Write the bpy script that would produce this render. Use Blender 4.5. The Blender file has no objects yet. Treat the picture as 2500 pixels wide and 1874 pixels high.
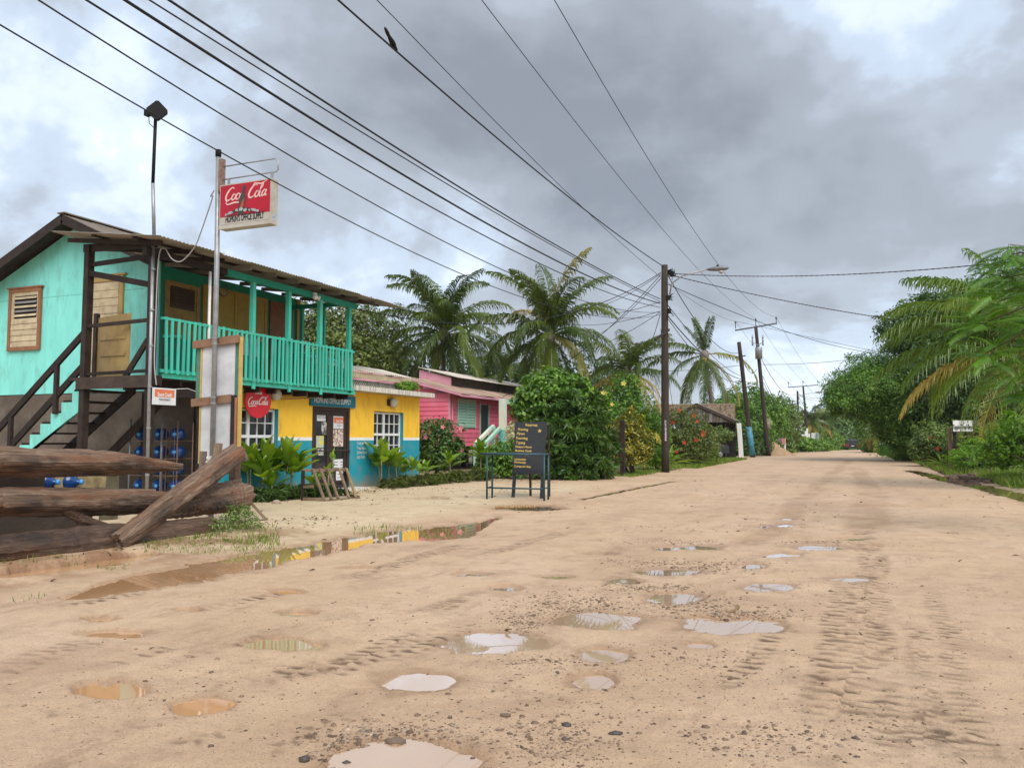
import bpy, math, random
import numpy as np
from mathutils import Vector, Matrix
R = math.radians
PI = math.pi
rnd = random.Random(7)
SC = bpy.context.scene
COL = SC.collection

# ------------------------------------------------------------------ camera
F_PX, CAM_H = 2022.0, 1.4
PSI = R(22.5)
TH = math.atan((1072 - 937) / F_PX)
cam = bpy.data.cameras.new('camera')
cam.sensor_width = 36.0
cam.lens = 36.0 * F_PX / 2500.0
cam.clip_start = 0.05
cam.clip_end = 6000
camo = bpy.data.objects.new('camera', cam)
camo.location = (0, 0, CAM_H)
camo.rotation_euler = (PI / 2 + TH, 0, PSI)
COL.objects.link(camo)
SC.camera = camo

# ------------------------------------------------------------------ sky
SUN_AZ, SUN_EL = R(138), R(48)          # azimuth clockwise from +Y (along the road)
W = bpy.data.worlds.new('World')
SC.world = W
W.use_nodes = True
wn, wl = W.node_tree.nodes, W.node_tree.links
wn.clear()
def N(nodes, kind, **kw):
    n = nodes.new(kind)
    for k, v in kw.items():
        if hasattr(n, k) and k != 'inputs':
            setattr(n, k, v)
    return n
def ramp(nodes, stops, interp='LINEAR'):
    n = nodes.new('ShaderNodeValToRGB')
    n.color_ramp.interpolation = interp
    el = n.color_ramp.elements
    while len(el) < len(stops):
        el.new(0.5)
    for e, (p, c) in zip(el, stops):
        e.position = p
        e.color = (c[0], c[1], c[2], 1) if hasattr(c, '__len__') else (c, c, c, 1)
    return n
sky = N(wn, 'ShaderNodeTexSky')
sky.sky_type = 'NISHITA'
sky.sun_disc = False
sky.sun_elevation = SUN_EL
sky.sun_rotation = SUN_AZ
bg_sky = N(wn, 'ShaderNodeBackground')
bg_sky.inputs[1].default_value = 0.07
wl.new(sky.outputs[0], bg_sky.inputs[0])
tc = N(wn, 'ShaderNodeTexCoord')
sep = N(wn, 'ShaderNodeSeparateXYZ')
wl.new(tc.outputs['Generated'], sep.inputs[0])
def wmath(op, a, b=None):
    n = wn.new('ShaderNodeMath'); n.operation = op
    for i, v in enumerate((a, b)):
        if v is None: continue
        if isinstance(v, (int, float)): n.inputs[i].default_value = v
        else: wl.new(v, n.inputs[i])
    return n.outputs[0]
zz = wmath('ADD', wmath('ABSOLUTE', sep.outputs[2]), 0.50)
cx = wmath('DIVIDE', sep.outputs[0], zz)
cy = wmath('DIVIDE', sep.outputs[1], zz)
comb = N(wn, 'ShaderNodeCombineXYZ')
wl.new(cx, comb.inputs[0]); wl.new(cy, comb.inputs[1])
def cloud_noise(scale, detail, rough, dist, off):
    m = N(wn, 'ShaderNodeMapping')
    m.inputs['Location'].default_value = off
    wl.new(comb.outputs[0], m.inputs[0])
    n = N(wn, 'ShaderNodeTexNoise')
    n.inputs['Scale'].default_value = scale
    n.inputs['Detail'].default_value = detail
    n.inputs['Roughness'].default_value = rough
    n.inputs['Distortion'].default_value = dist
    wl.new(m.outputs[0], n.inputs['Vector'])
    return n.outputs['Fac']
CLOUD_OFF = (12.3, 24.2, 0.0)
big = cloud_noise(0.95, 2, 0.45, 0.2, CLOUD_OFF)
mid = cloud_noise(2.3, 8, 0.54, 0.25, (CLOUD_OFF[0] + 4.3, CLOUD_OFF[1], 2.0))
fine = cloud_noise(7.0, 6, 0.55, 0.2, (1.0, 8.0, 5.0))
dens = wmath('ADD', wmath('ADD', wmath('MULTIPLY', big, 1.0), wmath('MULTIPLY', mid, 0.95)), wmath('MULTIPLY', fine, 0.24))
dens = wmath('ADD', wmath('MULTIPLY', wmath('DIVIDE', dens, 2.19), 1.45), -0.238)
cr = ramp(wn, [(0.375, (0.95, 0.99, 1.04)), (0.425, (0.68, 0.77, 0.90)), (0.47, (0.52, 0.605, 0.725)),
               (0.515, (0.41, 0.455, 0.525)), (0.57, (0.335, 0.365, 0.415)), (0.68, (0.24, 0.262, 0.305))], 'EASE')
wl.new(dens, cr.inputs[0])
bg_cl = N(wn, 'ShaderNodeBackground')
bg_cl.inputs[1].default_value = 0.565
wl.new(cr.outputs[0], bg_cl.inputs[0])
mixw = N(wn, 'ShaderNodeMixShader')
mixw.inputs[0].default_value = 0.93
wl.new(bg_sky.outputs[0], mixw.inputs[1]); wl.new(bg_cl.outputs[0], mixw.inputs[2])
wo = N(wn, 'ShaderNodeOutputWorld')
wl.new(mixw.outputs[0], wo.inputs[0])

# ------------------------------------------------------------------ veiled sun
sl = bpy.data.lights.new('sun', 'SUN')
sl.energy = 1.5
sl.angle = R(45)
sl.color = (1.0, 0.955, 0.89)
slo = bpy.data.objects.new('sun', sl)
sd = Vector((math.sin(SUN_AZ) * math.cos(SUN_EL), math.cos(SUN_AZ) * math.cos(SUN_EL), math.sin(SUN_EL)))
slo.rotation_euler = sd.to_track_quat('Z', 'Y').to_euler()
slo.location = sd * 60
COL.objects.link(slo)
SC.view_settings.view_transform = 'Standard'
SC.view_settings.look = 'None'
SC.view_settings.exposure = 1.25
SC.view_settings.gamma = 1.0
SC.render.engine = 'CYCLES'
SC.cycles.use_denoising = True
SC.cycles.max_bounces = 6
SC.cycles.diffuse_bounces = 3
SC.cycles.glossy_bounces = 3
SC.cycles.transmission_bounces = 4
SC.cycles.transparent_max_bounces = 6
SC.cycles.caustics_reflective = False
SC.cycles.caustics_refractive = False

# ------------------------------------------------------------------ survey helpers: sight lines from the standing point to real planes
ct, st, cp, sp = math.cos(TH), math.sin(TH), math.cos(PSI), math.sin(PSI)
CR = {0: (0, 0, 2500 / 2212), 1: (0, 480, 600 / 1658), 2: (350, 350, 700 / 1786), 3: (0, 900, 700 / 2001), 4: (550, 880, 600 / 2212),
      5: (900, 600, 600 / 1658), 6: (1450, 600, 600 / 1658), 7: (1900, 550, 600 / 1421), 8: (1000, 860, 500 / 2072), 9: (0, 1300, 900 / 2212),
      10: (800, 1250, 900 / 2212), 11: (1600, 1100, 900 / 1928), 12: (1900, 900, 350 / 2212), 13: (1450, 880, 500 / 2212), 14: (0, 0, 1)}
def pxy(c, x, y):
    a, b, s = CR[c]
    return a + x * s, b + y * s
def ray(x, y):
    u = (x - 1250) / F_PX; v = (937 - y) / F_PX
    f = ct - v * st; z = st + v * ct
    return (u * cp - f * sp, u * sp + f * cp, z)
def onG(c, x, y, z=0.0):
    r = ray(*pxy(c, x, y)); t = (z - CAM_H) / r[2]
    return Vector((r[0] * t, r[1] * t, z))
def onX(c, x, y, X):
    r = ray(*pxy(c, x, y)); t = X / r[0]
    return Vector((X, r[1] * t, CAM_H + r[2] * t))
def onY(c, x, y, Y):
    r = ray(*pxy(c, x, y)); t = Y / r[1]
    return Vector((r[0] * t, Y, CAM_H + r[2] * t))
def onD(c, x, y, d):
    r = ray(*pxy(c, x, y)); f = -r[0] * sp + r[1] * cp; t = d / f
    return Vector((r[0] * t, r[1] * t, CAM_H + r[2] * t))
def gz(y):
    return -0.5 * (min(max(0.0, y - 60.0), 420.0) / 100.0) ** 1.5

# ------------------------------------------------------------------ mesh helpers
ORG = {}
class MB:
    def __init__(s):
        s.v = []; s.f = []
    def add(s, vs, fs):
        n = len(s.v)
        s.v.extend([tuple(v) for v in vs]); s.f.extend([tuple(i + n for i in f) for f in fs])
        return s
    def box(s, x0, x1, y0, y1, z0, z1):
        return s.add([(x0, y0, z0), (x1, y0, z0), (x1, y1, z0), (x0, y1, z0), (x0, y0, z1), (x1, y0, z1), (x1, y1, z1), (x0, y1, z1)],
                     [(0, 3, 2, 1), (4, 5, 6, 7), (0, 1, 5, 4), (1, 2, 6, 5), (2, 3, 7, 6), (3, 0, 4, 7)])
    def beam(s, p, q, w, h, up=(0, 0, 1)):
        p, q = Vector(p), Vector(q); d = (q - p).normalized(); u = Vector(up)
        if abs(d.dot(u)) > 0.99: u = Vector((1, 0, 0))
        r = d.cross(u).normalized(); u = r.cross(d).normalized()
        vs = [a + r * (i * w / 2) + u * (j * h / 2) for a in (p, q) for i, j in ((-1, -1), (1, -1), (1, 1), (-1, 1))]
        return s.add(vs, [(0, 1, 2, 3), (7, 6, 5, 4), (0, 4, 5, 1), (1, 5, 6, 2), (2, 6, 7, 3), (3, 7, 4, 0)])
    def tube(s, pts, rad, n=8, cap=True, jit=0.0, rg=None):
        pts = [Vector(p) for p in pts]; m = len(pts)
        rad = list(rad) if hasattr(rad, '__len__') else [rad] * m
        base = len(s.v); u = None
        for i, p in enumerate(pts):
            d = (pts[min(i + 1, m - 1)] - pts[max(i - 1, 0)]).normalized()
            if u is None:
                u = d.orthogonal().normalized()
            u = (u - d * u.dot(d)).normalized(); w = d.cross(u)
            for k in range(n):
                a = 2 * PI * k / n
                rr = rad[i] * (1 + (jit * rg.uniform(-1, 1) if jit else 0))
                s.v.append(tuple(p + (u * math.cos(a) + w * math.sin(a)) * rr))
        for i in range(m - 1):
            for k in range(n):
                a = base + i * n + k; b = base + i * n + (k + 1) % n
                s.f.append((a, b, b + n, a + n))
        if cap:
            s.f.append(tuple(base + k for k in reversed(range(n))))
            s.f.append(tuple(base + (m - 1) * n + k for k in range(n)))
        return s
    def lathe(s, prof, c, axis=(0, 0, 1), n=16):
        ax = Vector(axis).normalized(); u = ax.orthogonal().normalized(); w = ax.cross(u); c = Vector(c); base = len(s.v)
        for r, z in prof:
            for k in range(n):
                a = 2 * PI * k / n
                s.v.append(tuple(c + ax * z + (u * math.cos(a) + w * math.sin(a)) * r))
        for i in range(len(prof) - 1):
            for k in range(n):
                a = base + i * n + k; b = base + i * n + (k + 1) % n
                s.f.append((a, b, b + n, a + n))
        s.f.append(tuple(base + k for k in reversed(range(n))))
        s.f.append(tuple(base + (len(prof) - 1) * n + k for k in range(n)))
        return s
    def prism(s, poly, o, ru, rv, thick):
        """poly: 2-D outline; o origin, ru/rv the plane axes; extruded by thick along ru x rv"""
        o, ru, rv = Vector(o), Vector(ru).normalized(), Vector(rv).normalized(); n = ru.cross(rv) * thick; k = len(poly)
        a = [o + ru * x + rv * y for x, y in poly]
        vs = a + [p + n for p in a]
        fs = [tuple(reversed(range(k))), tuple(range(k, 2 * k))] + [(i, (i + 1) % k, k + (i + 1) % k, k + i) for i in range(k)]
        return s.add(vs, fs)
    def quad(s, a, b, c, d):
        return s.add([a, b, c, d], [(0, 1, 2, 3)])
    def build(s, name, mat, parent=None, smooth=False, label=None):
        o = ORG.get(parent.name, Vector((0, 0, 0))) if parent else Vector((0, 0, 0))
        me = bpy.data.meshes.new(name)
        me.from_pydata([(v[0] - o[0], v[1] - o[1], v[2] - o[2]) for v in s.v], [], s.f)
        me.update()
        return link(name, me, mat, parent, smooth, label)
def link(name, me, mat, parent=None, smooth=False, label=None):
    if mat is not None and not me.materials:
        me.materials.append(mat)
    if smooth:
        me.polygons.foreach_set('use_smooth', [True] * len(me.polygons))
    ob = bpy.data.objects.new(name, me)
    COL.objects.link(ob)
    if parent:
        ob.parent = parent
        ORG[ob.name] = ORG.get(parent.name, Vector((0, 0, 0)))
    if label:
        ob['label'] = label
    return ob
def np_mesh(name, V, Fa):
    """V (n,3), Fa (m,k) with constant k"""
    me = bpy.data.meshes.new(name)
    V = np.ascontiguousarray(V, dtype=np.float32); Fa = np.ascontiguousarray(Fa, dtype=np.int32)
    me.vertices.add(len(V)); me.vertices.foreach_set('co', V.ravel())
    m, k = Fa.shape
    me.loops.add(m * k); me.loops.foreach_set('vertex_index', Fa.ravel())
    me.polygons.add(m)
    me.polygons.foreach_set('loop_start', np.arange(0, m * k, k, dtype=np.int32))
    me.update(calc_edges=True)
    return me
def thing(name, label, cat, loc=(0, 0, 0), group=None):
    o = bpy.data.objects.new(name, None)
    o.empty_display_size = 0.2
    o.location = loc
    COL.objects.link(o)
    ORG[o.name] = Vector(loc)
    return tag(o, label, cat, group)
def tag(o, label, cat=None, group=None, kind=None):
    o['label'] = label
    if cat: o['category'] = cat
    if group: o['group'] = group
    if kind: o['kind'] = kind
    return o
def struct(o, label=None):
    o['kind'] = 'structure'
    if label: o['label'] = label
    return o
def put(me, name, parent, M4, mat=None, label=None):
    """an object that shares mesh data, placed by a matrix local to its parent"""
    o = bpy.data.objects.new(name, me)
    COL.objects.link(o)
    o.parent = parent
    o.matrix_local = M4
    if parent: ORG[o.name] = ORG.get(parent.name, Vector((0, 0, 0)))
    return o
def dup(root, loc, rz=0.0, sc=1.0, label=None):
    r = root.copy(); COL.objects.link(r)
    r.location = loc; r.rotation_euler = (0, 0, rz); r.scale = (sc, sc, sc)
    if label: r['label'] = label
    for ch in list(root.children):
        c = ch.copy(); COL.objects.link(c); c.parent = r
        for g in list(ch.children):
            d = g.copy(); COL.objects.link(d); d.parent = c
    return r

# ------------------------------------------------------------------ materials
MATS = {}
def mat(name, c1, c2=None, scale=4.0, rough=0.75, bump=0.0, bscale=30.0, stretch=(1, 1, 1), dirt=None, dirt_amt=0.5, dirt_scale=2.0,
        metal=0.0, spec=0.3, rvar=0.0, coat=0.0, lo=0.35, hi=0.65, objvar=0.0):
    m = bpy.data.materials.new(name); m.use_nodes = True
    n, l = m.node_tree.nodes, m.node_tree.links
    b = n['Principled BSDF']
    t = n.new('ShaderNodeTexCoord'); mp = n.new('ShaderNodeMapping')
    mp.inputs['Scale'].default_value = stretch
    l.new(t.outputs['Object'], mp.inputs[0])
    nz = n.new('ShaderNodeTexNoise'); nz.inputs['Scale'].default_value = scale; nz.inputs['Detail'].default_value = 7; nz.inputs['Roughness'].default_value = 0.6
    l.new(mp.outputs[0], nz.inputs['Vector'])
    c2 = c2 or tuple(x * 0.8 for x in c1)
    rp = ramp(n, [(lo, c1), (hi, c2)])
    l.new(nz.outputs['Fac'], rp.inputs[0])
    out = rp.outputs[0]
    if dirt:
        nd = n.new('ShaderNodeTexNoise'); nd.inputs['Scale'].default_value = dirt_scale; nd.inputs['Detail'].default_value = 9; nd.inputs['Roughness'].default_value = 0.7
        l.new(mp.outputs[0], nd.inputs['Vector'])
        rd = ramp(n, [(0.5, 0.0), (0.72, dirt_amt)])
        l.new(nd.outputs['Fac'], rd.inputs[0])
        mx = n.new('ShaderNodeMix'); mx.data_type = 'RGBA'
        l.new(rd.outputs[0], mx.inputs['Factor']); l.new(out, mx.inputs['A']); mx.inputs['B'].default_value = (*dirt, 1)
        out = mx.outputs['Result']
    if objvar:
        oi = n.new('ShaderNodeObjectInfo'); hs = n.new('ShaderNodeHueSaturation')
        mr = n.new('ShaderNodeMapRange'); mr.inputs['To Min'].default_value = 1 - objvar; mr.inputs['To Max'].default_value = 1 + objvar
        l.new(oi.outputs['Random'], mr.inputs['Value']); l.new(mr.outputs[0], hs.inputs['Value']); l.new(out, hs.inputs['Color'])
        out = hs.outputs[0]
    l.new(out, b.inputs['Base Color'])
    b.inputs['Roughness'].default_value = rough
    if rvar:
        mr = n.new('ShaderNodeMapRange'); mr.inputs['To Min'].default_value = rough - rvar; mr.inputs['To Max'].default_value = rough + rvar
        l.new(nz.outputs['Fac'], mr.inputs['Value']); l.new(mr.outputs[0], b.inputs['Roughness'])
    b.inputs['Metallic'].default_value = metal
    b.inputs['Specular IOR Level'].default_value = spec
    if coat: b.inputs['Coat Weight'].default_value = coat; b.inputs['Coat Roughness'].default_value = 0.12
    if bump:
        nb = n.new('ShaderNodeTexNoise'); nb.inputs['Scale'].default_value = bscale; nb.inputs['Detail'].default_value = 5
        l.new(mp.outputs[0], nb.inputs['Vector'])
        bp = n.new('ShaderNodeBump'); bp.inputs['Strength'].default_value = bump; bp.inputs['Distance'].default_value = 0.02
        l.new(nb.outputs['Fac'], bp.inputs['Height']); l.new(bp.outputs[0], b.inputs['Normal'])
    MATS[name] = m
    return m
def leafmat(name, cols, rough=0.4, trans=0.25, spec=0.5, objr=False, tone=False):
    """foliage: colour picked per leaf, thin and a little see-through"""
    m = bpy.data.materials.new(name); m.use_nodes = True
    n, l = m.node_tree.nodes, m.node_tree.links
    b = n['Principled BSDF']; o = n['Material Output']
    g = n.new('ShaderNodeNewGeometry')
    k = len(cols)
    rp = ramp(n, [(i / (k - 1), c) for i, c in enumerate(cols)])
    if objr:
        oi = n.new('ShaderNodeObjectInfo'); ad = n.new('ShaderNodeMath'); ad.operation = 'MULTIPLY_ADD'
        l.new(g.outputs['Random Per Island'], ad.inputs[0]); ad.inputs[1].default_value = 0.35
        ml = n.new('ShaderNodeMath'); ml.operation = 'MULTIPLY'; ml.inputs[1].default_value = 0.65
        l.new(oi.outputs['Random'], ml.inputs[0]); l.new(ml.outputs[0], ad.inputs[2])
        l.new(ad.outputs[0], rp.inputs[0])
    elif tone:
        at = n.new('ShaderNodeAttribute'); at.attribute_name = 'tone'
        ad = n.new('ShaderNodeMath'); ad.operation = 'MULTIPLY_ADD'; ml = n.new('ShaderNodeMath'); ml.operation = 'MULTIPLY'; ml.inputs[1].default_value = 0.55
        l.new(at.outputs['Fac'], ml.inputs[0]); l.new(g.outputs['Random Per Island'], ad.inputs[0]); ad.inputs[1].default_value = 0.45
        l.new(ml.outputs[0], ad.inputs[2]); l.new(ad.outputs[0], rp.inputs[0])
    else:
        l.new(g.outputs['Random Per Island'], rp.inputs[0])
    l.new(rp.outputs[0], b.inputs['Base Color'])
    b.inputs['Roughness'].default_value = rough
    b.inputs['Specular IOR Level'].default_value = spec
    tr = n.new('ShaderNodeBsdfTranslucent')
    hs = n.new('ShaderNodeHueSaturation'); hs.inputs['Value'].default_value = 1.5; hs.inputs['Saturation'].default_value = 1.1
    l.new(rp.outputs[0], hs.inputs['Color']); l.new(hs.outputs[0], tr.inputs['Color'])
    mx = n.new('ShaderNodeMixShader'); mx.inputs[0].default_value = trans
    l.new(b.outputs[0], mx.inputs[1]); l.new(tr.outputs[0], mx.inputs[2]); l.new(mx.outputs[0], o.inputs[0])
    MATS[name] = m
    return m
def glassmat(name, tint=(0.02, 0.022, 0.025), rough=0.04):
    m = bpy.data.materials.new(name); m.use_nodes = True
    n, l = m.node_tree.nodes, m.node_tree.links
    b = n['Principled BSDF']
    nz = n.new('ShaderNodeTexNoise'); nz.inputs['Scale'].default_value = 1.7
    t = n.new('ShaderNodeTexCoord'); l.new(t.outputs['Object'], nz.inputs['Vector'])
    rp = ramp(n, [(0.3, tint), (0.7, tuple(x * 1.8 for x in tint))]); l.new(nz.outputs['Fac'], rp.inputs[0])
    l.new(rp.outputs[0], b.inputs['Base Color'])
    b.inputs['Roughness'].default_value = rough; b.inputs['Specular IOR Level'].default_value = 0.5
    MATS[name] = m
    return m

teal = mat('teal_paint', (0.235, 0.74, 0.665), (0.20, 0.66, 0.59), 1.2, 0.55, 0.08, 30, stretch=(1.6, 1, 0.55), dirt=(0.13, 0.30, 0.24), dirt_amt=0.65, dirt_scale=2.2, objvar=0.05)
tealrail = mat('teal_rail_paint', (0.055, 0.50, 0.37), (0.045, 0.42, 0.31), 3, 0.5, 0.1, 40, dirt=(0.20, 0.42, 0.34), dirt_amt=0.6, dirt_scale=6, objvar=0.14)
tealdk = mat('teal_paint_shaded', (0.02, 0.30, 0.215), (0.018, 0.25, 0.18), 2, 0.6, 0.06, 30)  # same teal as the gable, darkened: veranda shade put into the colour
yellow = mat('yellow_paint', (0.95, 0.58, 0.05), (0.90, 0.53, 0.045), 1.0, 0.7, 0.12, 55, stretch=(1, 1.5, 0.6), dirt=(0.42, 0.22, 0.05), dirt_amt=0.55, dirt_scale=2.6)
def splash(m, col, zmax, amt=0.8):
    n, l = m.node_tree.nodes, m.node_tree.links
    b = n['Principled BSDF']; src = b.inputs['Base Color'].links[0].from_socket
    t = n.new('ShaderNodeTexCoord'); sx = n.new('ShaderNodeSeparateXYZ'); l.new(t.outputs['Object'], sx.inputs[0])
    z = n.new('ShaderNodeTexNoise'); z.inputs['Scale'].default_value = 5; z.inputs['Detail'].default_value = 9; z.inputs['Roughness'].default_value = 0.72; l.new(t.outputs['Object'], z.inputs['Vector'])
    ma = n.new('ShaderNodeMath'); ma.operation = 'MULTIPLY_ADD'; l.new(sx.outputs[2], ma.inputs[0]); ma.inputs[1].default_value = 0.45 / zmax; l.new(z.outputs['Fac'], ma.inputs[2])
    rp = ramp(n, [(0.58, amt), (0.80, 0.0)]); l.new(ma.outputs[0], rp.inputs[0])
    mx = n.new('ShaderNodeMix'); mx.data_type = 'RGBA'; l.new(rp.outputs[0], mx.inputs['Factor']); l.new(src, mx.inputs['A']); mx.inputs['B'].default_value = (*col, 1)
    l.new(mx.outputs['Result'], b.inputs['Base Color'])
bluew = mat('blue_paint', (0.012, 0.31, 0.40), (0.012, 0.275, 0.36), 1.2, 0.65, 0.12, 55, stretch=(1, 1.2, 0.8), dirt=(0.20, 0.25, 0.24), dirt_amt=0.6, dirt_scale=2.8)
splash(bluew, (0.30, 0.22, 0.14), 0.55, 0.75)
whitep = mat('white_paint', (0.84, 0.84, 0.83), (0.77, 0.77, 0.76), 4, 0.5, 0.04, 40, dirt=(0.50, 0.47, 0.43), dirt_amt=0.25, dirt_scale=6)
signblue = mat('sign_blue_paint', (0.012, 0.17, 0.25), (0.012, 0.15, 0.22), 3, 0.5, 0.04)
darkwood = mat('dark_wood', (0.016, 0.010, 0.008), (0.034, 0.022, 0.017), 5, 0.7, 0.3, 35, stretch=(1, 1, 1), objvar=0.25)
deckwood = mat('deck_wood', (0.036, 0.025, 0.02), (0.07, 0.05, 0.038), 5, 0.75, 0.3, 30, objvar=0.2)
tanwood = mat('tan_paint', (0.38, 0.27, 0.10), (0.32, 0.22, 0.08), 4, 0.6, 0.1, 30, dirt=(0.20, 0.13, 0.06), dirt_amt=0.5, dirt_scale=4, objvar=0.08)
cream = mat('cream_shutter', (0.52, 0.44, 0.29), (0.44, 0.36, 0.23), 4, 0.65, 0.1, 30, dirt=(0.22, 0.17, 0.11), dirt_amt=0.6, dirt_scale=4, objvar=0.08)
brnframe = mat('brown_trim', (0.30, 0.14, 0.065), (0.22, 0.10, 0.05), 6, 0.6, 0.15, 40, objvar=0.1)
dkbrown = mat('door_brown', (0.035, 0.020, 0.018), (0.05, 0.03, 0.026), 5, 0.45, 0.08, 40)
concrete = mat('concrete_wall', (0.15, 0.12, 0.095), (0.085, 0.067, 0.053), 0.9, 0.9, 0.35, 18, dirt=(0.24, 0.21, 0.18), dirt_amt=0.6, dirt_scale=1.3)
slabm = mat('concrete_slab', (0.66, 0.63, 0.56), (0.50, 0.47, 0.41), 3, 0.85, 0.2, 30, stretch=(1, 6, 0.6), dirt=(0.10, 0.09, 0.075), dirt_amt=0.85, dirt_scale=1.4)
roofbr = mat('roof_brown', (0.20, 0.165, 0.13), (0.14, 0.115, 0.09), 2, 0.55, 0.05, 30, dirt=(0.09, 0.06, 0.045), dirt_amt=0.5, dirt_scale=1.4, objvar=0.12)
roofunder = mat('roof_zinc', (0.36, 0.335, 0.29), (0.24, 0.215, 0.18), 2, 0.6, 0.05, 30, dirt=(0.08, 0.055, 0.04), dirt_amt=0.6, dirt_scale=1.8, objvar=0.12)
roofcream = mat('roof_cream', (0.66, 0.60, 0.50), (0.56, 0.50, 0.41), 2, 0.5, 0.05, 30, objvar=0.06)
roofteal = mat('roof_teal', (0.25, 0.62, 0.60), (0.20, 0.55, 0.54), 2, 0.5, 0.05)
roofpink = mat('roof_rusty', (0.40, 0.29, 0.22), (0.30, 0.20, 0.15), 1.5, 0.6, 0.1, 20, dirt=(0.16, 0.09, 0.06), dirt_amt=0.8, dirt_scale=0.9, objvar=0.15)
rooftin = mat('roof_tin', (0.60, 0.55, 0.48), (0.50, 0.44, 0.38), 1.5, 0.5, 0.1, 20, dirt=(0.28, 0.18, 0.12), dirt_amt=0.5, dirt_scale=1.2, objvar=0.1)
galv = mat('galvanised', (0.36, 0.37, 0.38), (0.27, 0.275, 0.28), 8, 0.45, 0.05, 50, metal=0.55)
blackm = mat('black_metal', (0.008, 0.008, 0.009), (0.012, 0.012, 0.012), 8, 0.7, 0.03, spec=0.2)
redp = mat('red_enamel', (0.62, 0.012, 0.025), (0.54, 0.01, 0.02), 3, 0.35, 0.02, coat=0.3)
redlite = mat('red_acrylic', (0.44, 0.010, 0.03), (0.34, 0.01, 0.025), 3, 0.35, 0.02)
signwhite = mat('sign_case', (0.47, 0.45, 0.40), (0.38, 0.365, 0.32), 3, 0.5, 0.03, dirt=(0.32, 0.24, 0.13), dirt_amt=0.5, dirt_scale=3)
inkblk = mat('black_ink', (0.012, 0.012, 0.014), (0.02, 0.02, 0.022), 8, 0.6)
inkwht = mat('white_ink', (0.78, 0.76, 0.72), (0.70, 0.68, 0.65), 8, 0.6)
inkpink = mat('faded_white_ink', (0.72, 0.50, 0.46), (0.66, 0.42, 0.40), 8, 0.6)
chalky = mat('yellow_chalk', (0.62, 0.44, 0.12), (0.45, 0.32, 0.09), 25, 0.8, lo=0.3, hi=0.7)
chalkb = mat('chalkboard', (0.014, 0.016, 0.019), (0.028, 0.03, 0.034), 6, 0.7, 0.1, 30, stretch=(1, 1, 8))
steelblue = mat('blue_steel', (0.035, 0.085, 0.10), (0.025, 0.06, 0.072), 6, 0.4, 0.05, 40, metal=0.2)
def woodlog(name, cols, red, dark, rough, seed):
    m = bpy.data.materials.new(name); m.use_nodes = True
    n, l = m.node_tree.nodes, m.node_tree.links
    b = n['Principled BSDF']; t = n.new('ShaderNodeTexCoord')
    def nz(scale, st, det=8, ro=0.65, off=0.0):
        mp = n.new('ShaderNodeMapping'); mp.inputs['Scale'].default_value = st; mp.inputs['Location'].default_value = (seed + off, seed, 0)
        l.new(t.outputs['Object'], mp.inputs[0]); z = n.new('ShaderNodeTexNoise'); z.inputs['Scale'].default_value = scale; z.inputs['Detail'].default_value = det; z.inputs['Roughness'].default_value = ro
        l.new(mp.outputs[0], z.inputs['Vector']); return z.outputs['Fac']
    def mix(f, a, c):
        x = n.new('ShaderNodeMix'); x.data_type = 'RGBA'; l.new(f, x.inputs['Factor']); l.new(a, x.inputs['A']); x.inputs['B'].default_value = (*c, 1); return x.outputs['Result']
    grain = nz(7, (0.22, 5, 5)); fibre = nz(16, (0.10, 6, 6), 6, 0.7); patch = nz(1.1, (0.8, 2.2, 2.2), 6, 0.6, 3.0); streak = nz(1.6, (0.35, 2.5, 2.5), 6, 0.6, 9.0)
    base = ramp(n, [(0.30, cols[0]), (0.5, cols[1]), (0.68, cols[2])]); l.new(grain, base.inputs[0])
    rr = ramp(n, [(0.54, 0.0), (0.66, 0.8)]); l.new(streak, rr.inputs[0]); c = mix(rr.outputs[0], base.outputs[0], red)
    dd = ramp(n, [(0.50, 0.0), (0.64, 0.85)]); l.new(patch, dd.inputs[0]); c = mix(dd.outputs[0], c, dark)
    cr_ = ramp(n, [(0.33, 0.95), (0.42, 0.0)]); l.new(fibre, cr_.inputs[0]); c = mix(cr_.outputs[0], c, tuple(x * 0.5 for x in dark))
    l.new(c, b.inputs['Base Color']); b.inputs['Roughness'].default_value = rough
    b1 = n.new('ShaderNodeBump'); b1.inputs['Strength'].default_value = 0.9; b1.inputs['Distance'].default_value = 0.03; l.new(grain, b1.inputs['Height'])
    b2 = n.new('ShaderNodeBump'); b2.inputs['Strength'].default_value = 0.8; b2.inputs['Distance'].default_value = 0.015; l.new(fibre, b2.inputs['Height']); l.new(b1.outputs[0], b2.inputs['Normal'])
    l.new(b2.outputs[0], b.inputs['Normal'])
    MATS[name] = m
    return m
logm = woodlog('weathered_log', [(0.085, 0.047, 0.028), (0.17, 0.105, 0.066), (0.30, 0.21, 0.145)], (0.20, 0.07, 0.026), (0.032, 0.021, 0.015), 0.75, 1.0)
logred = woodlog('wet_red_log', [(0.055, 0.028, 0.016), (0.11, 0.06, 0.035), (0.18, 0.11, 0.07)], (0.11, 0.045, 0.024), (0.022, 0.014, 0.010), 0.5, 4.0)
greywood = mat('grey_timber', (0.12, 0.085, 0.065), (0.22, 0.165, 0.13), 3, 0.8, 0.6, 12, stretch=(3, 3, 0.4), dirt=(0.05, 0.033, 0.025), dirt_amt=0.8, dirt_scale=2)
palletm = mat('pallet_wood', (0.17, 0.115, 0.075), (0.25, 0.18, 0.12), 5, 0.8, 0.4, 25, dirt=(0.07, 0.05, 0.035), dirt_amt=0.6, dirt_scale=3, objvar=0.2)
polem = mat('pole_wood', (0.030, 0.021, 0.016), (0.06, 0.045, 0.034), 3, 0.85, 0.6, 14, stretch=(4, 4, 0.3), dirt=(0.035, 0.027, 0.022), dirt_amt=0.7, dirt_scale=1.0)
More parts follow.
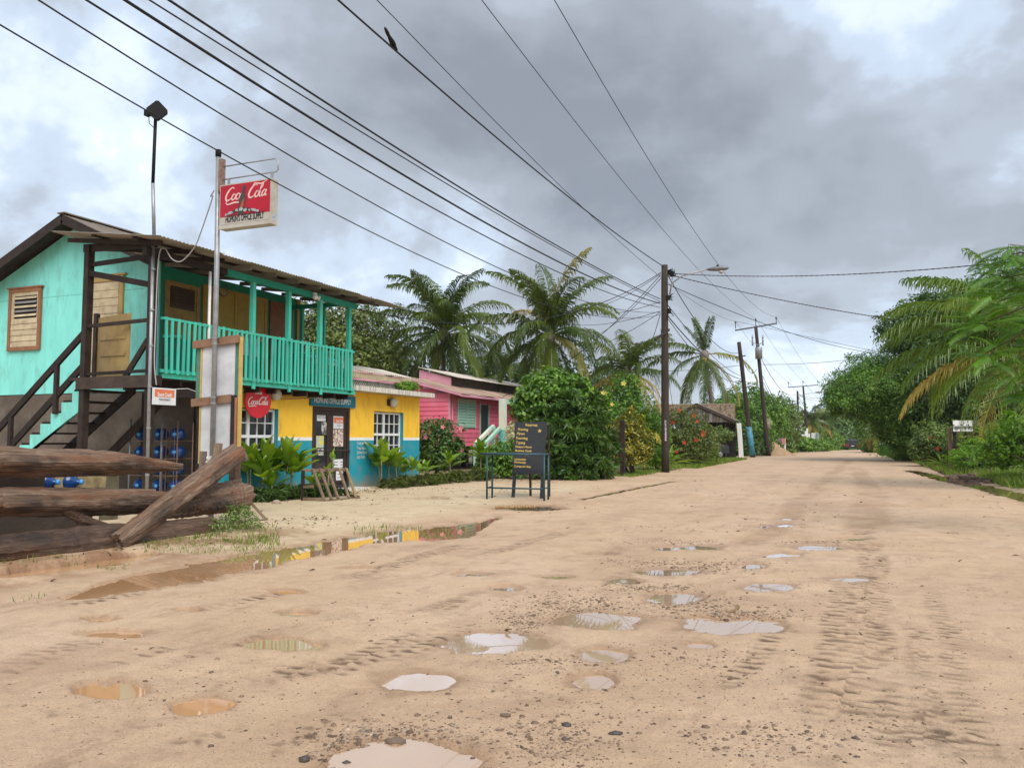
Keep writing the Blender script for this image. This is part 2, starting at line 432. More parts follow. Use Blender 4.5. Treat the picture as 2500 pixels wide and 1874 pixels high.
wirem = mat('cable_black', (0.006, 0.006, 0.007), (0.010, 0.010, 0.011), 10, 0.5)
pinkw = mat('pink_paint', (0.78, 0.155, 0.235), (0.68, 0.13, 0.20), 2.2, 0.6, 0.1, 30, dirt=(0.62, 0.30, 0.34), dirt_amt=0.5, dirt_scale=1.2, objvar=0.08)
pinkpale = mat('pale_pink_paint', (0.62, 0.30, 0.36), (0.52, 0.24, 0.29), 2.2, 0.65, 0.1, 30, objvar=0.08)
mint = mat('mint_paint', (0.30, 0.52, 0.40), (0.36, 0.56, 0.44), 4, 0.6, 0.05, 30, dirt=(0.55, 0.52, 0.38), dirt_amt=0.6, dirt_scale=3, objvar=0.06)
creamcol = mat('cream_column', (0.70, 0.66, 0.52), (0.55, 0.62, 0.50), 1.5, 0.65, 0.05, dirt=(0.10, 0.46, 0.42), dirt_amt=0.9, dirt_scale=1.2)
tealcol = mat('column_teal_base', (0.08, 0.42, 0.38), (0.25, 0.52, 0.44), 2.5, 0.65, 0.05)
greyb = mat('grey_boards', (0.24, 0.23, 0.22), (0.16, 0.155, 0.15), 3, 0.8, 0.2, 25, objvar=0.2)
thatch = mat('thatch', (0.15, 0.10, 0.062), (0.24, 0.17, 0.11), 8, 0.9, 0.5, 30, objvar=0.2)
bluej = mat('blue_jug', (0.006, 0.052, 0.21), (0.005, 0.036, 0.15), 5, 0.18, 0.0, spec=0.6)
barkm = mat('bark', (0.075, 0.055, 0.042), (0.13, 0.10, 0.08), 5, 0.9, 0.6, 16)
palmbark = mat('palm_bark', (0.15, 0.125, 0.10), (0.24, 0.205, 0.17), 5, 0.9, 0.6, 16, stretch=(1, 1, 6))
rubber = mat('tyre_rubber', (0.015, 0.015, 0.016), (0.025, 0.025, 0.025), 8, 0.8)
glass = glassmat('dark_glass')
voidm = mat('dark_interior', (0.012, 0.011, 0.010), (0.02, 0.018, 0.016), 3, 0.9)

# leaves
lf_dark = leafmat('leaf_dark', [(0.020, 0.052, 0.008), (0.038, 0.091, 0.011), (0.065, 0.137, 0.016), (0.124, 0.221, 0.024)], 0.38, 0.2, tone=True)
lf_mid = leafmat('leaf_mid', [(0.032, 0.086, 0.008), (0.065, 0.156, 0.011), (0.124, 0.247, 0.018), (0.218, 0.364, 0.029)], 0.38, 0.25, tone=True)
lf_bright = leafmat('leaf_bright', [(0.054, 0.138, 0.009), (0.101, 0.228, 0.012), (0.175, 0.336, 0.018), (0.296, 0.456, 0.033)], 0.38, 0.3, tone=True)
lf_olive = leafmat('leaf_olive', [(0.037, 0.057, 0.009), (0.073, 0.106, 0.015), (0.125, 0.163, 0.023), (0.196, 0.231, 0.038)], 0.45, 0.2, tone=True)
lf_grey = leafmat('leaf_greygreen', [(0.047, 0.090, 0.016), (0.087, 0.144, 0.026), (0.148, 0.216, 0.041), (0.228, 0.300, 0.060)], 0.45, 0.2, tone=True)
lf_croton = leafmat('leaf_croton', [(0.034, 0.045, 0.007), (0.067, 0.090, 0.009), (0.112, 0.130, 0.012), (0.470, 0.400, 0.031), (0.784, 0.580, 0.074)], 0.4, 0.25, tone=True)
lf_palm = leafmat('palm_green', [(0.041, 0.072, 0.010), (0.071, 0.113, 0.014), (0.129, 0.172, 0.023)], 0.36, 0.25, objr=True)
lf_palmy = leafmat('palm_yellowing', [(0.134, 0.160, 0.025), (0.235, 0.230, 0.043), (0.358, 0.300, 0.068), (0.426, 0.290, 0.056)], 0.45, 0.2, objr=True)
lf_palmb = leafmat('palm_bright', [(0.065, 0.131, 0.012), (0.113, 0.193, 0.020), (0.177, 0.254, 0.034)], 0.36, 0.28, objr=True)
lf_ti = leafmat('broad_leaf', [(0.062, 0.140, 0.009), (0.112, 0.220, 0.014), (0.202, 0.320, 0.025), (0.336, 0.430, 0.050)], 0.3, 0.3, objr=True)
lf_poin = leafmat('feathery_leaf', [(0.043, 0.129, 0.004), (0.072, 0.194, 0.007), (0.134, 0.280, 0.011)], 0.42, 0.3, objr=True)
lf_grass = leafmat('grass_blade', [(0.056, 0.130, 0.009), (0.101, 0.190, 0.012), (0.157, 0.240, 0.022), (0.246, 0.250, 0.043)], 0.5, 0.3)
lf_drygrass = leafmat('dry_grass', [(0.157, 0.140, 0.025), (0.280, 0.200, 0.050), (0.381, 0.260, 0.081), (0.134, 0.170, 0.019)], 0.6, 0.2)
lf_red = leafmat('red_flower', [(0.55, 0.03, 0.012), (0.70, 0.06, 0.03)], 0.5, 0.3)
lf_yel = leafmat('yellow_flower', [(0.75, 0.55, 0.05), (0.80, 0.68, 0.18)], 0.5, 0.3)
lf_pinkf = leafmat('pink_flower', [(0.70, 0.16, 0.20), (0.75, 0.28, 0.30)], 0.5, 0.3)
lf_white = leafmat('white_flower', [(0.70, 0.68, 0.40), (0.75, 0.72, 0.5)], 0.5, 0.3)

# ------------------------------------------------------------------ lettering
def text(body, o, ru, rv, size, m, parent, name='lettering', align='LEFT', wx=1.0, shear=0.0, lift=0.004, weight=0.0, wob=0.0):
    cu = bpy.data.curves.new('t', 'FONT'); cu.body = body; cu.size = size; cu.align_x = align; cu.shear = shear; cu.offset = weight
    cu.resolution_u = 3
    ob = bpy.data.objects.new('t', cu); COL.objects.link(ob)
    dg = bpy.context.evaluated_depsgraph_get()
    me = bpy.data.meshes.new_from_object(ob.evaluated_get(dg))
    bpy.data.objects.remove(ob); bpy.data.curves.remove(cu)
    o, ru, rv = Vector(o), Vector(ru).normalized(), Vector(rv).normalized(); n = ru.cross(rv).normalized()
    og = ORG.get(parent.name, Vector((0, 0, 0)))
    for v in me.vertices:
        x, y = v.co.x * wx, v.co.y
        if wob:
            y += wob * size * math.sin(x * 9 / size * 0.35 + len(body)); x += wob * size * math.sin(y * 11 / size)
        v.co = o + ru * x + rv * y + n * lift - og
    me.materials.clear()
    return link(name, me, m, parent)
def ribbon(strokes, o, ru, rv, s, m, parent, name='lettering', lift=0.004, thick=0.003):
    """brush lettering: strokes = list of [(x, y, width), ...], smoothed and laid as one flat mesh"""
    o, ru, rv = Vector(o), Vector(ru).normalized(), Vector(rv).normalized(); n = ru.cross(rv).normalized()
    mb = MB()
    for kk, stv in enumerate(strokes):
        P = []
        m_ = len(stv)
        for i in range(m_ - 1):
            p0, p1, p2, p3 = stv[max(i - 1, 0)], stv[i], stv[i + 1], stv[min(i + 2, m_ - 1)]
            for q in range(6):
                t = q / 6
                P.append(tuple(0.5 * (2 * p1[c] + (p2[c] - p0[c]) * t + (2 * p0[c] - 5 * p1[c] + 4 * p2[c] - p3[c]) * t * t + (3 * p1[c] - p0[c] - 3 * p2[c] + p3[c]) * t ** 3) for c in range(3)))
        P.append(tuple(stv[-1]))
        vs = []
        for i, p in enumerate(P):
            a, b = P[max(i - 1, 0)], P[min(i + 1, len(P) - 1)]
            dx, dy = b[0] - a[0], b[1] - a[1]; d = math.hypot(dx, dy) or 1
            for sg in (-1, 1):
                vs.append(o + ru * ((p[0] - dy / d * p[2] / 2 * sg) * s) + rv * ((p[1] + dx / d * p[2] / 2 * sg) * s) + n * (lift + kk * 0.00015))
        mb.add(vs, [(2 * i, 2 * i + 1, 2 * i + 3, 2 * i + 2) for i in range(len(P) - 1)])
    return mb.build(name, m, parent)
# one flowing hand for the red drink signs (units: x-height about 1)
SCRIPT_C = [(1.75, 1.75, .10), (1.55, 2.0, .16), (1.1, 1.95, .22), (0.55, 1.3, .32), (0.35, 0.55, .34), (0.6, 0.05, .28), (1.15, 0.1, .18), (1.6, 0.5, .08)]
SCRIPT_o = [(0.95, 0.95, .16), (0.6, 0.9, .22), (0.35, 0.5, .26), (0.45, 0.08, .24), (0.8, 0.05, .22), (1.05, 0.45, .24), (0.95, 0.95, .16), (0.75, 0.8, .1)]
SCRIPT_c = [(0.95, 0.75, .18), (0.75, 0.98, .2), (0.4, 0.75, .26), (0.32, 0.3, .26), (0.6, 0.02, .22), (1.0, 0.25, .08)]
SCRIPT_a1 = [(1.0, 0.85, .14), (0.7, 0.97, .2), (0.35, 0.6, .26), (0.4, 0.08, .24), (0.75, 0.2, .18), (1.0, 0.8, .12)]
SCRIPT_a2 = [(1.08, 1.0, .22), (0.95, 0.4, .26), (1.05, 0.02, .2), (1.35, 0.25, .06)]
SCRIPT_l = [(0.35, 0.9, .08), (0.75, 1.8, .18), (0.6, 2.1, .14), (0.4, 1.5, .24), (0.32, 0.4, .26), (0.5, 0.0, .2), (0.8, 0.25, .06)]
def script_word(gap):
    out = []
    def add(stv, dx, dy=0.0, k=1.0, sh=0.22):
        out.append([((x * k + dx) + (y * k + dy) * sh, y * k + dy, w * k) for x, y, w in stv])
    add(SCRIPT_C, 0, 0, 1.0)
    add(SCRIPT_o, 1.25); add(SCRIPT_c, 2.1); add(SCRIPT_a1, 2.85); add(SCRIPT_a2, 2.85)
    x = 3.95 + gap
    if gap < 0.4:
        out.append([(3.95, 0.55, .16), (4.25, 0.6, .16)])
    add(SCRIPT_C, x + 0.1, 0, 1.0)
    add(SCRIPT_o, x + 1.35); add(SCRIPT_l, x + 2.25); add(SCRIPT_a1, x + 2.75); add(SCRIPT_a2, x + 2.75)
    # the two sweeping tails
    out.append([(0.75, 0.05, .2), (0.55, -0.35, .16), (0.9, -0.65, .2), (2.2, -0.45, .26), (3.6, -0.55, .12)])
    out.append([(x + 1.3, 1.75, .12), (x + 1.75, 2.25, .16), (x + 2.9, 2.05, .22), (x + 4.1, 2.45, .08)])
    return out
# ================================================================== GROUND
def vnoise(x, y, seed=0):
    """lattice value noise in [-1, 1]"""
    xi = np.floor(x).astype(np.int64); yi = np.floor(y).astype(np.int64)
    xf = x - xi; yf = y - yi
    u = xf * xf * (3 - 2 * xf); v = yf * yf * (3 - 2 * yf)
    def h(a, b):
        n = (a * 374761393 + b * 668265263 + seed * 974634777) & 0x7fffffff
        n = ((n ^ (n >> 13)) * 1274126177) & 0x7fffffff
        n = n ^ (n >> 16)
        return (n & 0xffff) / 32767.5 - 1.0
    return (h(xi, yi) * (1 - u) + h(xi + 1, yi) * u) * (1 - v) + (h(xi, yi + 1) * (1 - u) + h(xi + 1, yi + 1) * u) * v
def fbm(x, y, s, oct=4, seed=0, gain=0.5):
    t = 0; a = 1.0; tot = 0
    for i in range(oct):
        t = t + a * vnoise(x / s, y / s, seed + i); tot += a; a *= gain; s *= 0.5
    return t / tot
def sstep(a, b, x):
    t = np.clip((x - a) / (b - a), 0, 1)
    return t * t * (3 - 2 * t)
K0 = 2500 / 2212
# standing water, as sighted from the standing point: (x, y, half width, half height) on the photograph, 2212 scale
PUD = [(908, 1652, 158, 46), (262, 1370, 58, 9), (605, 1391, 76, 15), (245, 1494, 82, 17), (430, 1527, 64, 18), (1085, 1386, 132, 19),
       (1275, 1337, 112, 18), (1600, 1352, 112, 17), (1300, 1413, 56, 16), (918, 1468, 82, 21), (1285, 1471, 51, 17), (1510, 1391, 34, 8),
       (1440, 1234, 76, 9), (1350, 1253, 43, 8), (1458, 1290, 56, 11), (1665, 1265, 53, 9), (1618, 1222, 34, 6), (1685, 1197, 42, 5),
       (1770, 1181, 58, 6), (1842, 1249, 53, 6), (1088, 1269, 36, 7), (1512, 1181, 50, 5), (1440, 1182, 27, 5), (1850, 1151, 32, 3.5),
       (1852, 1162, 36, 3.5), (630, 1276, 32, 5), (655, 1324, 38, 6), (400, 1320, 32, 4.5), (1010, 1239, 34, 4.5), (1200, 1243, 34, 4),
       (1155, 1096, 60, 5.5), (935, 1077, 32, 3.2), (1700, 1133, 26, 2.6), (1690, 1120, 24, 2.2), (225, 1337, 34, 6), (780, 1225, 40, 3.5), (1290, 1196, 30, 3), (2045, 1150, 22, 2), (1640, 1135, 30, 3)]
STREAMS = [[(140, 1293, 4), (200, 1279, 13), (300, 1258, 21), (420, 1236, 20), (520, 1216, 17), (620, 1197, 15), (710, 1181, 14), (800, 1163, 10), (880, 1153, 12), (960, 1152, 14), (1010, 1146, 13), (1045, 1132, 8), (1070, 1120, 3)],
           [(1965, 1017, 2), (1990, 1022, 5), (2030, 1032, 6), (2080, 1042, 7), (2130, 1054, 8), (2180, 1066, 9), (2230, 1080, 10), (2290, 1098, 11)],
           [(1262, 1077, 1.4), (1330, 1063, 2.4), (1400, 1050, 2.0), (1450, 1040, 1.5)],
           [(0, 1248, 5), (70, 1238, 7), (160, 1226, 8), (250, 1213, 7), (330, 1201, 4)]]
def img_of(x, y):
    """image position (2212 scale) of ground points"""
    dz = -CAM_H
    rr = x * cp + y * sp; f = -x * sp + y * cp
    d = np.maximum(f * ct + dz * st, 0.05); v = -f * st + dz * ct
    return (1250 + F_PX * rr / d) / K0, (937 - F_PX * v / d) / K0, f > 0.3
def pud_r(x, y):
    ix, iy, ok = img_of(x, y)
    wob = 0.55 * fbm(x, y, 0.40, 4, 31) + 0.22 * fbm(x, y, 0.08, 3, 35)
    best = np.full(x.shape, 9.0)
    for (a, b, hw, hh) in PUD:
        m = ok & (np.abs(ix - a) < hw * 4) & (np.abs(iy - b) < hh * 4)
        r = np.sqrt(((ix[m] - a) / hw) ** 2 + ((iy[m] - b) / hh) ** 2)
        best[m] = np.minimum(best[m], r)
    for s in STREAMS:
        x0, x1 = s[0][0] - 40, s[-1][0] + 40
        m = ok & (ix > x0) & (ix < x1)
        xs = np.array([p[0] for p in s]); ys = np.array([p[1] for p in s]); ws = np.array([p[2] for p in s])
        cx_, cy_, cw = ix[m], np.interp(ix[m], xs, ys), np.interp(ix[m], xs, ws)
        ex = np.maximum(np.maximum(xs[0] - cx_, cx_ - xs[-1]), 0) / 12.0
        r = np.sqrt(((iy[m] - cy_) / cw) ** 2 + ex ** 2)
        best[m] = np.minimum(best[m], r)
    return np.where(best < 8, best + wob * np.minimum(best, 1.5), best)
LEVEL = -0.010
# tyre tracks on the ground: from, to, width, lug spacing, depth
def g2(c, x, y):
    p = onG(c, x, y); return (p.x, p.y)
TRK = [(g2(11, 1000, 1440), g2(11, 1135, 480), 0.30, 0.135, 0.036, 1), (g2(11, 850, 1400), g2(11, 1010, 700), 0.20, 0.135, 0.020, 0), (g2(11, 1760, 1640), g2(11, 1445, 720), 0.14, 0.10, 0.014, 0),
       (g2(11, 1390, 1600), g2(11, 1440, 1250), 0.20, 0.11, 0.02, 1), (g2(9, -80, 880), g2(9, 640, 625), 0.30, 0.10, 0.02, 1),
       (g2(9, 580, 830), g2(9, 1230, 640), 0.14, 0.10, 0.016, 0), (g2(10, -100, 1000), g2(10, 620, 690), 0.24, 0.11, 0.018, 1),
       (g2(10, 640, 600), g2(10, 900, 470), 0.18, 0.10, 0.014, 0), (g2(10, 50, 420), g2(10, 860, 185), 0.26, 0.11, 0.014, 1), (g2(9, 560, 1250), g2(9, 1000, 1110), 0.10, 0.12, 0.014, 0),
       (g2(9, 1520, 900), g2(9, 2212, 730), 0.26, 0.12, 0.022, 1), (g2(11, 1190, 1150), g2(11, 1180, 880), 0.10, 0.10, 0.01, 0), (g2(11, 1590, 1620), g2(11, 1330, 900), 0.14, 0.1, 0.010, 1),
       (g2(9, 60, 1180), g2(9, 560, 1020), 0.10, 0.13, 0.010, 0), (g2(9, 900, 1330), g2(9, 1500, 1120), 0.16, 0.12, 0.012, 1), (g2(9, 300, 470), g2(9, 1000, 330), 0.20, 0.12, 0.014, 1),
       (g2(9, 1150, 480), g2(9, 1900, 330), 0.16, 0.12, 0.012, 0), (g2(10, 300, 900), g2(10, 900, 640), 0.12, 0.11, 0.010, 0), (g2(9, 1500, 1330), g2(9, 2150, 1020), 0.12, 0.12, 0.010, 1), (g2(9, 1000, 800), g2(9, 1700, 560), 0.10, 0.12, 0.008, 0),
       (g2(10, 900, 260), g2(10, 1500, 110), 0.22, 0.13, 0.012, 1), (g2(11, 300, 1250), g2(11, 700, 900), 0.12, 0.12, 0.008, 0), (g2(11, 1250, 1640), g2(11, 1260, 1150), 0.14, 0.12, 0.010, 0)]
RUT = [(g2(11, 480, 500), g2(11, 1015, 45), 0.42, 0.02), (g2(11, 1120, 420), g2(11, 1130, 190), 0.7, 0.018), (g2(11, 1125, 200), g2(11, 1040, 85), 0.6, 0.018),
       (g2(9, 1650, 940), g2(9, 2212, 760), 0.35, 0.012)]
def seg(x, y, a, b):
    dx, dy = b[0] - a[0], b[1] - a[1]; L = math.hypot(dx, dy)
    t = ((x - a[0]) * dx + (y - a[1]) * dy) / L
    n = (-(x - a[0]) * dy + (y - a[1]) * dx) / L
    return t, n, L
def ground_fields(x, y):
    rr = np.hypot(x, y)
    near = np.clip(1.6 - rr / 45.0, 0.0, 1.0)
    h = np.maximum(0.010 * fbm(x, y, 2.6, 3, 3) + near * (0.010 * fbm(x, y, 0.42, 3, 8) + 0.009 * fbm(x, y, 0.11, 3, 12)) + 0.006, -0.006)
    veg = np.clip(np.maximum(sstep(-8.6, -10.2, x) * sstep(24, 30, y), sstep(3.6, 4.6, x) * sstep(20, 27, y)) + sstep(62, 80, y) * np.maximum(sstep(-6.4, -7.6, x), sstep(2.6, 3.8, x)), 0, 1)
    bank = sstep(-7.4, -8.4, x) * sstep(3, 5, y) * sstep(13, 11, y)
    h = h + 0.05 * bank + 0.02 * sstep(-7.0, -8.5, x)
    h = h + 0.10 * sstep(3.6, 5.5, x) * sstep(22, 30, y)
    mud = np.zeros_like(x); trk_shade = np.zeros_like(x)
    for a, b, w, sp_, dep, chev in TRK:
        t, n, L = seg(x, y, a, b)
        wob = 0.06 * vnoise(t / 0.8, t * 0 + w * 77, 5)
        n = n + wob
        m = sstep(w / 2 + 0.05, w / 2 - 0.03, np.abs(n)) * sstep(-0.1, 0.35, t) * sstep(L + 0.1, L - 0.5, t)
        m = m * np.clip(0.90 + 0.9 * fbm(x, y, 0.45, 3, 51), 0, 1)
        ph = t / sp_ + (np.where(n > 0, 0.5, 0.0) + np.abs(n) * 1.5 if chev else 0.15 * n)
        lug = np.sin(2 * PI * ph + 1.4 * vnoise(x / 0.09, y / 0.09, 17))
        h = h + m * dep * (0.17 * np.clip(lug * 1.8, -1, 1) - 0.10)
        trk_shade = np.maximum(trk_shade, m * np.clip(0.35 - 1.0 * lug, 0.12, 1) * np.clip(0.75 + 1.1 * vnoise(x / 0.07, y / 0.06, 61), 0.1, 1))
    for a, b, w, dep in RUT:
        t, n, L = seg(x, y, a, b)
        n = n + 0.12 * vnoise(t / 2.5, t * 0 + w * 31, 6)
        m = sstep(w / 2 + 0.16, w / 2 - 0.12, np.abs(n)) * sstep(-0.3, 0.6, t) * sstep(L + 0.4, L - 0.8, t)
        m = m * np.clip(0.6 + 0.8 * fbm(x, y, 0.7, 3, 57), 0, 1)
        h = h - m * dep
        mud = np.maximum(mud, m)
    for xl, wl, k in ((-4.3, 0.8, 0.42), (-2.6, 0.7, 0.5), (-0.9, 0.7, 0.42), (1.3, 0.6, 0.35)):
        n = x - xl - 0.35 * vnoise(y / 6.0, y * 0 + xl, 71) - 0.1 * vnoise(y / 1.3, y * 0 + xl, 72)
        m = sstep(wl / 2 + 0.3, 0.05, np.abs(n)) * np.clip(0.35 + 1.3 * fbm(x, y * 0.35, 0.8, 4, 73), 0, 1) * sstep(2, 4, y) * sstep(90, 60, y)
        mud = np.maximum(mud, m * k)
    r = pud_r(x, y)
    w = sstep(0.98, 1.22, r)
    dist = np.maximum(rr, 3.0)
    h_in = LEVEL + np.clip(r - 1.0, -1, 1.4) * 0.030
    h = np.where(r < 3, w * h + (1 - w) * np.minimum(h_in, h), h)
    wet = np.clip(0.75 * sstep(1.42, 1.0, r) + 0.25 * sstep(1.9, 1.0, r), 0, 1)
    h = h + np.where(y > 60, -0.5 * (np.clip(y - 60.0, 0, 420.0) / 100.0) ** 1.5, 0)
    pale = sstep(-6.6, -7.8, x) * sstep(7, 9, y) * sstep(27, 21, y) + 0.8 * sstep(2.8, 4.0, x) * sstep(32, 28, y) * sstep(20, 24, y)
    grassy = sstep(-7.0, -7.7, x) * sstep(3, 5, y) * sstep(11.4, 9.5, y) * sstep(-12, -9, x)
    return h, wet, mud, trk_shade, np.clip(pale, 0, 1), veg, grassy

def make_ground():
    fwd = PSI  # heading of the camera, counter-clockwise from +Y
    half = R(36)
    a_in = np.linspace(fwd - half, fwd + half, 640)
    a_out = np.linspace(fwd + half, fwd - half + 2 * PI, 90)[1:-1]
    ang = np.concatenate([a_in, a_out]); na = len(ang)
    r1 = np.exp(np.arange(math.log(1.4), math.log(70), 0.0044))
    r2 = np.exp(np.arange(math.log(72), math.log(1200), 0.045))
    rad = np.concatenate([[0.4], r1, r2]); nr = len(rad)
    A, RR = np.meshgrid(ang, rad)
    x = (-np.sin(A) * RR).ravel(); y = (np.cos(A) * RR).ravel()
    h, wet, mud, trk_shade, pale, veg, grassy = ground_fields(x, y)
    V = np.stack([x, y, h], 1)
    i = np.arange(nr - 1)[:, None] * na; j = np.arange(na)[None, :]; j2 = (j + 1) % na
    Q = np.stack([i + j, i + j2, i + na + j2, i + na + j], -1).reshape(-1, 4)
    me = np_mesh('ground', V, Q)
    for nm, arr in (('wet', wet), ('mud', np.maximum(mud, 0)), ('trk_shade', trk_shade), ('pale', pale), ('veg', veg), ('grassy', grassy)):
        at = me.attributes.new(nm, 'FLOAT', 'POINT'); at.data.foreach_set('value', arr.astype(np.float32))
    me.polygons.foreach_set('use_smooth', np.ones(len(Q), dtype=bool))
    return me
def ground_mat():
    m = bpy.data.materials.new('sandy_road'); m.use_nodes = True
    n, l = m.node_tree.nodes, m.node_tree.links
    b = n['Principled BSDF']
    t = n.new('ShaderNodeTexCoord')
    def noise(scale, det=6, ro=0.6):
        z = n.new('ShaderNodeTexNoise'); z.inputs['Scale'].default_value = scale; z.inputs['Detail'].default_value = det; z.inputs['Roughness'].default_value = ro
        l.new(t.outputs['Object'], z.inputs['Vector']); return z.outputs['Fac']
    def att(nm):
        a = n.new('ShaderNodeAttribute'); a.attribute_name = nm; return a.outputs['Fac']
    def mix(f, a, c, mode='MIX'):
        x = n.new('ShaderNodeMix'); x.data_type = 'RGBA'; x.blend_type = mode
        if isinstance(f, float): x.inputs['Factor'].default_value = f
        else: l.new(f, x.inputs['Factor'])
        for k, v in (('A', a), ('B', c)):
            if isinstance(v, tuple): x.inputs[k].default_value = (*v, 1)
            else: l.new(v, x.inputs[k])
        return x.outputs['Result']
    def mul(a, c):
        x = n.new('ShaderNodeMath'); x.operation = 'MULTIPLY'
        for k, v in enumerate((a, c)):
            if isinstance(v, (int, float)): x.inputs[k].default_value = v
            else: l.new(v, x.inputs[k])
        return x.outputs[0]
    base = ramp(n, [(0.30, (0.455, 0.303, 0.188)), (0.50, (0.54, 0.377, 0.244)), (0.70, (0.595, 0.432, 0.295))]); l.new(noise(0.45, 8, 0.65), base.inputs[0])
    col = mix(att('pale'), base.outputs[0], (0.60, 0.475, 0.31))
    pk = ramp(n, [(0.54, 0.0), (0.70, 0.35)]); l.new(noise(0.23, 4), pk.inputs[0])
    col = mix(pk.outputs[0], col, (0.415, 0.25, 0.15))
    gr = ramp(n, [(0.34, 0.75), (0.5, 0.0)]); l.new(noise(2.2, 9, 0.75), gr.inputs[0])
    col = mix(mul(gr.outputs[0], 0.6), col, (0.27, 0.175, 0.105))
    # grit: dark and pale grains
    vo = n.new('ShaderNodeTexVoronoi'); vo.inputs['Scale'].default_value = 42; l.new(t.outputs['Object'], vo.inputs['Vector'])
    gd = ramp(n, [(0.10, 1.0), (0.24, 0.0)]); l.new(vo.outputs['Distance'], gd.inputs[0])
    pt = ramp(n, [(0.50, 0.0), (0.64, 1.0)]); l.new(noise(1.3, 5), pt.inputs[0])
    gcol = ramp(n, [(0.0, (0.16, 0.10, 0.065)), (0.55, (0.30, 0.21, 0.14)), (0.8, (0.50, 0.36, 0.25)), (1.0, (0.72, 0.60, 0.48))]); l.new(vo.outputs['Color'], gcol.inputs[0])
    col = mix(mul(mul(gd.outputs[0], pt.outputs[0]), 0.75), col, gcol.outputs[0])
    fn = ramp(n, [(0.34, 1.0), (0.46, 0.0)]); l.new(noise(70, 3, 0.7), fn.inputs[0])
    col = mix(mul(fn.outputs[0], 0.55), col, (0.20, 0.13, 0.08))
    vo2 = n.new('ShaderNodeTexVoronoi'); vo2.inputs['Scale'].default_value = 110; l.new(t.outputs['Object'], vo2.inputs['Vector'])
    g2_ = ramp(n, [(0.16, 1.0), (0.34, 0.0)]); l.new(vo2.outputs['Distance'], g2_.inputs[0])
    p2_ = ramp(n, [(0.34, 0.0), (0.56, 1.0)]); l.new(noise(2.1, 6, 0.7), p2_.inputs[0])
    gc2 = ramp(n, [(0.0, (0.13, 0.08, 0.05)), (0.5, (0.28, 0.185, 0.12)), (0.8, (0.50, 0.37, 0.26)), (1.0, (0.80, 0.70, 0.58))]); l.new(vo2.outputs['Color'], gc2.inputs[0])
    col = mix(mul(mul(g2_.outputs[0], p2_.outputs[0]), 0.85), col, gc2.outputs[0])
    col = mix(mul(att('mud'), 0.65), col, (0.28, 0.165, 0.092))
    col = mix(mul(att('trk_shade'), 1.0), col, (0.135, 0.078, 0.043))  # damp tracks and scuffs, with shade between the lugs painted into the colour
    # scuffs dragged along the road and patches of damp, packed mud
    mps = n.new('ShaderNodeMapping'); mps.inputs['Scale'].default_value = (5.5, 0.55, 1); mps.inputs['Rotation'].default_value = (0, 0, 0.06); l.new(t.outputs['Object'], mps.inputs[0])
    zs_ = n.new('ShaderNodeTexNoise'); zs_.inputs['Scale'].default_value = 1.0; zs_.inputs['Detail'].default_value = 9; zs_.inputs['Roughness'].default_value = 0.72; l.new(mps.outputs[0], zs_.inputs['Vector'])
    sf_ = ramp(n, [(0.50, 0.0), (0.60, 0.55), (0.64, 0.15)]); l.new(zs_.outputs['Fac'], sf_.inputs[0])
    col = mix(mul(sf_.outputs[0], pt.outputs[0]), col, (0.25, 0.155, 0.092))
    dp_ = ramp(n, [(0.55, 0.0), (0.58, 0.38), (0.72, 0.5)]); l.new(noise(0.9, 9, 0.68), dp_.inputs[0])
    rd_ = n.new('ShaderNodeMath'); rd_.operation = 'SUBTRACT'; rd_.inputs[0].default_value = 1.0; l.new(att('pale'), rd_.inputs[1])
    col = mix(mul(dp_.outputs[0], rd_.outputs[0]), col, (0.36, 0.225, 0.14))
    vc = ramp(n, [(0.35, (0.12, 0.105, 0.05)), (0.6, (0.23, 0.19, 0.10))]); l.new(noise(1.1, 8, 0.7), vc.inputs[0])
    vf = ramp(n, [(0.32, 0.55), (0.55, 1.0)]); l.new(noise(0.5, 6), vf.inputs[0])
    col = mix(mul(att('veg'), vf.outputs[0]), col, vc.outputs[0])
    gf = ramp(n, [(0.40, 0.0), (0.56, 0.85)]); l.new(noise(1.6, 7), gf.inputs[0])
    col = mix(mul(att('grassy'), gf.outputs[0]), col, (0.25, 0.135, 0.07))
    wetf = mul(att('wet'), 0.62)
    col = mix(wetf, col, mix(1.0, col, (0.66, 0.56, 0.47), 'MULTIPLY'))
    l.new(col, b.inputs['Base Color'])
    ro = ramp(n, [(0.0, 0.80), (1.0, 0.30)])
    dw = ramp(n, [(0.42, 0.0), (0.66, 0.45)]); l.new(noise(0.35, 4), dw.inputs[0])
    mx = n.new('ShaderNodeMath'); mx.operation = 'MAXIMUM'; l.new(att('wet'), mx.inputs[0]); l.new(dw.outputs[0], mx.inputs[1])
    l.new(mx.outputs[0], ro.inputs[0]); l.new(ro.outputs[0], b.inputs['Roughness'])
    b.inputs['Specular IOR Level'].default_value = 0.35
    b1 = n.new('ShaderNodeBump'); b1.inputs['Strength'].default_value = 0.8; b1.inputs['Distance'].default_value = 0.016
    l.new(noise(34, 9, 0.78), b1.inputs['Height'])
    b2 = n.new('ShaderNodeBump'); b2.inputs['Strength'].default_value = 0.5; b2.inputs['Distance'].default_value = 0.01
    l.new(mul(gd.outputs[0], pt.outputs[0]), b2.inputs['Height']); l.new(b1.outputs[0], b2.inputs['Normal'])
    l.new(b2.outputs[0], b.inputs['Normal'])
    return m
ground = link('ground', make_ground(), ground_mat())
struct(ground, 'sandy dirt street with ruts and tyre tracks')

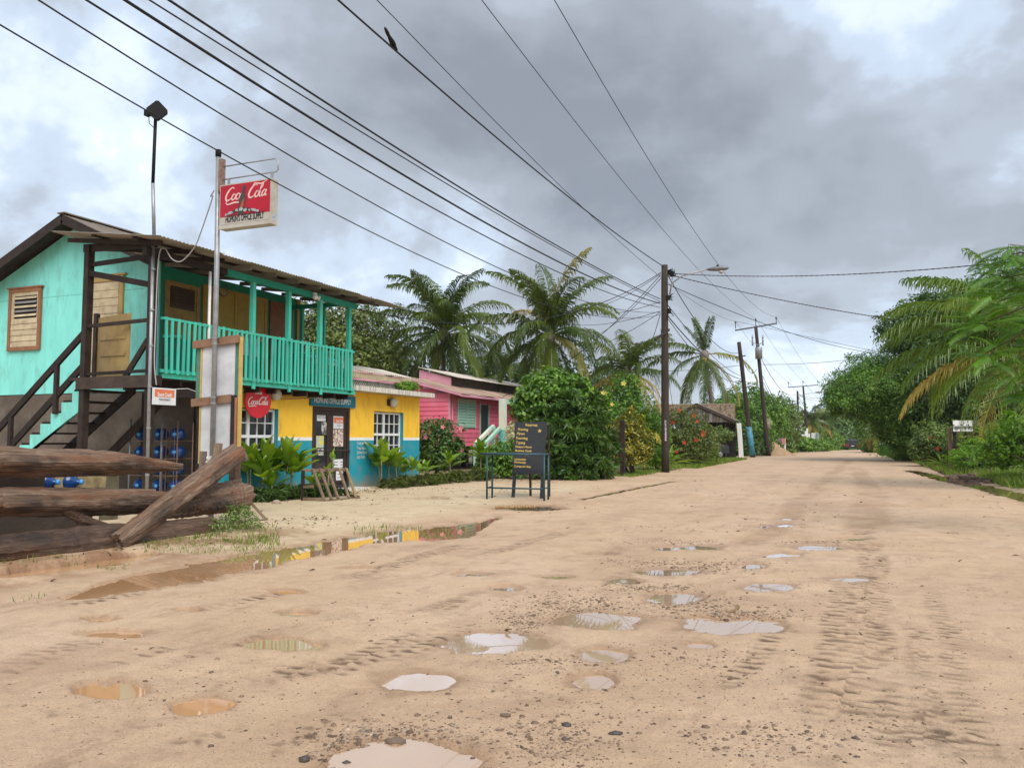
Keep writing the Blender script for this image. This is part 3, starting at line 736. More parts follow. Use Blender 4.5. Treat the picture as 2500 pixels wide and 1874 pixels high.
# muddy standing water: every puddle its own sheet
def water_mat(nm, c1, c2, coat):
    m = bpy.data.materials.new(nm); m.use_nodes = True
    n, l = m.node_tree.nodes, m.node_tree.links
    b = n['Principled BSDF']
    t = n.new('ShaderNodeTexCoord'); z = n.new('ShaderNodeTexNoise'); z.inputs['Scale'].default_value = 0.8
    l.new(t.outputs['Object'], z.inputs['Vector'])
    rp = ramp(n, [(0.3, c1), (0.7, c2)]); l.new(z.outputs['Fac'], rp.inputs[0])
    l.new(rp.outputs[0], b.inputs['Base Color'])
    b.inputs['Roughness'].default_value = 0.015
    b.inputs['Specular IOR Level'].default_value = 0.5 if coat > 2 else 0.25
    b.inputs['IOR'].default_value = 1.4
    b.inputs['Coat Weight'].default_value = 1.0; b.inputs['Coat Roughness'].default_value = 0.01; b.inputs['Coat IOR'].default_value = coat
    zz_ = n.new('ShaderNodeTexNoise'); zz_.inputs['Scale'].default_value = 9; l.new(t.outputs['Object'], zz_.inputs['Vector'])
    bp = n.new('ShaderNodeBump'); bp.inputs['Strength'].default_value = 0.02; bp.inputs['Distance'].default_value = 0.01
    l.new(zz_.outputs['Fac'], bp.inputs['Height']); l.new(bp.outputs[0], b.inputs['Normal'])
    return m
waterm = water_mat('muddy_water', (0.52, 0.34, 0.21), (0.60, 0.42, 0.29), 2.4)
siltm = water_mat('silty_water', (0.50, 0.27, 0.125), (0.56, 0.33, 0.175), 1.3)
for (a, b_, hw, hh) in PUD:
    mb = MB(); pts = []
    for k in range(28):
        an = 2 * PI * k / 28
        yy = min(b_ + 1.5 * hh * math.sin(an), 2100)
        pts.append(tuple(onG(0, a + 1.5 * hw * math.cos(an), max(yy, 960), LEVEL)))
    mb.add(pts, [tuple(range(28))])
    for i_, v_ in enumerate(mb.v): mb.v[i_] = (v_[0], v_[1], LEVEL - 0.00025 * (1 + PUD.index((a, b_, hw, hh))))
    o = mb.build('puddle', waterm if a > 800 else siltm); struct(o)
for s in STREAMS:
    mb = MB(); up, dn = [], []
    s2 = [(s[0][0] - 14, s[0][1], s[0][2])] + list(s) + [(s[-1][0] + 14, s[-1][1], s[-1][2])]
    for x, y, w in s2:
        up.append(tuple(onG(0, x, y - w * 1.7, LEVEL))); dn.append(tuple(onG(0, x, y + w * 1.7, LEVEL)))
    k = len(up)
    mb.add(up + dn, [(i, i + 1, k + i + 1, k + i) for i in range(k - 1)])
    o = mb.build('puddle', siltm); struct(o)

# gravel lying about the holes
def ico():
    t = (1 + 5 ** 0.5) / 2
    v = np.array([(-1, t, 0), (1, t, 0), (-1, -t, 0), (1, -t, 0), (0, -1, t), (0, 1, t), (0, -1, -t), (0, 1, -t), (t, 0, -1), (t, 0, 1), (-t, 0, -1), (-t, 0, 1)], float)
    f = np.array([(0, 11, 5), (0, 5, 1), (0, 1, 7), (0, 7, 10), (0, 10, 11), (1, 5, 9), (5, 11, 4), (11, 10, 2), (10, 7, 6), (7, 1, 8), (3, 9, 4), (3, 4, 2), (3, 2, 6), (3, 6, 8), (3, 8, 9), (4, 9, 5), (2, 4, 11), (6, 2, 10), (8, 6, 7), (9, 8, 1)])
    return v / np.linalg.norm(v[0]), f
def gravel():
    g = np.random.default_rng(5)
    ZN = [(850, 1590, 210, 45, 1100, .85), (1200, 1600, 150, 60, 900, .85), (760, 1625, 90, 35, 350, 1.1), (1230, 1310, 140, 32, 1500, .8), (1130, 1345, 60, 22, 500, .8), (1480, 1305, 120, 20, 900, .8),
          (1400, 1268, 110, 10, 700, .8), (1520, 1225, 120, 14, 700, .8), (1400, 1215, 120, 10, 500, .7), (1600, 1330, 160, 12, 800, .8), (1450, 1170, 110, 7, 400, .7), (1760, 1172, 90, 5, 300, .7), (1180, 1430, 150, 20, 300, .8),
          (1500, 1430, 260, 60, 700, .7), (1250, 1500, 450, 90, 900, .7), (1900, 1560, 300, 90, 600, .6), (400, 1500, 350, 110, 600, .6), (900, 1330, 380, 60, 500, .6), (1750, 1280, 220, 60, 500, .6), (1400, 1139, 60, 4, 120, .7), (1600, 1140, 200, 12, 250, .7),
          (2050, 1400, 150, 160, 400, .5), (1650, 1600, 260, 50, 700, .8)]
    P, S = [], []
    for a, b_, hw, hh, cnt, k in ZN:
        ux = g.normal(0, 0.5, cnt); uy = g.normal(0, 0.5, cnt)
        for i in range(cnt):
            yy = b_ + uy[i] * hh
            if yy > 1700: continue
            p = onG(0, a + ux[i] * hw, yy)
            P.append((p.x, p.y)); S.append(k)
    P = np.array(P); S = np.array(S)
    h, wet, *_ = ground_fields(P[:, 0], P[:, 1])
    r = pud_r(P[:, 0], P[:, 1])
    keep = r > 0.93
    P, S, h = P[keep], S[keep], h[keep]
    n = len(P)
    dist = np.hypot(P[:, 0], P[:, 1])
    size = S * np.exp(g.normal(-5.35, 0.62, n)) * (0.75 + dist / 14.0).clip(0.8, 1.6)
    size = np.minimum(size, 0.019)
    v, f = ico()
    sc = size[:, None] * np.stack([g.uniform(.8, 1.5, n), g.uniform(.7, 1.2, n), g.uniform(.45, .8, n)], 1)
    an = g.uniform(0, 2 * PI, n)
    V = v[None] * (1 + g.uniform(-.22, .22, (n, 12, 1))) * sc[:, None, :]
    c, s_ = np.cos(an)[:, None], np.sin(an)[:, None]
    X = V[..., 0] * c - V[..., 1] * s_; Y = V[..., 0] * s_ + V[..., 1] * c
    V = np.stack([X + P[:, 0:1], Y + P[:, 1:2], V[..., 2] + h[:, None] - size[:, None] * 0.05], -1).reshape(-1, 3)
    Fa = (f[None] + (np.arange(n) * 12)[:, None, None]).reshape(-1, 3)
    return np_mesh('gravel', V, Fa)
gravm = leafmat('gravel_stone', [(0.065, 0.040, 0.024), (0.13, 0.08, 0.048), (0.21, 0.135, 0.083), (0.33, 0.225, 0.145), (0.16, 0.10, 0.062), (0.08, 0.055, 0.04), (0.45, 0.33, 0.23)], 0.6, 0.0)
gv = link('gravel', gravel(), gravm)
tag(gv, 'loose brown gravel scattered around the potholes', 'gravel', kind='stuff')
v_ico, f_ico = ico()
stonem = mat('dark_stone', (0.05, 0.045, 0.042), (0.085, 0.07, 0.058), 20, 0.55, 0.2, 40)
stonebr = mat('brown_stone', (0.20, 0.14, 0.10), (0.13, 0.09, 0.065), 20, 0.65, 0.2, 40)
def stone(x, y, s, sq, m, lab):
    p = onG(0, x, y); g = np.random.default_rng(int(x * 7 + y))
    V = v_ico * (1 + g.uniform(-.2, .2, (12, 1))) * np.array(sq) * s
    h = float(ground_fields(np.array([p.x]), np.array([p.y]))[0][0])
    me = np_mesh('stone', V, f_ico)
    o = link('stone', me, m); o.location = (p.x, p.y, h + s * sq[2] * 0.25); o.rotation_euler = (0, 0, PSI)
    tag(o, lab, 'stone', 'larger stones on the road')
stone(1330, 1584, 0.026, (1.7, .7, .55), stonem, 'long dark grey pebble lying alone on wet sand near the bottom edge')
stone(657, 1641, 0.024, (1.2, .9, .9), stonem, 'blue-grey rounded stone at the outer edge of the bottom gravel')
stone(748, 1641, 0.022, (1.2, .9, .8), stonem, 'black stone among gravel beside the puddle at the bottom edge')
stone(1093, 1548, 0.022, (1.4, 1, .7), stonebr, 'brown lump of stone above the puddle at the bottom edge')
stone(1225, 1565, 0.022, (1.3, 1, .7), stonem, 'dark stone half buried below the long pebble puddles')
stone(855, 1598, 0.034, (1.6, 1, .5), stonebr, 'flat brown stone embedded above the bottom puddle')
# ================================================================== TEAL AND YELLOW SHOP HOUSE
XW, XB, XV = -13.1, -12.6, -14.9          # shop front, balcony rail line, upper veranda wall
YG = 14.5                                  # gable end facing the camera
FL = 2.65                                  # upper floor
shop = thing('two_storey_shop', 'two-storey house with teal upper veranda over a yellow and blue shop front', 'building', (-17, 18, 0))
def bx(name, m, x0, x1, y0, y1, z0, z1, par=None, **k):
    return MB().box(x0, x1, y0, y1, z0, z1).build(name, m, par or shop, **k)
def bm_(name, m, p, q, w, h, par=None, **k):
    return MB().beam(p, q, w, h).build(name, m, par or shop, **k)
# --- ground floor masonry
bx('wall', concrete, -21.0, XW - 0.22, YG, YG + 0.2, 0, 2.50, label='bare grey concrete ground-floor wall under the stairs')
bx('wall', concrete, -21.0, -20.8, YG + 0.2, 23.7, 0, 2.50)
bx('wall', yellow, -20.8, XW - 0.2, 23.56, 23.76, 0, 2.72)
# shop front pieces between the openings; blue below, white band, yellow above
OPEN = [(14.95, 16.62, 0.80, 2.14), (18.0, 19.76, 0.06, 2.27), (21.0, 22.72, 0.86, 2.23)]
Y0, Y1, ZB0, ZB1, ZT = YG, 23.76, 1.37, 1.455, 2.74
lower, upper = MB(), MB()
class _Band:
    def box(s, *q): return MB().box(*q).build('painted_band', whitep, shop)
band = _Band()
cur = Y0
for (a, b, z0, z1) in OPEN:
    lower.box(XW - 0.2, XW, cur, a, 0, ZB0); band.box(XW - 0.2, XW + 0.004, cur, a, ZB0, ZB1); upper.box(XW - 0.2, XW, cur, a, ZB1, ZT)
    lower.box(XW - 0.2, XW, a, b, 0, z0); upper.box(XW - 0.2, XW, a, b, z1, ZT)
    cur = b
lower.box(XW - 0.2, XW, cur, Y1, 0, ZB0); band.box(XW - 0.2, XW + 0.004, cur, Y1, ZB0, ZB1); upper.box(XW - 0.2, XW, cur, Y1, ZB1, ZT)
lower.build('wall', bluew, shop, label='blue painted lower half of the shop front'); upper.build('wall', yellow, shop, label='yellow painted upper half of the shop front')
# --- sash windows with muntins, set back in blue reveals
def sash_window(a, b, z0, z1):
    w = bx('window', bluew, XW - 0.199, XW - 0.19, a, b, z0, z1)
    for n_, q in (('reveal', (a, a + 0.004, z0, z1)), ('reveal', (b - 0.004, b, z0, z1))):
        bx(n_, bluew, XW - 0.19, XW - 0.002, *q, par=w)
    xs = XW - 0.15
    A, B, C, D = a + 0.02, b - 0.02, z0 + 0.02, z1 - 0.02
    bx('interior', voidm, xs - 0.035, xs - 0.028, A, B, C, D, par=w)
    fr = MB(); t = 0.05
    fr.box(xs, xs + 0.05, A, A + t, C, D).box(xs, xs + 0.05, B - t, B, C, D).box(xs, xs + 0.05, A + t, B - t, C, C + t).box(xs, xs + 0.05, A + t, B - t, D - t, D)
    zm = (C + D) / 2; ym = A + (B - A) * 0.42
    fr.box(xs, xs + 0.056, A + t, B - t, zm - 0.035, zm + 0.035)
    fr.box(xs, xs + 0.054, ym - 0.04, ym + 0.04, C + t, zm - 0.035).box(xs, xs + 0.054, ym - 0.04, ym + 0.04, zm + 0.035, D - t)
    fr.build('window_frame', whitep, w)
    for (za, zb) in ((C + t, zm - 0.035), (zm + 0.035, D - t)):
        for (ya, yb, cols) in ((A + t, ym - 0.04, 2), (ym + 0.04, B - t, 3)):
            for i in range(1, cols):
                yy = ya + (yb - ya) * i / cols
                bx('muntin', whitep, xs + 0.012, xs + 0.04, yy - 0.012, yy + 0.012, za, zb, par=w)
            zz_ = (za + zb) / 2
            bx('muntin', whitep, xs + 0.014, xs + 0.042, ya, yb, zz_ - 0.012, zz_ + 0.012, par=w)
            for i in range(cols):
                for (zc, zd) in ((za, zz_ - 0.012), (zz_ + 0.012, zb)):
                    bx('pane', glass, xs + 0.004, xs + 0.010, ya + (yb - ya) * i / cols + 0.004, ya + (yb - ya) * (i + 1) / cols - 0.004, zc, zd, par=w)
    return w
sash_window(*OPEN[0]); sash_window(*OPEN[2])
# --- double shop door with notices
a, b, z0, z1 = OPEN[1]
door = MB().box(XW - 0.12, XW - 0.02, a, a + 0.11, z0, z1).box(XW - 0.12, XW - 0.02, b - 0.11, b, z0, z1).box(XW - 0.12, XW - 0.02, a + 0.11, b - 0.11, z1 - 0.10, z1).build('door', dkbrown, shop, label='dark brown double glazed door covered in notices')
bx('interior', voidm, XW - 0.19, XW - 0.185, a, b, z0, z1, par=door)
ymid = (a + b) / 2 - 0.02
for ya, yb in ((a + 0.115, ymid - 0.004), (ymid + 0.004, b - 0.115)):
    lf = MB().box(XW - 0.10, XW - 0.045, ya, ya + 0.13, z0 + 0.02, z1 - 0.105).box(XW - 0.10, XW - 0.045, yb - 0.13, yb, z0 + 0.02, z1 - 0.105)
    lf.box(XW - 0.10, XW - 0.045, ya + 0.13, yb - 0.13, z1 - 0.22, z1 - 0.105).box(XW - 0.10, XW - 0.045, ya + 0.13, yb - 0.13, z0 + 0.02, z0 + 0.22)
    lf.build('door_leaf', dkbrown, door)
    bx('pane', glass, XW - 0.078, XW - 0.070, ya + 0.13, yb - 0.13, z0 + 0.22, z1 - 0.22, par=door)
MB().tube([(XW + 0.02, a + 0.02, 1.10), (XW + 0.02, b - 0.02, 1.09)], 0.018, 8).build('security_bar', dkbrown, door)
bx('doorstep', slabm, XW + 0.0, XW + 0.5, a - 0.1, b + 0.25, 0.0, 0.075)
def paper(c, x0, y0, x1, y1, m, lift=0.0):
    p, q = onX(4, x0, y0, XW - 0.06), onX(4, x1, y1, XW - 0.06)
    xx = XW - 0.066 + lift
    return MB().box(xx, xx + 0.003, p.y, q.y, q.z, p.z).build('notice', m, door), p, q, xx + 0.003
pblue = mat('notice_navy', (0.03, 0.08, 0.15), (0.05, 0.13, 0.22), 9, 0.5)
pgrey = mat('notice_photo', (0.08, 0.08, 0.08), (0.62, 0.60, 0.58), 9, 0.5, lo=0.42, hi=0.55)
pcoll = mat('notice_collage', (0.20, 0.09, 0.06), (0.74, 0.66, 0.58), 14, 0.45, lo=0.42, hi=0.58)
pyel = mat('notice_yellow', (0.70, 0.62, 0.08), (0.40, 0.50, 0.55), 7, 0.5, lo=0.47, hi=0.53)
pwht = mat('notice_white', (0.72, 0.73, 0.74), (0.62, 0.63, 0.64), 5, 0.5)
porange = mat('notice_orange', (0.70, 0.20, 0.09), (0.62, 0.17, 0.08), 5, 0.5)
RY, RZ, RX = Vector((0, 1, 0)), Vector((0, 0, 1)), Vector((1, 0, 0))
n1, p, q, xx = paper(4, 800, 432, 905, 545, pblue)
text('ADMITTED', (xx, p.y + 0.04, p.z - 0.13), RY, RZ, 0.075, inkwht, n1, lift=0.002)
n2, p, q, xx = paper(4, 825, 490, 903, 545, pwht, 0.006)
text('NOTICE', (xx, p.y + 0.03, q.z + 0.07), RY, RZ, 0.10, inkblk, n2, lift=0.002)
paper(4, 868, 552, 921, 665, pgrey, 0.003)
paper(4, 817, 676, 886, 783, pyel, 0.001); paper(4, 815, 792, 884, 852, pgrey, 0.001)
n3, p, q, xx = paper(4, 975, 498, 1079, 615, pwht, 0.001)
bx('notice_header', porange, xx, xx + 0.002, p.y + 0.02, q.y - 0.02, q.z + (p.z - q.z) * 0.45, p.z - 0.03, par=n3)
text('Smart Credit', (xx + 0.002, (p.y + q.y) / 2, p.z - 0.16), RY, RZ, 0.10, inkwht, n3, align='CENTER', lift=0.002, weight=0.003, wx=0.6)
text('smart!', (xx, (p.y + q.y) / 2, q.z + 0.07), RY, RZ, 0.09, mat('notice_grey_ink', (0.35, 0.3, 0.3)), n3, align='CENTER', lift=0.002)
paper(4, 972, 620, 1086, 772, pcoll, 0.002)
n4, p, q, xx = paper(4, 968, 888, 1086, 975, pwht, 0.001)
for i in range(5):
    for k in (0, 1):
        bx('print_line', inkblk, xx, xx + 0.001, p.y + 0.06 + k * 0.30, p.y + 0.24 + k * 0.30, p.z - 0.09 - i * 0.075, p.z - 0.075 - i * 0.075, par=n4)
n5, p, q, xx = paper(4, 968, 995, 1080, 1150, pwht, 0.003)
for i in range(7):
    bx('print_line', inkblk, xx, xx + 0.001, p.y + 0.22, p.y + 0.50 - (i % 3) * 0.05, p.z - 0.10 - i * 0.09, p.z - 0.082 - i * 0.09, par=n5)
# --- name board over the door
p, q = onX(4, 770, 290, XW + 0.05), onX(4, 1170, 412, XW + 0.05)
sb = bx('sign_board', signblue, XW + 0.003, XW + 0.06, p.y, q.y, 2.275, 2.60, label='dark blue name board over the shop door')
text('HOPKINS OFFICE SUPPLY', (XW + 0.06, p.y + 0.13, 2.36), RY, RZ, 0.20, inkwht, sb, wx=0.76, wob=0.015, weight=0.002)
# --- painted services on the blue wall
for i, (s_, yy) in enumerate((('Computer Repairs', 742), ('Phone Repairs', 788), ('Software Install', 828), ('Logo Design', 866))):
    p = onX(4, 1183, yy + 12, XW)
    text(s_, p, RY, RZ, 0.135, inkwht, shop, name='wall_lettering', wx=0.62, lift=0.005, wob=0.03)
# --- upper floor gable wall of plywood panels
zr, xr, sl_r = 6.74, -17.5, 0.44
def zroof(x): return zr - abs(x - xr) * sl_r
def wall_panel(x0, x1, z0, z1f, m=teal):
    mb = MB(); xs_ = [x0] + ([xr] if x0 < xr < x1 else []) + [x1]
    poly = [(x0, z0), (x1, z0)] + [(x, z1f(x)) for x in reversed(xs_)]
    return mb.prism(poly, (0, YG + 0.05, 0), (1, 0, 0), (0, 0, 1), 0.05).build('wall_panel', m, shop)
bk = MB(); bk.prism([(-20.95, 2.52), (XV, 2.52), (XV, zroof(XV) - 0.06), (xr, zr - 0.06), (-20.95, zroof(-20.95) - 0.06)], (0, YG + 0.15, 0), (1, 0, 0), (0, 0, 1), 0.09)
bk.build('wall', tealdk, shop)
edges = [-20.95, -19.78, -18.56, -17.34, -16.12, XV]
WIN = (-19.9, -18.74, 3.62, 5.20)
for i in range(5):
    wall_panel(edges[i] + 0.003, edges[i + 1] - 0.003, 2.52, lambda x: 4.93)
    wall_panel(edges[i] + 0.003, edges[i + 1] - 0.003, 4.937, lambda x: zroof(x) - 0.05)
# louvred window and plank door in the gable wall
def louvre(x0, x1, z0, z1, par, blades=True):
    w = bx('window', cream, x0, x1, YG - 0.04, YG - 0.012, z0, z1, par=par)
    t = 0.09
    for q in ((x0 - t, x0, z0 - t, z1 + t), (x1, x1 + t, z0 - t, z1 + t), (x0, x1, z1, z1 + t), (x0, x1, z0 - t, z0)):
        bx('window_frame', brnframe, q[0], q[1], YG - 0.065, YG - 0.004, q[2], q[3], par=w)
    bx('window_cap', brnframe, x0 - t - 0.05, x1 + t + 0.05, YG - 0.09, YG - 0.004, z1 + t, z1 + t + 0.035, par=w)
    zs = z0 + (z1 - z0) * 0.52
    bx('dark_gap', voidm, x0 + 0.12, x1 - 0.06, YG - 0.044, YG - 0.041, zs, z1 - 0.10, par=w)
    for k in range(5):
        zc = zs + 0.02 + (z1 - 0.12 - zs) * (k + 0.5) / 5
        MB().beam((x0 + 0.12, YG - 0.055, zc), (x1 - 0.06, YG - 0.055, zc), 0.008, 0.075, up=(0, 0.55, 1)).build('slat', greyb if k % 2 else cream, w)
    for k in range(5):
        zc = z0 + (zs - z0) * (k + 0.5) / 5
        MB().beam((x0 + 0.02, YG - 0.048, zc), (x1 - 0.02, YG - 0.048, zc), 0.012, (zs - z0) / 5 - 0.012, up=(0, 0.08, 1)).build('slat', cream, w)
    return w
louvre(WIN[0] + 0.1, WIN[1] - 0.08, WIN[2] + 0.1, WIN[3] - 0.08, shop)
gd = bx('door', cream, -16.98, -16.10, YG - 0.03, YG - 0.008, FL, 5.18, label='cream boarded door in the teal gable wall')
for q in ((-17.1, -16.98, FL, 5.30), (-16.10, -15.98, FL, 5.30), (-16.98, -16.10, 5.18, 5.30)):
    bx('door_frame', brnframe if q[0] < -17 else tanwood, q[0], q[1], YG - 0.06, YG - 0.004, q[2], q[3], par=gd)
bx('door_cap', tanwood, -17.18, -15.90, YG - 0.08, YG - 0.004, 5.302, 5.345, par=gd)
for k in range(13):
    bx('slat', cream, -16.95, -16.13, YG - 0.045 - 0.006 * (k % 2), YG - 0.031, FL + 0.04 + k * 0.19, FL + 0.215 + k * 0.19, par=gd)
# --- main roof: corrugated sheets on two slopes, barge boards
def corr(p_eave0, p_eave1, p_top0, p_top1, m, par, name='roof_sheet', wide=0.82, pitch=0.1, amp=0.012, lap=0.012, drop=0.0, rg=rnd):
    """sheets side by side along the eave; each a waved strip with real thickness"""
    e0, e1, t0, t1 = map(Vector, (p_eave0, p_eave1, p_top0, p_top1))
    L = (e1 - e0).length; cnt = max(1, round(L / wide)); nrm = (e1 - e0).cross(t0 - e0).normalized()
    if nrm.z < 0: nrm = -nrm
    for k in range(cnt):
        f0, f1 = k / cnt, (k + 1) / cnt; f1b = min(1, f1 + 0.04 / cnt)
        steps = max(4, int((f1b - f0) * L / pitch * 4)); ext = rg.uniform(-0.03, 0.04); off = lap * (k % 2) + rg.uniform(0, 0.006)
        vs = []
        for i in range(steps + 1):
            f = f0 + (f1b - f0) * i / steps
            wv = amp * math.sin(2 * PI * f * L / pitch)
            for a_, b_ in ((e0.lerp(e1, f), t0.lerp(t1, f)),):
                ee = a_ + (a_ - b_).normalized() * ext
                for pnt in (ee, b_):
                    vs.append(pnt + nrm * (wv + off)); vs.append(pnt + nrm * (wv + off - 0.004))
        fs = []
        for i in range(steps):
            c = 4 * i; d = c + 4
            fs += [(c, c + 2, d + 2, d), (c + 1, d + 1, d + 3, c + 3), (c, d, d + 1, c + 1), (c + 2, c + 3, d + 3, d + 2)]
        MB().add(vs, fs).build(name, m, par)
yA, yB = YG - 0.55, 20.2
corr((XV + 0.25, yA, zroof(XV + 0.25) + 0.06), (XV + 0.25, yB, zroof(XV + 0.25) + 0.06), (xr, yA, zr + 0.06), (xr, yB, zr + 0.06), roofbr, shop)
corr((-21.6, yA, zroof(-21.6) + 0.06), (-21.6, yB, zroof(-21.6) + 0.06), (xr - 0.002, yA, zr + 0.06), (xr - 0.002, yB, zr + 0.06), roofbr, shop)
bm_('ridge_cap', roofbr, (xr, yA - 0.02, zr + 0.085), (xr, yB, zr + 0.085), 0.24, 0.03)
bm_('barge_board', darkwood, (xr, yA + 0.03, zr - 0.05), (XV + 0.3, yA + 0.03, zroof(XV + 0.3) - 0.05), 0.04, 0.22)
bm_('barge_board', darkwood, (xr, yA + 0.03, zr - 0.05), (-21.6, yA + 0.03, zroof(-21.6) - 0.05), 0.04, 0.22)
sf = MB()
for x_ in (-21.55, XV + 0.28):
    sf.quad((xr, yA + 0.05, zr + 0.02), (x_, yA + 0.05, zroof(x_) + 0.02), (x_, yB - 0.02, zroof(x_) + 0.02), (xr, yB - 0.02, zr + 0.02))
sf.build('roof_lining', darkwood, shop)
for k in range(5):
    yy = YG + 0.0 - 0.45 + k * 0.0
MB().box(-20.95, -20.9, YG + 0.16, 19.7, 2.52, 5.0).box(-20.9, XV - 0.14, 19.6, 19.7, 2.52, 5.4).build('wall', teal, shop)
# --- veranda wall with doors and louvre window behind the rail
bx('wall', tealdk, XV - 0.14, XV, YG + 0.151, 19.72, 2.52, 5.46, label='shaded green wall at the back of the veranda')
def vpanel(c, x0, y0, x1, y1, m, fm=None, slats=0, nm='door'):
    p, q = onX(2, x0, y0, XV), onX(2, x1, y1, XV)
    d = bx(nm, m, XV + 0.004, XV + 0.03, p.y, q.y, max(q.z, FL), p.z)
    if fm:
        for (u0, u1, v0, v1) in ((p.y - 0.11, p.y, FL, p.z + 0.1), (q.y, q.y + 0.11, FL, p.z + 0.1), (p.y, q.y, p.z, p.z + 0.1)):
            bx('door_frame', fm, XV + 0.004, XV + 0.05, u0, u1, v0 if nm == 'door' else max(q.z - 0.1, FL), v1, par=d)
    for k in range(slats):
        zz_ = max(q.z, FL) + (p.z - max(q.z, FL)) * (k + 0.5) / slats
        bx('slat', m, XV + 0.03, XV + 0.045, p.y + 0.03, q.y - 0.03, zz_ - (p.z - max(q.z, FL)) / slats * 0.42, zz_ + (p.z - max(q.z, FL)) / slats * 0.42, par=d)
    return d, p, q
brdark = mat('dark_louvre', (0.06, 0.042, 0.03), (0.09, 0.06, 0.045), 5, 0.7, objvar=0.15)
vpanel(2, 155, 880, 318, 1235, tanwood, tanwood, 0, 'door')
p, q = onX(2, 155, 880, XV), onX(2, 318, 1050, XV)
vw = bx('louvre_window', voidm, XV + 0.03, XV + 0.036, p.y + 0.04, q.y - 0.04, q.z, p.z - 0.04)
for k in range(7):
    zz_ = q.z + (p.z - q.z) * (k + 0.5) / 7
    bx('slat', brdark, XV + 0.036, XV + 0.05, p.y + 0.05, q.y - 0.05, zz_ - 0.035, zz_ + 0.028, par=vw)
ytan = mat('door_yellow', (0.40, 0.30, 0.075), (0.34, 0.25, 0.06), 4, 0.6, 0.08, objvar=0.1)
vpanel(2, 385, 905, 556, 1240, ytan, ytan, 0); d2, p, q = vpanel(2, 600, 955, 745, 1240, ytan, ytan, 0)
bx('notice', pwht, XV + 0.031, XV + 0.036, p.y + 0.1, p.y + 0.72, 3.62, 4.1, par=d2)
vpanel(2, 800, 1005, 905, 1240, brnframe, brnframe, 0)
p = onX(2, 985, 1005, XV); bx('corner_board', ytan, XV + 0.001, XV + 0.06, 19.60, 19.735, FL, 5.45)
# --- veranda deck, joists, rails
bx('deck', deckwood, XV + 0.001, XB - 0.06, 12.15, 19.25, FL - 0.05, FL)
for k in range(12):
    yy = 12.35 + k * 0.6
    bx('joist', darkwood, XV + 0.002, XB - 0.07, yy, yy + 0.05, FL - 0.17, FL - 0.052)
bx('fascia', tealrail, XB - 0.055, XB - 0.02, 12.42, 19.25, FL - 0.04, FL + 0.06, label='green board under the veranda rail')
bx('fascia', darkwood, XB - 0.055, XB - 0.02, 12.15, 12.42, FL - 0.2, FL + 0.0)
bx('fascia', deckwood, -14.6, XB - 0.06, 12.10, 12.148, FL - 0.24, FL - 0.0)
bx('beam', darkwood, XB - 0.2, XB - 0.08, 12.3, YG - 0.06, FL - 0.40, FL - 0.23)
bm_('top_rail', tealrail, (XB, 12.36, 3.79), (XB, 19.12, 3.77), 0.09, 0.05)
bm_('bottom_rail', tealrail, (XB - 0.01, 12.36, FL + 0.10), (XB - 0.01, 19.12, FL + 0.09), 0.05, 0.06)
nb = 46
for k in range(nb):
    yy = 12.46 + (18.98 - 12.46) * k / (nb - 1) + rnd.uniform(-0.018, 0.018); ln = rnd.uniform(-0.026, 0.026)
    MB().beam((XB + 0.035, yy, FL + 0.06 + rnd.uniform(-0.015, 0.01)), (XB + 0.035 + rnd.uniform(-.008, .008), yy + ln, 3.82 + rnd.uniform(-0.012, 0.01)), 0.024, 0.062, up=(0, 1, 0)).build('baluster', tealrail, shop)
YE = 19.12
bm_('top_rail', tealrail, (XB - 0.05, YE, 3.78), (XV + 0.08, YE, 3.78), 0.08, 0.05); bm_('bottom_rail', tealrail, (XB - 0.05, YE, FL + 0.1), (XV + 0.08, YE, FL + 0.1), 0.05, 0.06)
for k in range(15):
    xx = XB - 0.14 - k * 0.148
    bx('baluster', tealrail, xx - 0.03, xx + 0.03, YE + 0.03, YE + 0.05, FL + 0.02, 3.80)
for yy, t in ((15.09, 0.10), (16.38, 0.10), (17.66, 0.11), (18.98, 0.11)):
    bx('post', tealrail, XB - 0.12, XB - 0.02, yy - t / 2, yy + t / 2, FL + 0.001, 4.98)
for x_ in (-13.55, -14.28):
    bx('post', tealrail, x_ - 0.05, x_ + 0.05, 19.02, 19.10, FL + 0.001, 5.05)
bx('beam', tealdk, XB - 0.13, XB - 0.02, 14.2, 19.3, 4.98, 5.12)
bx('beam', darkwood, XB - 0.14, XB - 0.03, 11.95, 14.2, 4.99, 5.13)
bx('beam', tealdk, XV + 0.07, XB - 0.14, 19.02, 19.12, 5.05, 5.17)
# teal drip posts that run down in front of the yellow wall
for yy in (15.09, 16.38, 17.66):
    bx('post_foot', tealrail, XB - 0.02, XB + 0.01, yy - 0.05, yy + 0.05, FL - 0.11, FL + 0.16)
# --- porch roof of zinc sheets, rafters and purlins under it
XE = -12.05
corr((XE, 11.7, 5.235), (XE, 21.1, 5.22), (XV - 0.05, 11.7, 5.60), (XV - 0.05, 20.5, 5.60), roofunder, shop, wide=0.84)
for k in range(10):
    yy = 12.05 + k * 0.86
    bm_('rafter', darkwood if k < 3 else greyb, (XV + 0.02, yy, 5.49), (XE - 0.30, yy, 5.20), 0.05, 0.09)
for f in (0.30, 0.68):
    x_ = XE + 0.1 + (XV - XE) * f; z_ = 5.20 + 0.36 * f
    bm_('purlin', darkwood, (x_, 11.78, z_), (x_, 20.7, z_ - 0.02), 0.07, 0.04)
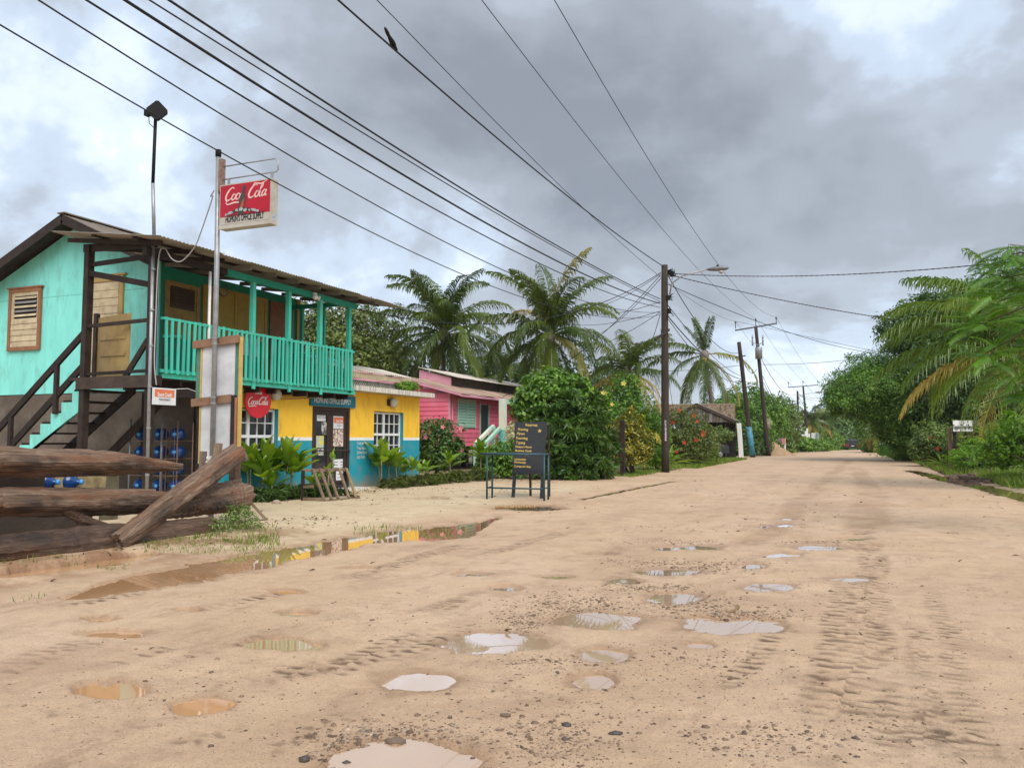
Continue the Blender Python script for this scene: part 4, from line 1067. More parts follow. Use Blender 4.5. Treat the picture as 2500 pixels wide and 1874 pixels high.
# --- stair landing: posts, rails, gate and the stair that runs down along the gable
def dk(p, q, w=0.09, h=0.09, nm='post', m=darkwood): return bm_(nm, m, p, q, w, h)
dk((-12.72, 12.22, 0), (-12.72, 12.22, 5.15), 0.15, 0.12); dk((-14.50, 12.22, 0), (-14.47, 12.22, 5.36), 0.15, 0.13)
dk((-14.38, 13.75, 0), (-14.38, 13.75, 2.42), 0.16, 0.16); dk((-13.45, 14.30, 0), (-13.45, 14.30, 2.42), 0.14, 0.14)
dk((-12.66, 12.22, 5.26), (-14.62, 12.22, 5.33), 0.06, 0.16, 'beam'); dk((-12.75, 12.24, 5.02), (-14.45, 12.24, 4.98), 0.05, 0.09, 'rail')
dk((-12.78, 12.20, 4.44), (-14.45, 12.20, 4.80), 0.05, 0.12, 'brace'); dk((-12.78, 12.20, 3.74), (-14.42, 12.20, 3.70), 0.05, 0.07, 'rail')
dk((-12.78, 12.20, 2.74), (-14.42, 12.20, 2.72), 0.05, 0.06, 'rail'); dk((-12.80, 12.21, 3.35), (-13.38, 12.21, 2.62), 0.05, 0.11, 'brace')
dk((-13.15, 13.0, FL), (-13.15, 13.0, 3.50), 0.08, 0.08, 'post', deckwood); dk((-13.15, 12.96, 3.52), (-12.7, 12.96, 3.50), 0.07, 0.05, 'rail', tealrail); dk((-12.95, 12.96, FL), (-12.95, 12.96, 3.49), 0.03, 0.03, 'rail', tealdk)
# half gate, swung ajar
ga, gb = onY(1, 655, 1190, 12.75), onY(1, 868, 1190, 12.3)
ga.z = gb.z = FL + 0.03
gate = MB(); gd_ = (gb - ga)
for k in range(5):
    p_ = ga + gd_ * (k / 5.0) + gd_ * 0.004; q_ = ga + gd_ * ((k + 1) / 5.0) - gd_ * 0.004
hz_ = 1.28
gt = MB().beam(ga + RZ * hz_ / 2, gb + RZ * (hz_ / 2 - 0.03), 0.03, hz_).build('gate', tanwood, shop, label='tan half gate of boards standing ajar at the stair head')
for zz_ in (0.12, 0.46, 0.80, 1.12):
    MB().beam(ga + RZ * zz_ + gd_ * 0.1 + Vector((0.01, -0.03, 0.02)), gb + RZ * (zz_ - 0.03) - gd_ * 0.1 + Vector((0.01, -0.03, 0)), 0.02, 0.06).build('gate_batten', tanwood, gt)
dk(ga + Vector((-.06, 0, -.03)), ga + Vector((-.06, 0, 1.38)), 0.09, 0.09, 'post', deckwood)
# stair
nst = 11
sx0, sz0 = -14.62, FL
run, rise = 0.30, FL / (nst + 1)
for i in range(nst):
    x_, z_ = sx0 - run * (i + 0.5), sz0 - rise * (i + 1)
    bx('tread', darkwood, x_ - 0.17, x_ + 0.17, 12.36, 13.36, z_ - 0.04, z_)
def stringer(y0, y1, m, saw):
    poly = []
    if saw:
        for i in range(nst + 1):
            x_ = -run * i; z_ = -rise * i
            poly += [(x_, z_ - 0.045), (x_, z_ - rise - 0.045)]
        poly = [(0.0, -0.045)] + poly[1:]
        top = poly
        bot = [(-run * (nst + 0.7), -rise * (nst + 1) - 0.0), (0.0, -0.62)]
        pl = top + bot
    else:
        pl = [(0.25, -0.02), (-run * nst, -rise * nst - 0.02), (-run * nst, -rise * nst - 0.26), (0.25, -0.26)]
    return MB().prism(list(reversed(pl)), (sx0, y0 + (y1 - y0), sz0), (1, 0, 0), (0, 0, 1), (y1 - y0)).build('stringer', m, shop)
stringer(12.30, 12.345, teal, True); stringer(13.37, 13.42, darkwood, False)
def hand(z_, w, h):
    return dk((-14.5, 12.27, z_), (-14.5 - 3.4, 12.27, z_ - 3.4 * 0.80), w, h, 'handrail')
hand(3.66, 0.06, 0.13); hand(2.98, 0.06, 0.13)
for i in (2.4, 6.8, 10.3):
    x_ = sx0 - run * i; dk((x_, 12.26, FL - rise * i - 0.2), (x_, 12.26, 3.6 - (abs(x_ + 14.5)) * 0.8), 0.075, 0.09)
dk((-13.35, 13.42, 2.42), (-15.75, 13.42, 0.55), 0.05, 0.18, 'brace')
# --- concrete canopy, trellis and small roofs over the right half of the shop
bx('canopy', slabm, XW - 0.19, XW + 0.48, 19.32, 23.9, 2.745, 2.885, label='stained white concrete canopy slab over the shop window')
lat = MB()
for k in range(34):
    yy = 19.5 + k * 0.105
    for sgn in (-1, 1):
        lat.beam((XW - 0.02 + 0.006 * sgn, yy, 2.9), (XW - 0.02 + 0.006 * sgn, yy + sgn * 0.2, 3.10), 0.01, 0.025, up=(1, 0, 0))
lat.build('lattice', slabm, shop)
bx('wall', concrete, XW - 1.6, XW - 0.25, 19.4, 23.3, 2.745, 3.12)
bx('fascia', cream, XW + 0.08, XW + 0.12, 19.35, 23.0, 3.14, 3.30)
corr((XW + 0.15, 19.35, 3.33), (XW + 0.15, 23.05, 3.33), (XW - 0.95, 19.35, 3.62), (XW - 0.95, 23.0, 3.62), roofcream, shop, pitch=0.12, amp=0.016)
corr((XW - 0.9, 19.4, 3.66), (XW - 0.9, 21.3, 3.66), (XW - 3.2, 19.4, 4.25), (XW - 3.2, 19.9, 4.25), roofteal, shop, pitch=0.14)
# slab and deck clutter: conduit pipe, bulkhead lamp on the veranda
MB().tube([(-12.62, 12.12, 0.0), (-12.64, 12.12, 5.3)], 0.033, 10).build('conduit', galv, shop, True)
for zz_ in (0.7, 1.6, 2.4, 3.2, 3.9, 4.7):
    MB().tube([(-12.62, 12.12, zz_), (-12.62, 12.12, zz_ + 0.035)], 0.042, 10).build('pipe_clip', galv, shop)
MB().tube([(XB + 0.02, 13.62, 2.7), (XB + 0.02, 13.62, 4.95)], 0.03, 8).build('conduit', whitep, shop, True)

# things fixed on the shop
def wall_lamp(p, lab):
    t = thing('wall_lamp', lab, 'lamp', p)
    MB().box(p[0] - 0.002, p[0] + 0.05, p[1] - 0.09, p[1] + 0.09, p[2] - 0.09, p[2] + 0.09).build('base', whitep, t)
    MB().lathe([(0.145, 0.05), (0.16, 0.08), (0.15, 0.13), (0.10, 0.18), (0.02, 0.195)], p, (1, 0, -0.05), 18).build('lens', mat('lamp_lens', (0.62, 0.58, 0.48), (0.52, 0.48, 0.40), 30, 0.3, 0.1, 60), t, True)
    for k in (-0.07, 0, 0.07):
        MB().tube([(p[0] + 0.14, p[1] + k, p[2] - 0.13), (p[0] + 0.2, p[1] + k, p[2]), (p[0] + 0.14, p[1] + k, p[2] + 0.13)], 0.006, 5).build('guard_bar', whitep, t)
wall_lamp((XW + 0.003, 16.4, 2.5), 'round white caged lamp beside the red round sign on yellow wall')
wall_lamp((XW + 0.003, 21.95, 2.52), 'round cream lamp on yellow wall above the window under the concrete canopy')
bx('lamp_box', dkbrown, XW + 0.003, XW + 0.06, 21.72, 21.86, 2.42, 2.62)
# red oval enamel sign
pc = onX(4, 297, 360, XW + 0.12)
ov = thing('round_sign', 'red round enamel drink sign hung on the yellow wall beside the caged lamp', 'sign', (pc.x, pc.y, pc.z - 0.5))
hw_, hh_ = 0.41, 0.41
u_ = Vector((0.10, 1, 0)).normalized()
pl = [(hw_ * math.cos(2 * PI * k / 40), hh_ * math.sin(2 * PI * k / 40)) for k in range(40)]
MB().prism(pl, pc - u_.cross(RZ) * 0.02, u_, RZ, 0.025).build('plate', redp, ov)
sw = script_word(0.0)
ribbon(sw, pc - u_ * 0.355 + RZ * -0.09 + u_.cross(RZ) * 0.006, u_, RZ, 0.082, inkwht, ov, lift=0.002)
text('DRINK', pc + RZ * 0.15 + u_.cross(RZ) * 0.006, u_, RZ, 0.075, inkwht, ov, align='CENTER', lift=0.003, weight=0.003)
MB().tube([pc + RZ * hh_, (XW + 0.02, pc.y + 0.1, 2.70)], 0.008, 6).tube([pc - u_.cross(RZ) * 0.01, (XW, pc.y + 0.12, pc.z)], 0.012, 6).build('hanger', blackm, ov)
# small coils, speaker wire and a bulkhead light on the veranda
def coil(p, r, n_, m, name, lab, cat, r2=0.006):
    pts = []
    for k in range(n_ * 14 + 1):
        a_ = 2 * PI * k / 14
        pts.append(Vector(p) + Vector((0.012 * k / 14, r * math.cos(a_) * (1 + 0.1 * math.sin(a_ * .37)), r * math.sin(a_))))
    o = MB().tube(pts, r2, 5).build(name, m)
    return tag(o, lab, cat)
cpt = onX(2, 492, 915, XB - 0.02)
coil(cpt, 0.13, 4, wirem, 'cable_coil', 'black coil of cable hung on the veranda beam behind the sign pole', 'cable')
lp = onX(2, 1070, 955, XB + 0.02)
tl = thing('bulkhead_light', 'small white twin floodlight under the veranda eave', 'lamp', lp)
MB().box(lp.x - 0.04, lp.x + 0.02, lp.y - 0.05, lp.y + 0.05, lp.z - 0.05, lp.z + 0.10).build('base', whitep, tl)
for s_ in (-1, 1):
    MB().lathe([(0.02, 0), (0.06, 0.09), (0.065, 0.12)], lp + Vector((0, 0.02 * s_, 0)), (0.7, s_ * 0.6, -0.3), 12).build('lamp_head', whitep, tl, True)
# floodlight on its tall pipe at the corner
fl = thing('floodlight_pole', 'black floodlight on a tall thin pipe rising through the porch roof', 'lamp', (-12.62, 12.12, 5.3))
ftop = onX(14, 376, 290, -12.62)
MB().tube([(-12.62, 12.12, 5.3), (-12.60, ftop.y, 6.4)], 0.034, 10).build('pole', galv, fl, True)
MB().tube([(-12.60, ftop.y, 6.4), (-12.58, ftop.y, ftop.z)], 0.032, 10).build('pole', blackm, fl, True)
c_ = Vector((-12.54, ftop.y, ftop.z + 0.12)); fu = Vector((0.75, 0.66, 0)).normalized(); fv = RZ
d45 = [(0.165, 0.02), (0.13, 0.055)]
pl = [(-0.19, 0.02), (-0.02, 0.19), (0.03, 0.19), (0.19, 0.03), (0.19, -0.02), (0.03, -0.18), (-0.02, -0.18), (-0.19, -0.02)]
MB().prism(pl, c_, fu, fv, 0.11).build('housing', blackm, fl)
MB().prism([(x * 0.8, y * 0.8) for x, y in pl], c_ - fu.cross(fv) * 0.05, fu, fv, 0.05).build('cooling_back', blackm, fl)
MB().box(c_.x - 0.30, c_.x - 0.16, c_.y - 0.05, c_.y + 0.05, c_.z - 0.04, c_.z + 0.07).build('driver_box', blackm, fl)
MB().tube([c_ + Vector((-0.22, 0, -0.03)), c_ + Vector((-0.2, 0, -0.2)), c_ + Vector((-0.08, 0, -0.3))], 0.008, 5).build('lead', blackm, fl)
# hanging notice between the posts: orange and white credit sign
pa, pb = onX(1, 1030, 1285, -12.55), onX(1, 1183, 1408, -12.55)
cs = MB().box(-12.56, -12.54, pa.y, pb.y, pb.z, pa.z).build('credit_sign', pwht)
tag(cs, 'white and orange credit sign hanging under the veranda corner', 'sign')
for k in range(1):
    h_ = MB().box(-12.54, -12.537, pa.y + 0.045, pb.y - 0.045, pb.z + (pa.z - pb.z) * 0.46, pa.z - 0.03).build('header', porange, cs)
ym_ = (pa.y + pb.y) / 2
text('Smart Credit', (-12.537, ym_, pa.z - 0.165), RY, RZ, 0.105, inkwht, cs, align='CENTER', weight=0.003, lift=0.002, wx=0.66)
text('ADD2 7 Digicell', (-12.537, ym_, pa.z - 0.24), RY, RZ, 0.045, inkblk, cs, align='CENTER', lift=0.002)
text('smart!', (-12.54, ym_, pb.z + 0.075), RY, RZ, 0.10, mat('grey_ink', (0.42, 0.34, 0.34)), cs, align='CENTER', lift=0.002)
wv = MB().tube([(-12.6, pb.y + 0.02, pa.z), (-12.58, pb.y + 0.35, pa.z + 0.03), (-12.6, pb.y + 0.62, pa.z - 0.02)], 0.006, 5).build('tie_wire', whitep, cs)
# loose white flex from the lit sign down to the corner
def cable(name, pts, r, m, lab, cat='cable', n=6, sub=8):
    P = [Vector(p) for p in pts]; out = []
    for i in range(len(P) - 1):
        p0, p1, p2, p3 = P[max(i - 1, 0)], P[i], P[i + 1], P[min(i + 2, len(P) - 1)]
        for k in range(sub):
            t = k / sub
            out.append(0.5 * (2 * p1 + (p2 - p0) * t + (2 * p0 - 5 * p1 + 4 * p2 - p3) * t * t + (3 * p1 - p0 - 3 * p2 + p3) * t ** 3))
    out.append(P[-1])
    o = MB().tube(out, r, n).build(name, m, None, True)
    return tag(o, lab, cat)
cable('flex', [onX(1, 1055, 1270, -12.52), onX(1, 1042, 1130, -12.52), onX(1, 1048, 900, -12.52), onX(1, 1070, 420, -12.5), onX(1, 1110, 350, -12.4), onX(1, 1160, 420, -12.2), onX(1, 1225, 435, -12.0), onX(1, 1310, 345, -11.6), onX(1, 1355, 240, -11.2), onX(1, 1400, 110, -10.8), onX(1, 1435, 0, -10.45), onX(2, 420, 330, -10.2), onX(2, 442, 292, -10.05)],
      0.011, mat('grey_flex', (0.42, 0.41, 0.40)), 'thin white electric flex looping from the lit sign to the veranda corner')
for k, (y0_, y1_, dz) in enumerate(((15.3, 17.9, 0.0), (15.2, 17.6, -0.07))):
    cable('flex', [(XW + 0.02, y0_, 2.55 + dz), (XW + 0.03, (y0_ + y1_) / 2, 2.46 + dz), (XW + 0.04, y1_, 2.52 + dz), (XW + 0.08, y1_ + 0.4, 2.50)], 0.012, mat('orange_flex%d' % k, (0.45, 0.28, 0.12)), ('upper' if k == 0 else 'lower') + ' sagging brown flex stapled along the top of yellow wall')
# ================================================================== ROADSIDE THINGS BY THE SHOP
# lit drink sign on its galvanised pole, blank board strapped to the same pole
YP = 11.10
pt = onY(14, 533, 380, YP); pb_ = onY(14, 521, 1000, YP)
spx = pb_.x
sgn = thing('sign_pole', 'galvanised pole with lit red drink sign and an unpainted board strapped on', 'sign', (spx, YP, 0))
MB().tube([(spx, YP, 0), (spx + 0.0, YP, 4.2), (pt.x, YP, pt.z)], [0.046, 0.044, 0.040], 12).build('pole', galv, sgn, True)
MB().tube([(pt.x, YP, pt.z - 0.02), (pt.x, YP, pt.z + 0.10)], 0.05, 12).build('pole_cap', blackm, sgn, True)
ua = onY(14, 540, 408, YP); MB().box(pt.x + 0.05, pt.x + 0.13, YP - 0.04, YP + 0.04, onY(14, 535, 470, YP).z, pt.z - 0.08).build('bracket', mat('rusty_bracket', (0.22, 0.18, 0.16), (0.20, 0.09, 0.06), 8, 0.6, 0.1), sgn)
tl_, br_ = onY(14, 547.5, 456, YP), onY(14, 669, 547, YP)
x0s, x1s = tl_.x, br_.x
zt_ = (onY(14, 547.5, 456, YP).z + onY(14, 670.5, 439, YP).z) / 2
zb_ = (onY(14, 542, 565, YP).z + onY(14, 667, 546.5, YP).z) / 2
arm_ = onY(14, 686, 428, YP); 
MB().tube([(pt.x + 0.1, YP, zt_ + 0.13), (x1s + 0.02, YP, zt_ + 0.13), (x1s + 0.06, YP, zt_ + 0.16), (x1s + 0.06, YP, zt_ + 0.30), (x1s, YP, zt_ + 0.36), (pt.x + 0.1, YP, onY(14, 540, 408, YP).z)], 0.012, 8).build('arm', galv, sgn, True)
for xx in (x0s + 0.10, x1s - 0.06):
    MB().box(xx - 0.02, xx + 0.02, YP - 0.012, YP + 0.012, zt_, zt_ + 0.13).build('hanger', galv, sgn)
x0s -= 0.01
case = MB().box(x0s, x1s, YP - 0.09, YP + 0.09, zb_, zt_).build('sign_case', signwhite, sgn)
zsp = zb_ + (zt_ - zb_) * 0.26
MB().box(x0s + 0.02, x1s - 0.02, YP - 0.097, YP - 0.0905, zsp, zt_ - 0.02).build('red_panel', redlite, case)
MB().box(x0s + 0.035, x1s - 0.03, YP - 0.096, YP - 0.0905, zb_ + 0.07, zsp - 0.002).build('name_panel', signwhite, case)
MB().box(x0s - 0.004, x1s + 0.004, YP - 0.10, YP - 0.088, zb_ - 0.004, zb_ + 0.062).build('case_lip', signwhite, case)
ws_, hs_ = (x1s - x0s - 0.065), (zt_ - 0.03 - zsp)
fo = Vector((x0s + 0.035, YP - 0.097, zsp))
ribbon(script_word(0.55), fo + RX * ws_ * 0.055 + RZ * hs_ * 0.52, RX, RZ, ws_ / 9.6, inkpink, case, lift=0.0025)
botg = mat('bottle_glass_print', (0.03, 0.035, 0.035), (0.07, 0.06, 0.055), 12, 0.4)
bp_ = [(-.055, 0), (.055, 0), (.075, .05), (.07, .16), (.055, .22), (.075, .30), (.06, .38), (.032, .46), (.03, .56), (.036, .60), (-.036, .60), (-.03, .56), (-.032, .46), (-.06, .38), (-.075, .30), (-.055, .22), (-.07, .16), (-.075, .05)]
MB().prism([(x * 0.98 + y * 0.10, y * hs_ / 0.66) for x, y in bp_], fo + RX * ws_ * 0.42 + RZ * hs_ * 0.02 - RY * 0.004, RX, RZ, 0.002).build('bottle_print', botg, case)
MB().prism([(x * 0.5 + y * 0.10, 0.06 + y * hs_ / 1.6) for x, y in bp_[:9] + bp_[9:]], fo + RX * ws_ * 0.42 + RZ * hs_ * 0.02 - RY * 0.0065, RX, RZ, 0.001).build('bottle_highlight', mat('orange_print', (0.42, 0.10, 0.06)), case)
gi = random.Random(3); icem = mat('ice_print', (0.26, 0.29, 0.31), (0.42, 0.45, 0.46), 30, 0.4)
for k in range(30):
    k = k * 16 / 29
    cx_ = ws_ * (0.12 + 0.66 * k / 16); cz_ = 0.035 + hs_ * (0.02 + 0.13 * math.sin(PI * k / 16) * gi.uniform(.5, 1)); s_ = gi.uniform(0.018, 0.036); a_ = gi.uniform(0, 1.5)
    MB().prism([(s_ * math.cos(a_ + j * PI / 2), s_ * math.sin(a_ + j * PI / 2)) for j in range(4)], fo + RX * cx_ + RZ * (cz_ - 0.01) - RY * (0.007 + 0.0003 * k), RX, RZ, 0.001).build('ice_cube_print', icem if gi.random() < 0.75 else botg, case)
text("HOPKIN'S OFFICE SUPPLY", (x0s + 0.035 + ws_ * 0.5, YP - 0.096, zb_ + 0.10), RX, RZ, 0.165, inkblk, case, align='CENTER', wx=0.43, lift=0.003, weight=0.006)
MB().box(x1s + 0.0005, x1s + 0.003, YP - 0.035, YP + 0.03, zb_ + 0.06, zb_ + 0.17).build('sticker', mat('blue_sticker', (0.10, 0.22, 0.40), (0.5, 0.55, 0.6), 40, 0.5, lo=.45, hi=.55), case)
# blank board: milky sheet in a painted timber frame
bb = thing('blank_board', 'back of a milky white sign sheet in a green and brown timber frame', 'sign board', (spx, YP + 0.1, 0))
YB_ = YP + 0.095
bl, br2 = onY(1, 1325, 1030, YB_), onY(1, 1620, 1030, YB_)
ztp, zmid, zbt = onY(1, 1450, 985, YB_).z, onY(1, 1450, 1380, YB_).z, 0.98
milky = mat('milky_sheet', (0.66, 0.67, 0.69), (0.42, 0.43, 0.46), 0.9, 0.35, 0.0, stretch=(1, 1, 1.6), lo=0.42, hi=0.66)
MB().box(bl.x + 0.08, br2.x - 0.12, YB_ + 0.02, YB_ + 0.024, zbt, ztp).build('sheet', milky, bb)
grn = mat('green_timber', (0.10, 0.24, 0.17), (0.075, 0.18, 0.13), 5, 0.7, 0.2, 25, dirt=(0.20, 0.17, 0.12), dirt_amt=0.5, dirt_scale=4)
yls = mat('yellow_strip', (0.55, 0.40, 0.12), (0.45, 0.32, 0.09), 6, 0.6)
MB().box(bl.x - 0.02, bl.x + 0.095, YB_ + 0.03, YB_ + 0.07, zmid - 0.0, ztp + 0.02).build('stile', grn, bb)
MB().box(bl.x + 0.10, bl.x + 0.125, YB_ + 0.0, YB_ + 0.05, zbt, ztp).build('strip', yls, bb)
MB().box(br2.x - 0.125, br2.x - 0.02, YB_ + 0.03, YB_ + 0.07, zmid - 0.02, ztp + 0.02).build('stile', grn, bb)
MB().box(br2.x - 0.016, br2.x + 0.014, YB_ - 0.01, YB_ + 0.06, zbt - 0.1, ztp + 0.08).build('strip', yls, bb)
MB().box(bl.x + 0.01, bl.x + 0.075, YB_ + 0.03, YB_ + 0.07, 0.0, zmid - 0.08).build('stile', darkwood, bb)
for nm, za in (('top_rail', ztp), ('mid_rail', zmid)):
    MB().beam((bl.x - 0.06, YB_ - 0.02, za - 0.02), (br2.x - (0.0 if nm == 'top_rail' else 0.15), YB_ - 0.02, za + 0.045), 0.03, 0.135).build(nm, mat('brown_plank_' + nm, (0.20, 0.11, 0.065), (0.27, 0.16, 0.10), 6, 0.75, 0.3, 30), bb)
    for s_ in (-0.05, 0.05):
        MB().tube([(spx, YP, za + s_), (spx, YP, za + s_ + 0.025)], 0.055, 12).build('clamp', galv, bb)
MB().box(br2.x - 0.16, br2.x - 0.075, YB_ - 0.02, YB_ + 0.07, 0, zmid + 0.10).build('post', mat('charred_post', (0.02, 0.016, 0.014), (0.035, 0.026, 0.022), 6, 0.7, 0.2), bb)
MB().box(br2.x - 0.073, br2.x - 0.03, YB_ - 0.02, YB_ + 0.06, 0, zmid + 0.06).build('strip', mat('orange_strip', (0.38, 0.17, 0.09), (0.30, 0.13, 0.07), 6, 0.6), bb)

# --- log barrier
def log(name, pts, rad, m, lab, cat='log', n=26, seed=1, jit=0.05, group='weathered logs of the barrier'):
    """a trunk modelled along local X, laid from the first to the last sighted point"""
    rg = random.Random(seed)
    P = [Vector(p) for p in pts]; o0 = P[0]; d = (P[-1] - P[0]); L = d.length; d.normalize()
    rot = d.to_track_quat('X', 'Z').to_matrix().to_4x4(); inv = rot.inverted()
    loc = [inv @ (p - o0) for p in P]
    # resample along with gentle wobble
    pts2, rad2 = [], []
    m_ = 44
    for i in range(m_ + 1):
        t = i / m_ * (len(loc) - 1); k = min(int(t), len(loc) - 2); f = t - k
        p = loc[k].lerp(loc[k + 1], f); r_ = rad[k] + (rad[k + 1] - rad[k]) * f
        p += Vector((0, rg.uniform(-1, 1), rg.uniform(-1, 1))) * r_ * 0.04
        pts2.append(p); rad2.append(r_)
    mb = MB(); ph = rg.uniform(0, 6); flute = [rg.uniform(-0.05, 0.05) for _ in range(n)]
    base = 0
    for i, p in enumerate(pts2):
        for k in range(n):
            a_ = 2 * PI * k / n
            rr = rad2[i] * (1 + 0.07 * math.sin(3 * a_ + ph + i * 0.07) + 0.05 * math.sin(5 * a_ - i * 0.12) + flute[k] * (1 + 0.5 * math.sin(i * 0.3 + k)) + rg.uniform(-jit, jit) * 0.75 - (0.10 if (k + int(i / 9)) % 11 == 0 else 0))
            mb.v.append((p.x + ((rg.uniform(-1, 1) * rad2[i] * 0.35) if i in (0, m_) else 0), p.y + rr * math.cos(a_), p.z + rr * math.sin(a_)))
    for i in range(m_):
        for k in range(n):
            a_ = i * n + k; b = i * n + (k + 1) % n
            mb.f.append((a_, b, b + n, a_ + n))
    # sawn ends with a dished face
    for e, rev in ((0, True), (m_, False)):
        c = len(mb.v); q = pts2[e]; mb.v.append((q.x + (0.03 if e == 0 else -0.03), q.y, q.z))
        for k in range(n):
            a_ = e * n + k; b = e * n + (k + 1) % n
            mb.f.append((b, a_, c) if rev else (a_, b, c))
    ob = mb.build(name, m, None, False)
    ob.matrix_world = Matrix.Translation(o0) @ rot
    tag(ob, lab, cat, group)
    return ob
l1a, l1b, l1c, l1d = onX(3, -420, 640, -9.05), onX(3, 0, 648, -9.05), onX(3, 800, 655, -9.05), onX(3, 1262, 682, -9.05)
log('log', [l1a, l1b, l1c, l1d], [0.185, 0.178, 0.155, 0.05], logm, 'long tapering log lying highest in the barrier, its pointed tip free', seed=3)
l2a, l2c = onX(3, -420, 935, -9.0), onX(3, 1095, 925, -9.0)
log('log', [l2a, onX(3, 0, 930, -9.0), l2c], [0.17, 0.17, 0.165], logm, 'middle log of the barrier with a blunt sawn end', seed=5)
b0, b1 = onG(3, -350, 1440), onG(3, 1520, 1165)
log('log', [b0 + RZ * 0.17 + RX * -0.1, onG(3, 700, 1300) + RZ * 0.17 + RX * -0.12, b1 + RZ * 0.14 + RX * -0.1], [0.18, 0.175, 0.12], logred, 'wet reddish log lying on the ground along the puddle', seed=8)
d0 = onG(3, 800, 1290) + RZ * 0.13; d1 = onX(3, 1610, 625, -9.15)
log('log', [d0, d0.lerp(d1, 0.5), d1 + (d1 - d0) * 0.06], [0.115, 0.155, 0.165], logm, 'grey split log leaning steeply from the puddle edge onto the post', seed=11, jit=0.06)
c0, c1 = onX(3, 1120, 1000, -9.25), onX(3, 1690, 880, -9.15)
log('log', [c0, c0.lerp(c1, 0.5) + RZ * 0.02, c1], [0.10, 0.20, 0.255], logm, 'thick fluted trunk butt propped under the leaning log', seed=14, jit=0.06)
log('branch', [onX(3, 430, 960, -8.95), onX(3, 560, 1050, -8.95), onX(3, 750, 1098, -8.95)], [0.07, 0.065, 0.035], logred, 'short forked branch stub between middle and lowest log', 'branch', n=9, seed=15)
def stake(p, q, w, h, m, lab, cat='post', name='timber_post'):
    o = MB().beam(p, q, w, h).build(name, m)
    return tag(o, lab, cat)
pg = onG(3, 755, 1085); stake((pg.x, pg.y, 0), (pg.x, pg.y, 0.98), 0.2, 0.2, mat('mossy_post', (0.085, 0.075, 0.045), (0.13, 0.11, 0.07), 4, 0.9, 0.5, 20), 'mossy upright post holding up the two upper logs from behind')
pg2 = onX(3, -330, 1000, -9.25); stake((-9.33, pg2.y, 0), (-9.33, pg2.y, 1.05), 0.2, 0.2, greywood, 'upright post behind the logs at the picture edge')
pp = onX(3, 1640, 760, -9.42)
stake((-9.42, pp.y, 0), onX(3, 1640, 545, -9.42), 0.13, 0.13, logred, 'dark split post the leaning log rests against')
stake(onX(3, 1400, 690, -9.6) - RZ * 0.7, onX(3, 1420, 575, -9.6), 0.10, 0.06, greywood, 'short grey stake end behind the leaning log, left of the tied one')
tk = stake(onX(3, 1470, 700, -9.55) - RZ * 0.6, onX(3, 1525, 520, -9.55), 0.12, 0.07, palletm, 'brown stake tied with white cord beside the board')
tc_ = onX(3, 1455, 640, -9.5)
cable('cord', [tc_ + Vector((0, -.06, -.03)), tc_ + Vector((.03, .0, .04)), tc_ + Vector((.02, .06, -.04)), tc_ + Vector((.05, -.02, -.01)), tc_ + Vector((.03, -.07, .05)), tc_ + Vector((.02, .04, .06))], 0.010, inkwht, 'white cord knotted around the brown stake', 'cord')
lg_ = onX(3, 1690, 620, -9.45); log('log_stub', [onX(3, 1670, 560, -9.35), onX(3, 1700, 640, -9.35)], [0.075, 0.085], greywood, 'knobbly stump end beside the dark split post', n=10, seed=21)
stake(onX(3, 1690, 865, -9.3), onG(3, 1885, 1085), 0.13, 0.045, palletm, 'plank leaning out onto the sand from the end of the barrier', 'plank', 'plank')
stake(onX(3, 280, 790, -10.2), onX(3, 712, 788, -10.2), 0.16, 0.16, mat('pale_beam', (0.42, 0.33, 0.17), (0.28, 0.21, 0.10), 3, 0.8, 0.3, 20, dirt=(0.08, 0.07, 0.04), dirt_amt=0.9, dirt_scale=3), 'pale squared timber resting behind the upper logs', 'timber', 'timber')
stake(onX(3, -100, 800, -10.0), onX(3, 275, 795, -10.0), 0.2, 0.2, darkwood, 'dark squared timber behind the logs at the picture edge', 'timber', 'timber')
# blue plastic containers
def jug_mesh():
    return [(0.03, 0.0), (0.115, 0.0), (0.132, 0.02), (0.132, 0.10), (0.124, 0.115), (0.132, 0.13), (0.132, 0.21), (0.124, 0.225), (0.132, 0.24), (0.130, 0.30), (0.10, 0.355), (0.04, 0.385), (0.032, 0.40), (0.032, 0.43)]
def jug(p, ax, lab, group, k=1.0):
    t = thing('water_jug', lab, 'water jug', p, group)
    MB().lathe([(r * k, z * k) for r, z in jug_mesh()], p, ax, 18).build('bottle', bluej, t, True)
    a_ = Vector(ax).normalized()
    MB().lathe([(0.036 * k, 0.425 * k), (0.038 * k, 0.45 * k), (0.03 * k, 0.462 * k)], p, ax, 12).build('cap', mat('jug_cap', (0.08, 0.35, 0.75), rough=0.4), t, True)
    return t
YR = 13.55
rack = thing('bottle_rack', 'rusty wire rack holding rows of blue water jugs under the veranda', 'rack', (-14.0, YR, 0))
rx = [onY(3, 905, 600, YR).x, onY(3, 1125, 600, YR).x, onY(3, 1235, 600, YR).x]
ztop = onY(3, 905, 350, YR).z
for i, (x_, dy) in enumerate(((rx[0], 0), (rx[1], 0), (rx[2], 0), (rx[0] + 0.1, 0.42), (rx[2] + 0.02, 0.42))):
    MB().tube([(x_, YR + dy, 0), (x_, YR + dy, ztop - 0.02 * i)], 0.022 if i < 2 else 0.014, 8).build('upright', galv if i < 2 else mat('rust_bar%d' % i, (0.22, 0.13, 0.09)), rack, True)
rowz = [onY(3, 1000, yy, YR).z - 0.14 for yy in (455, 578, 695, 812, 915)]
rust = mat('rust_wire', (0.20, 0.12, 0.08), (0.28, 0.20, 0.15), 10, 0.7)
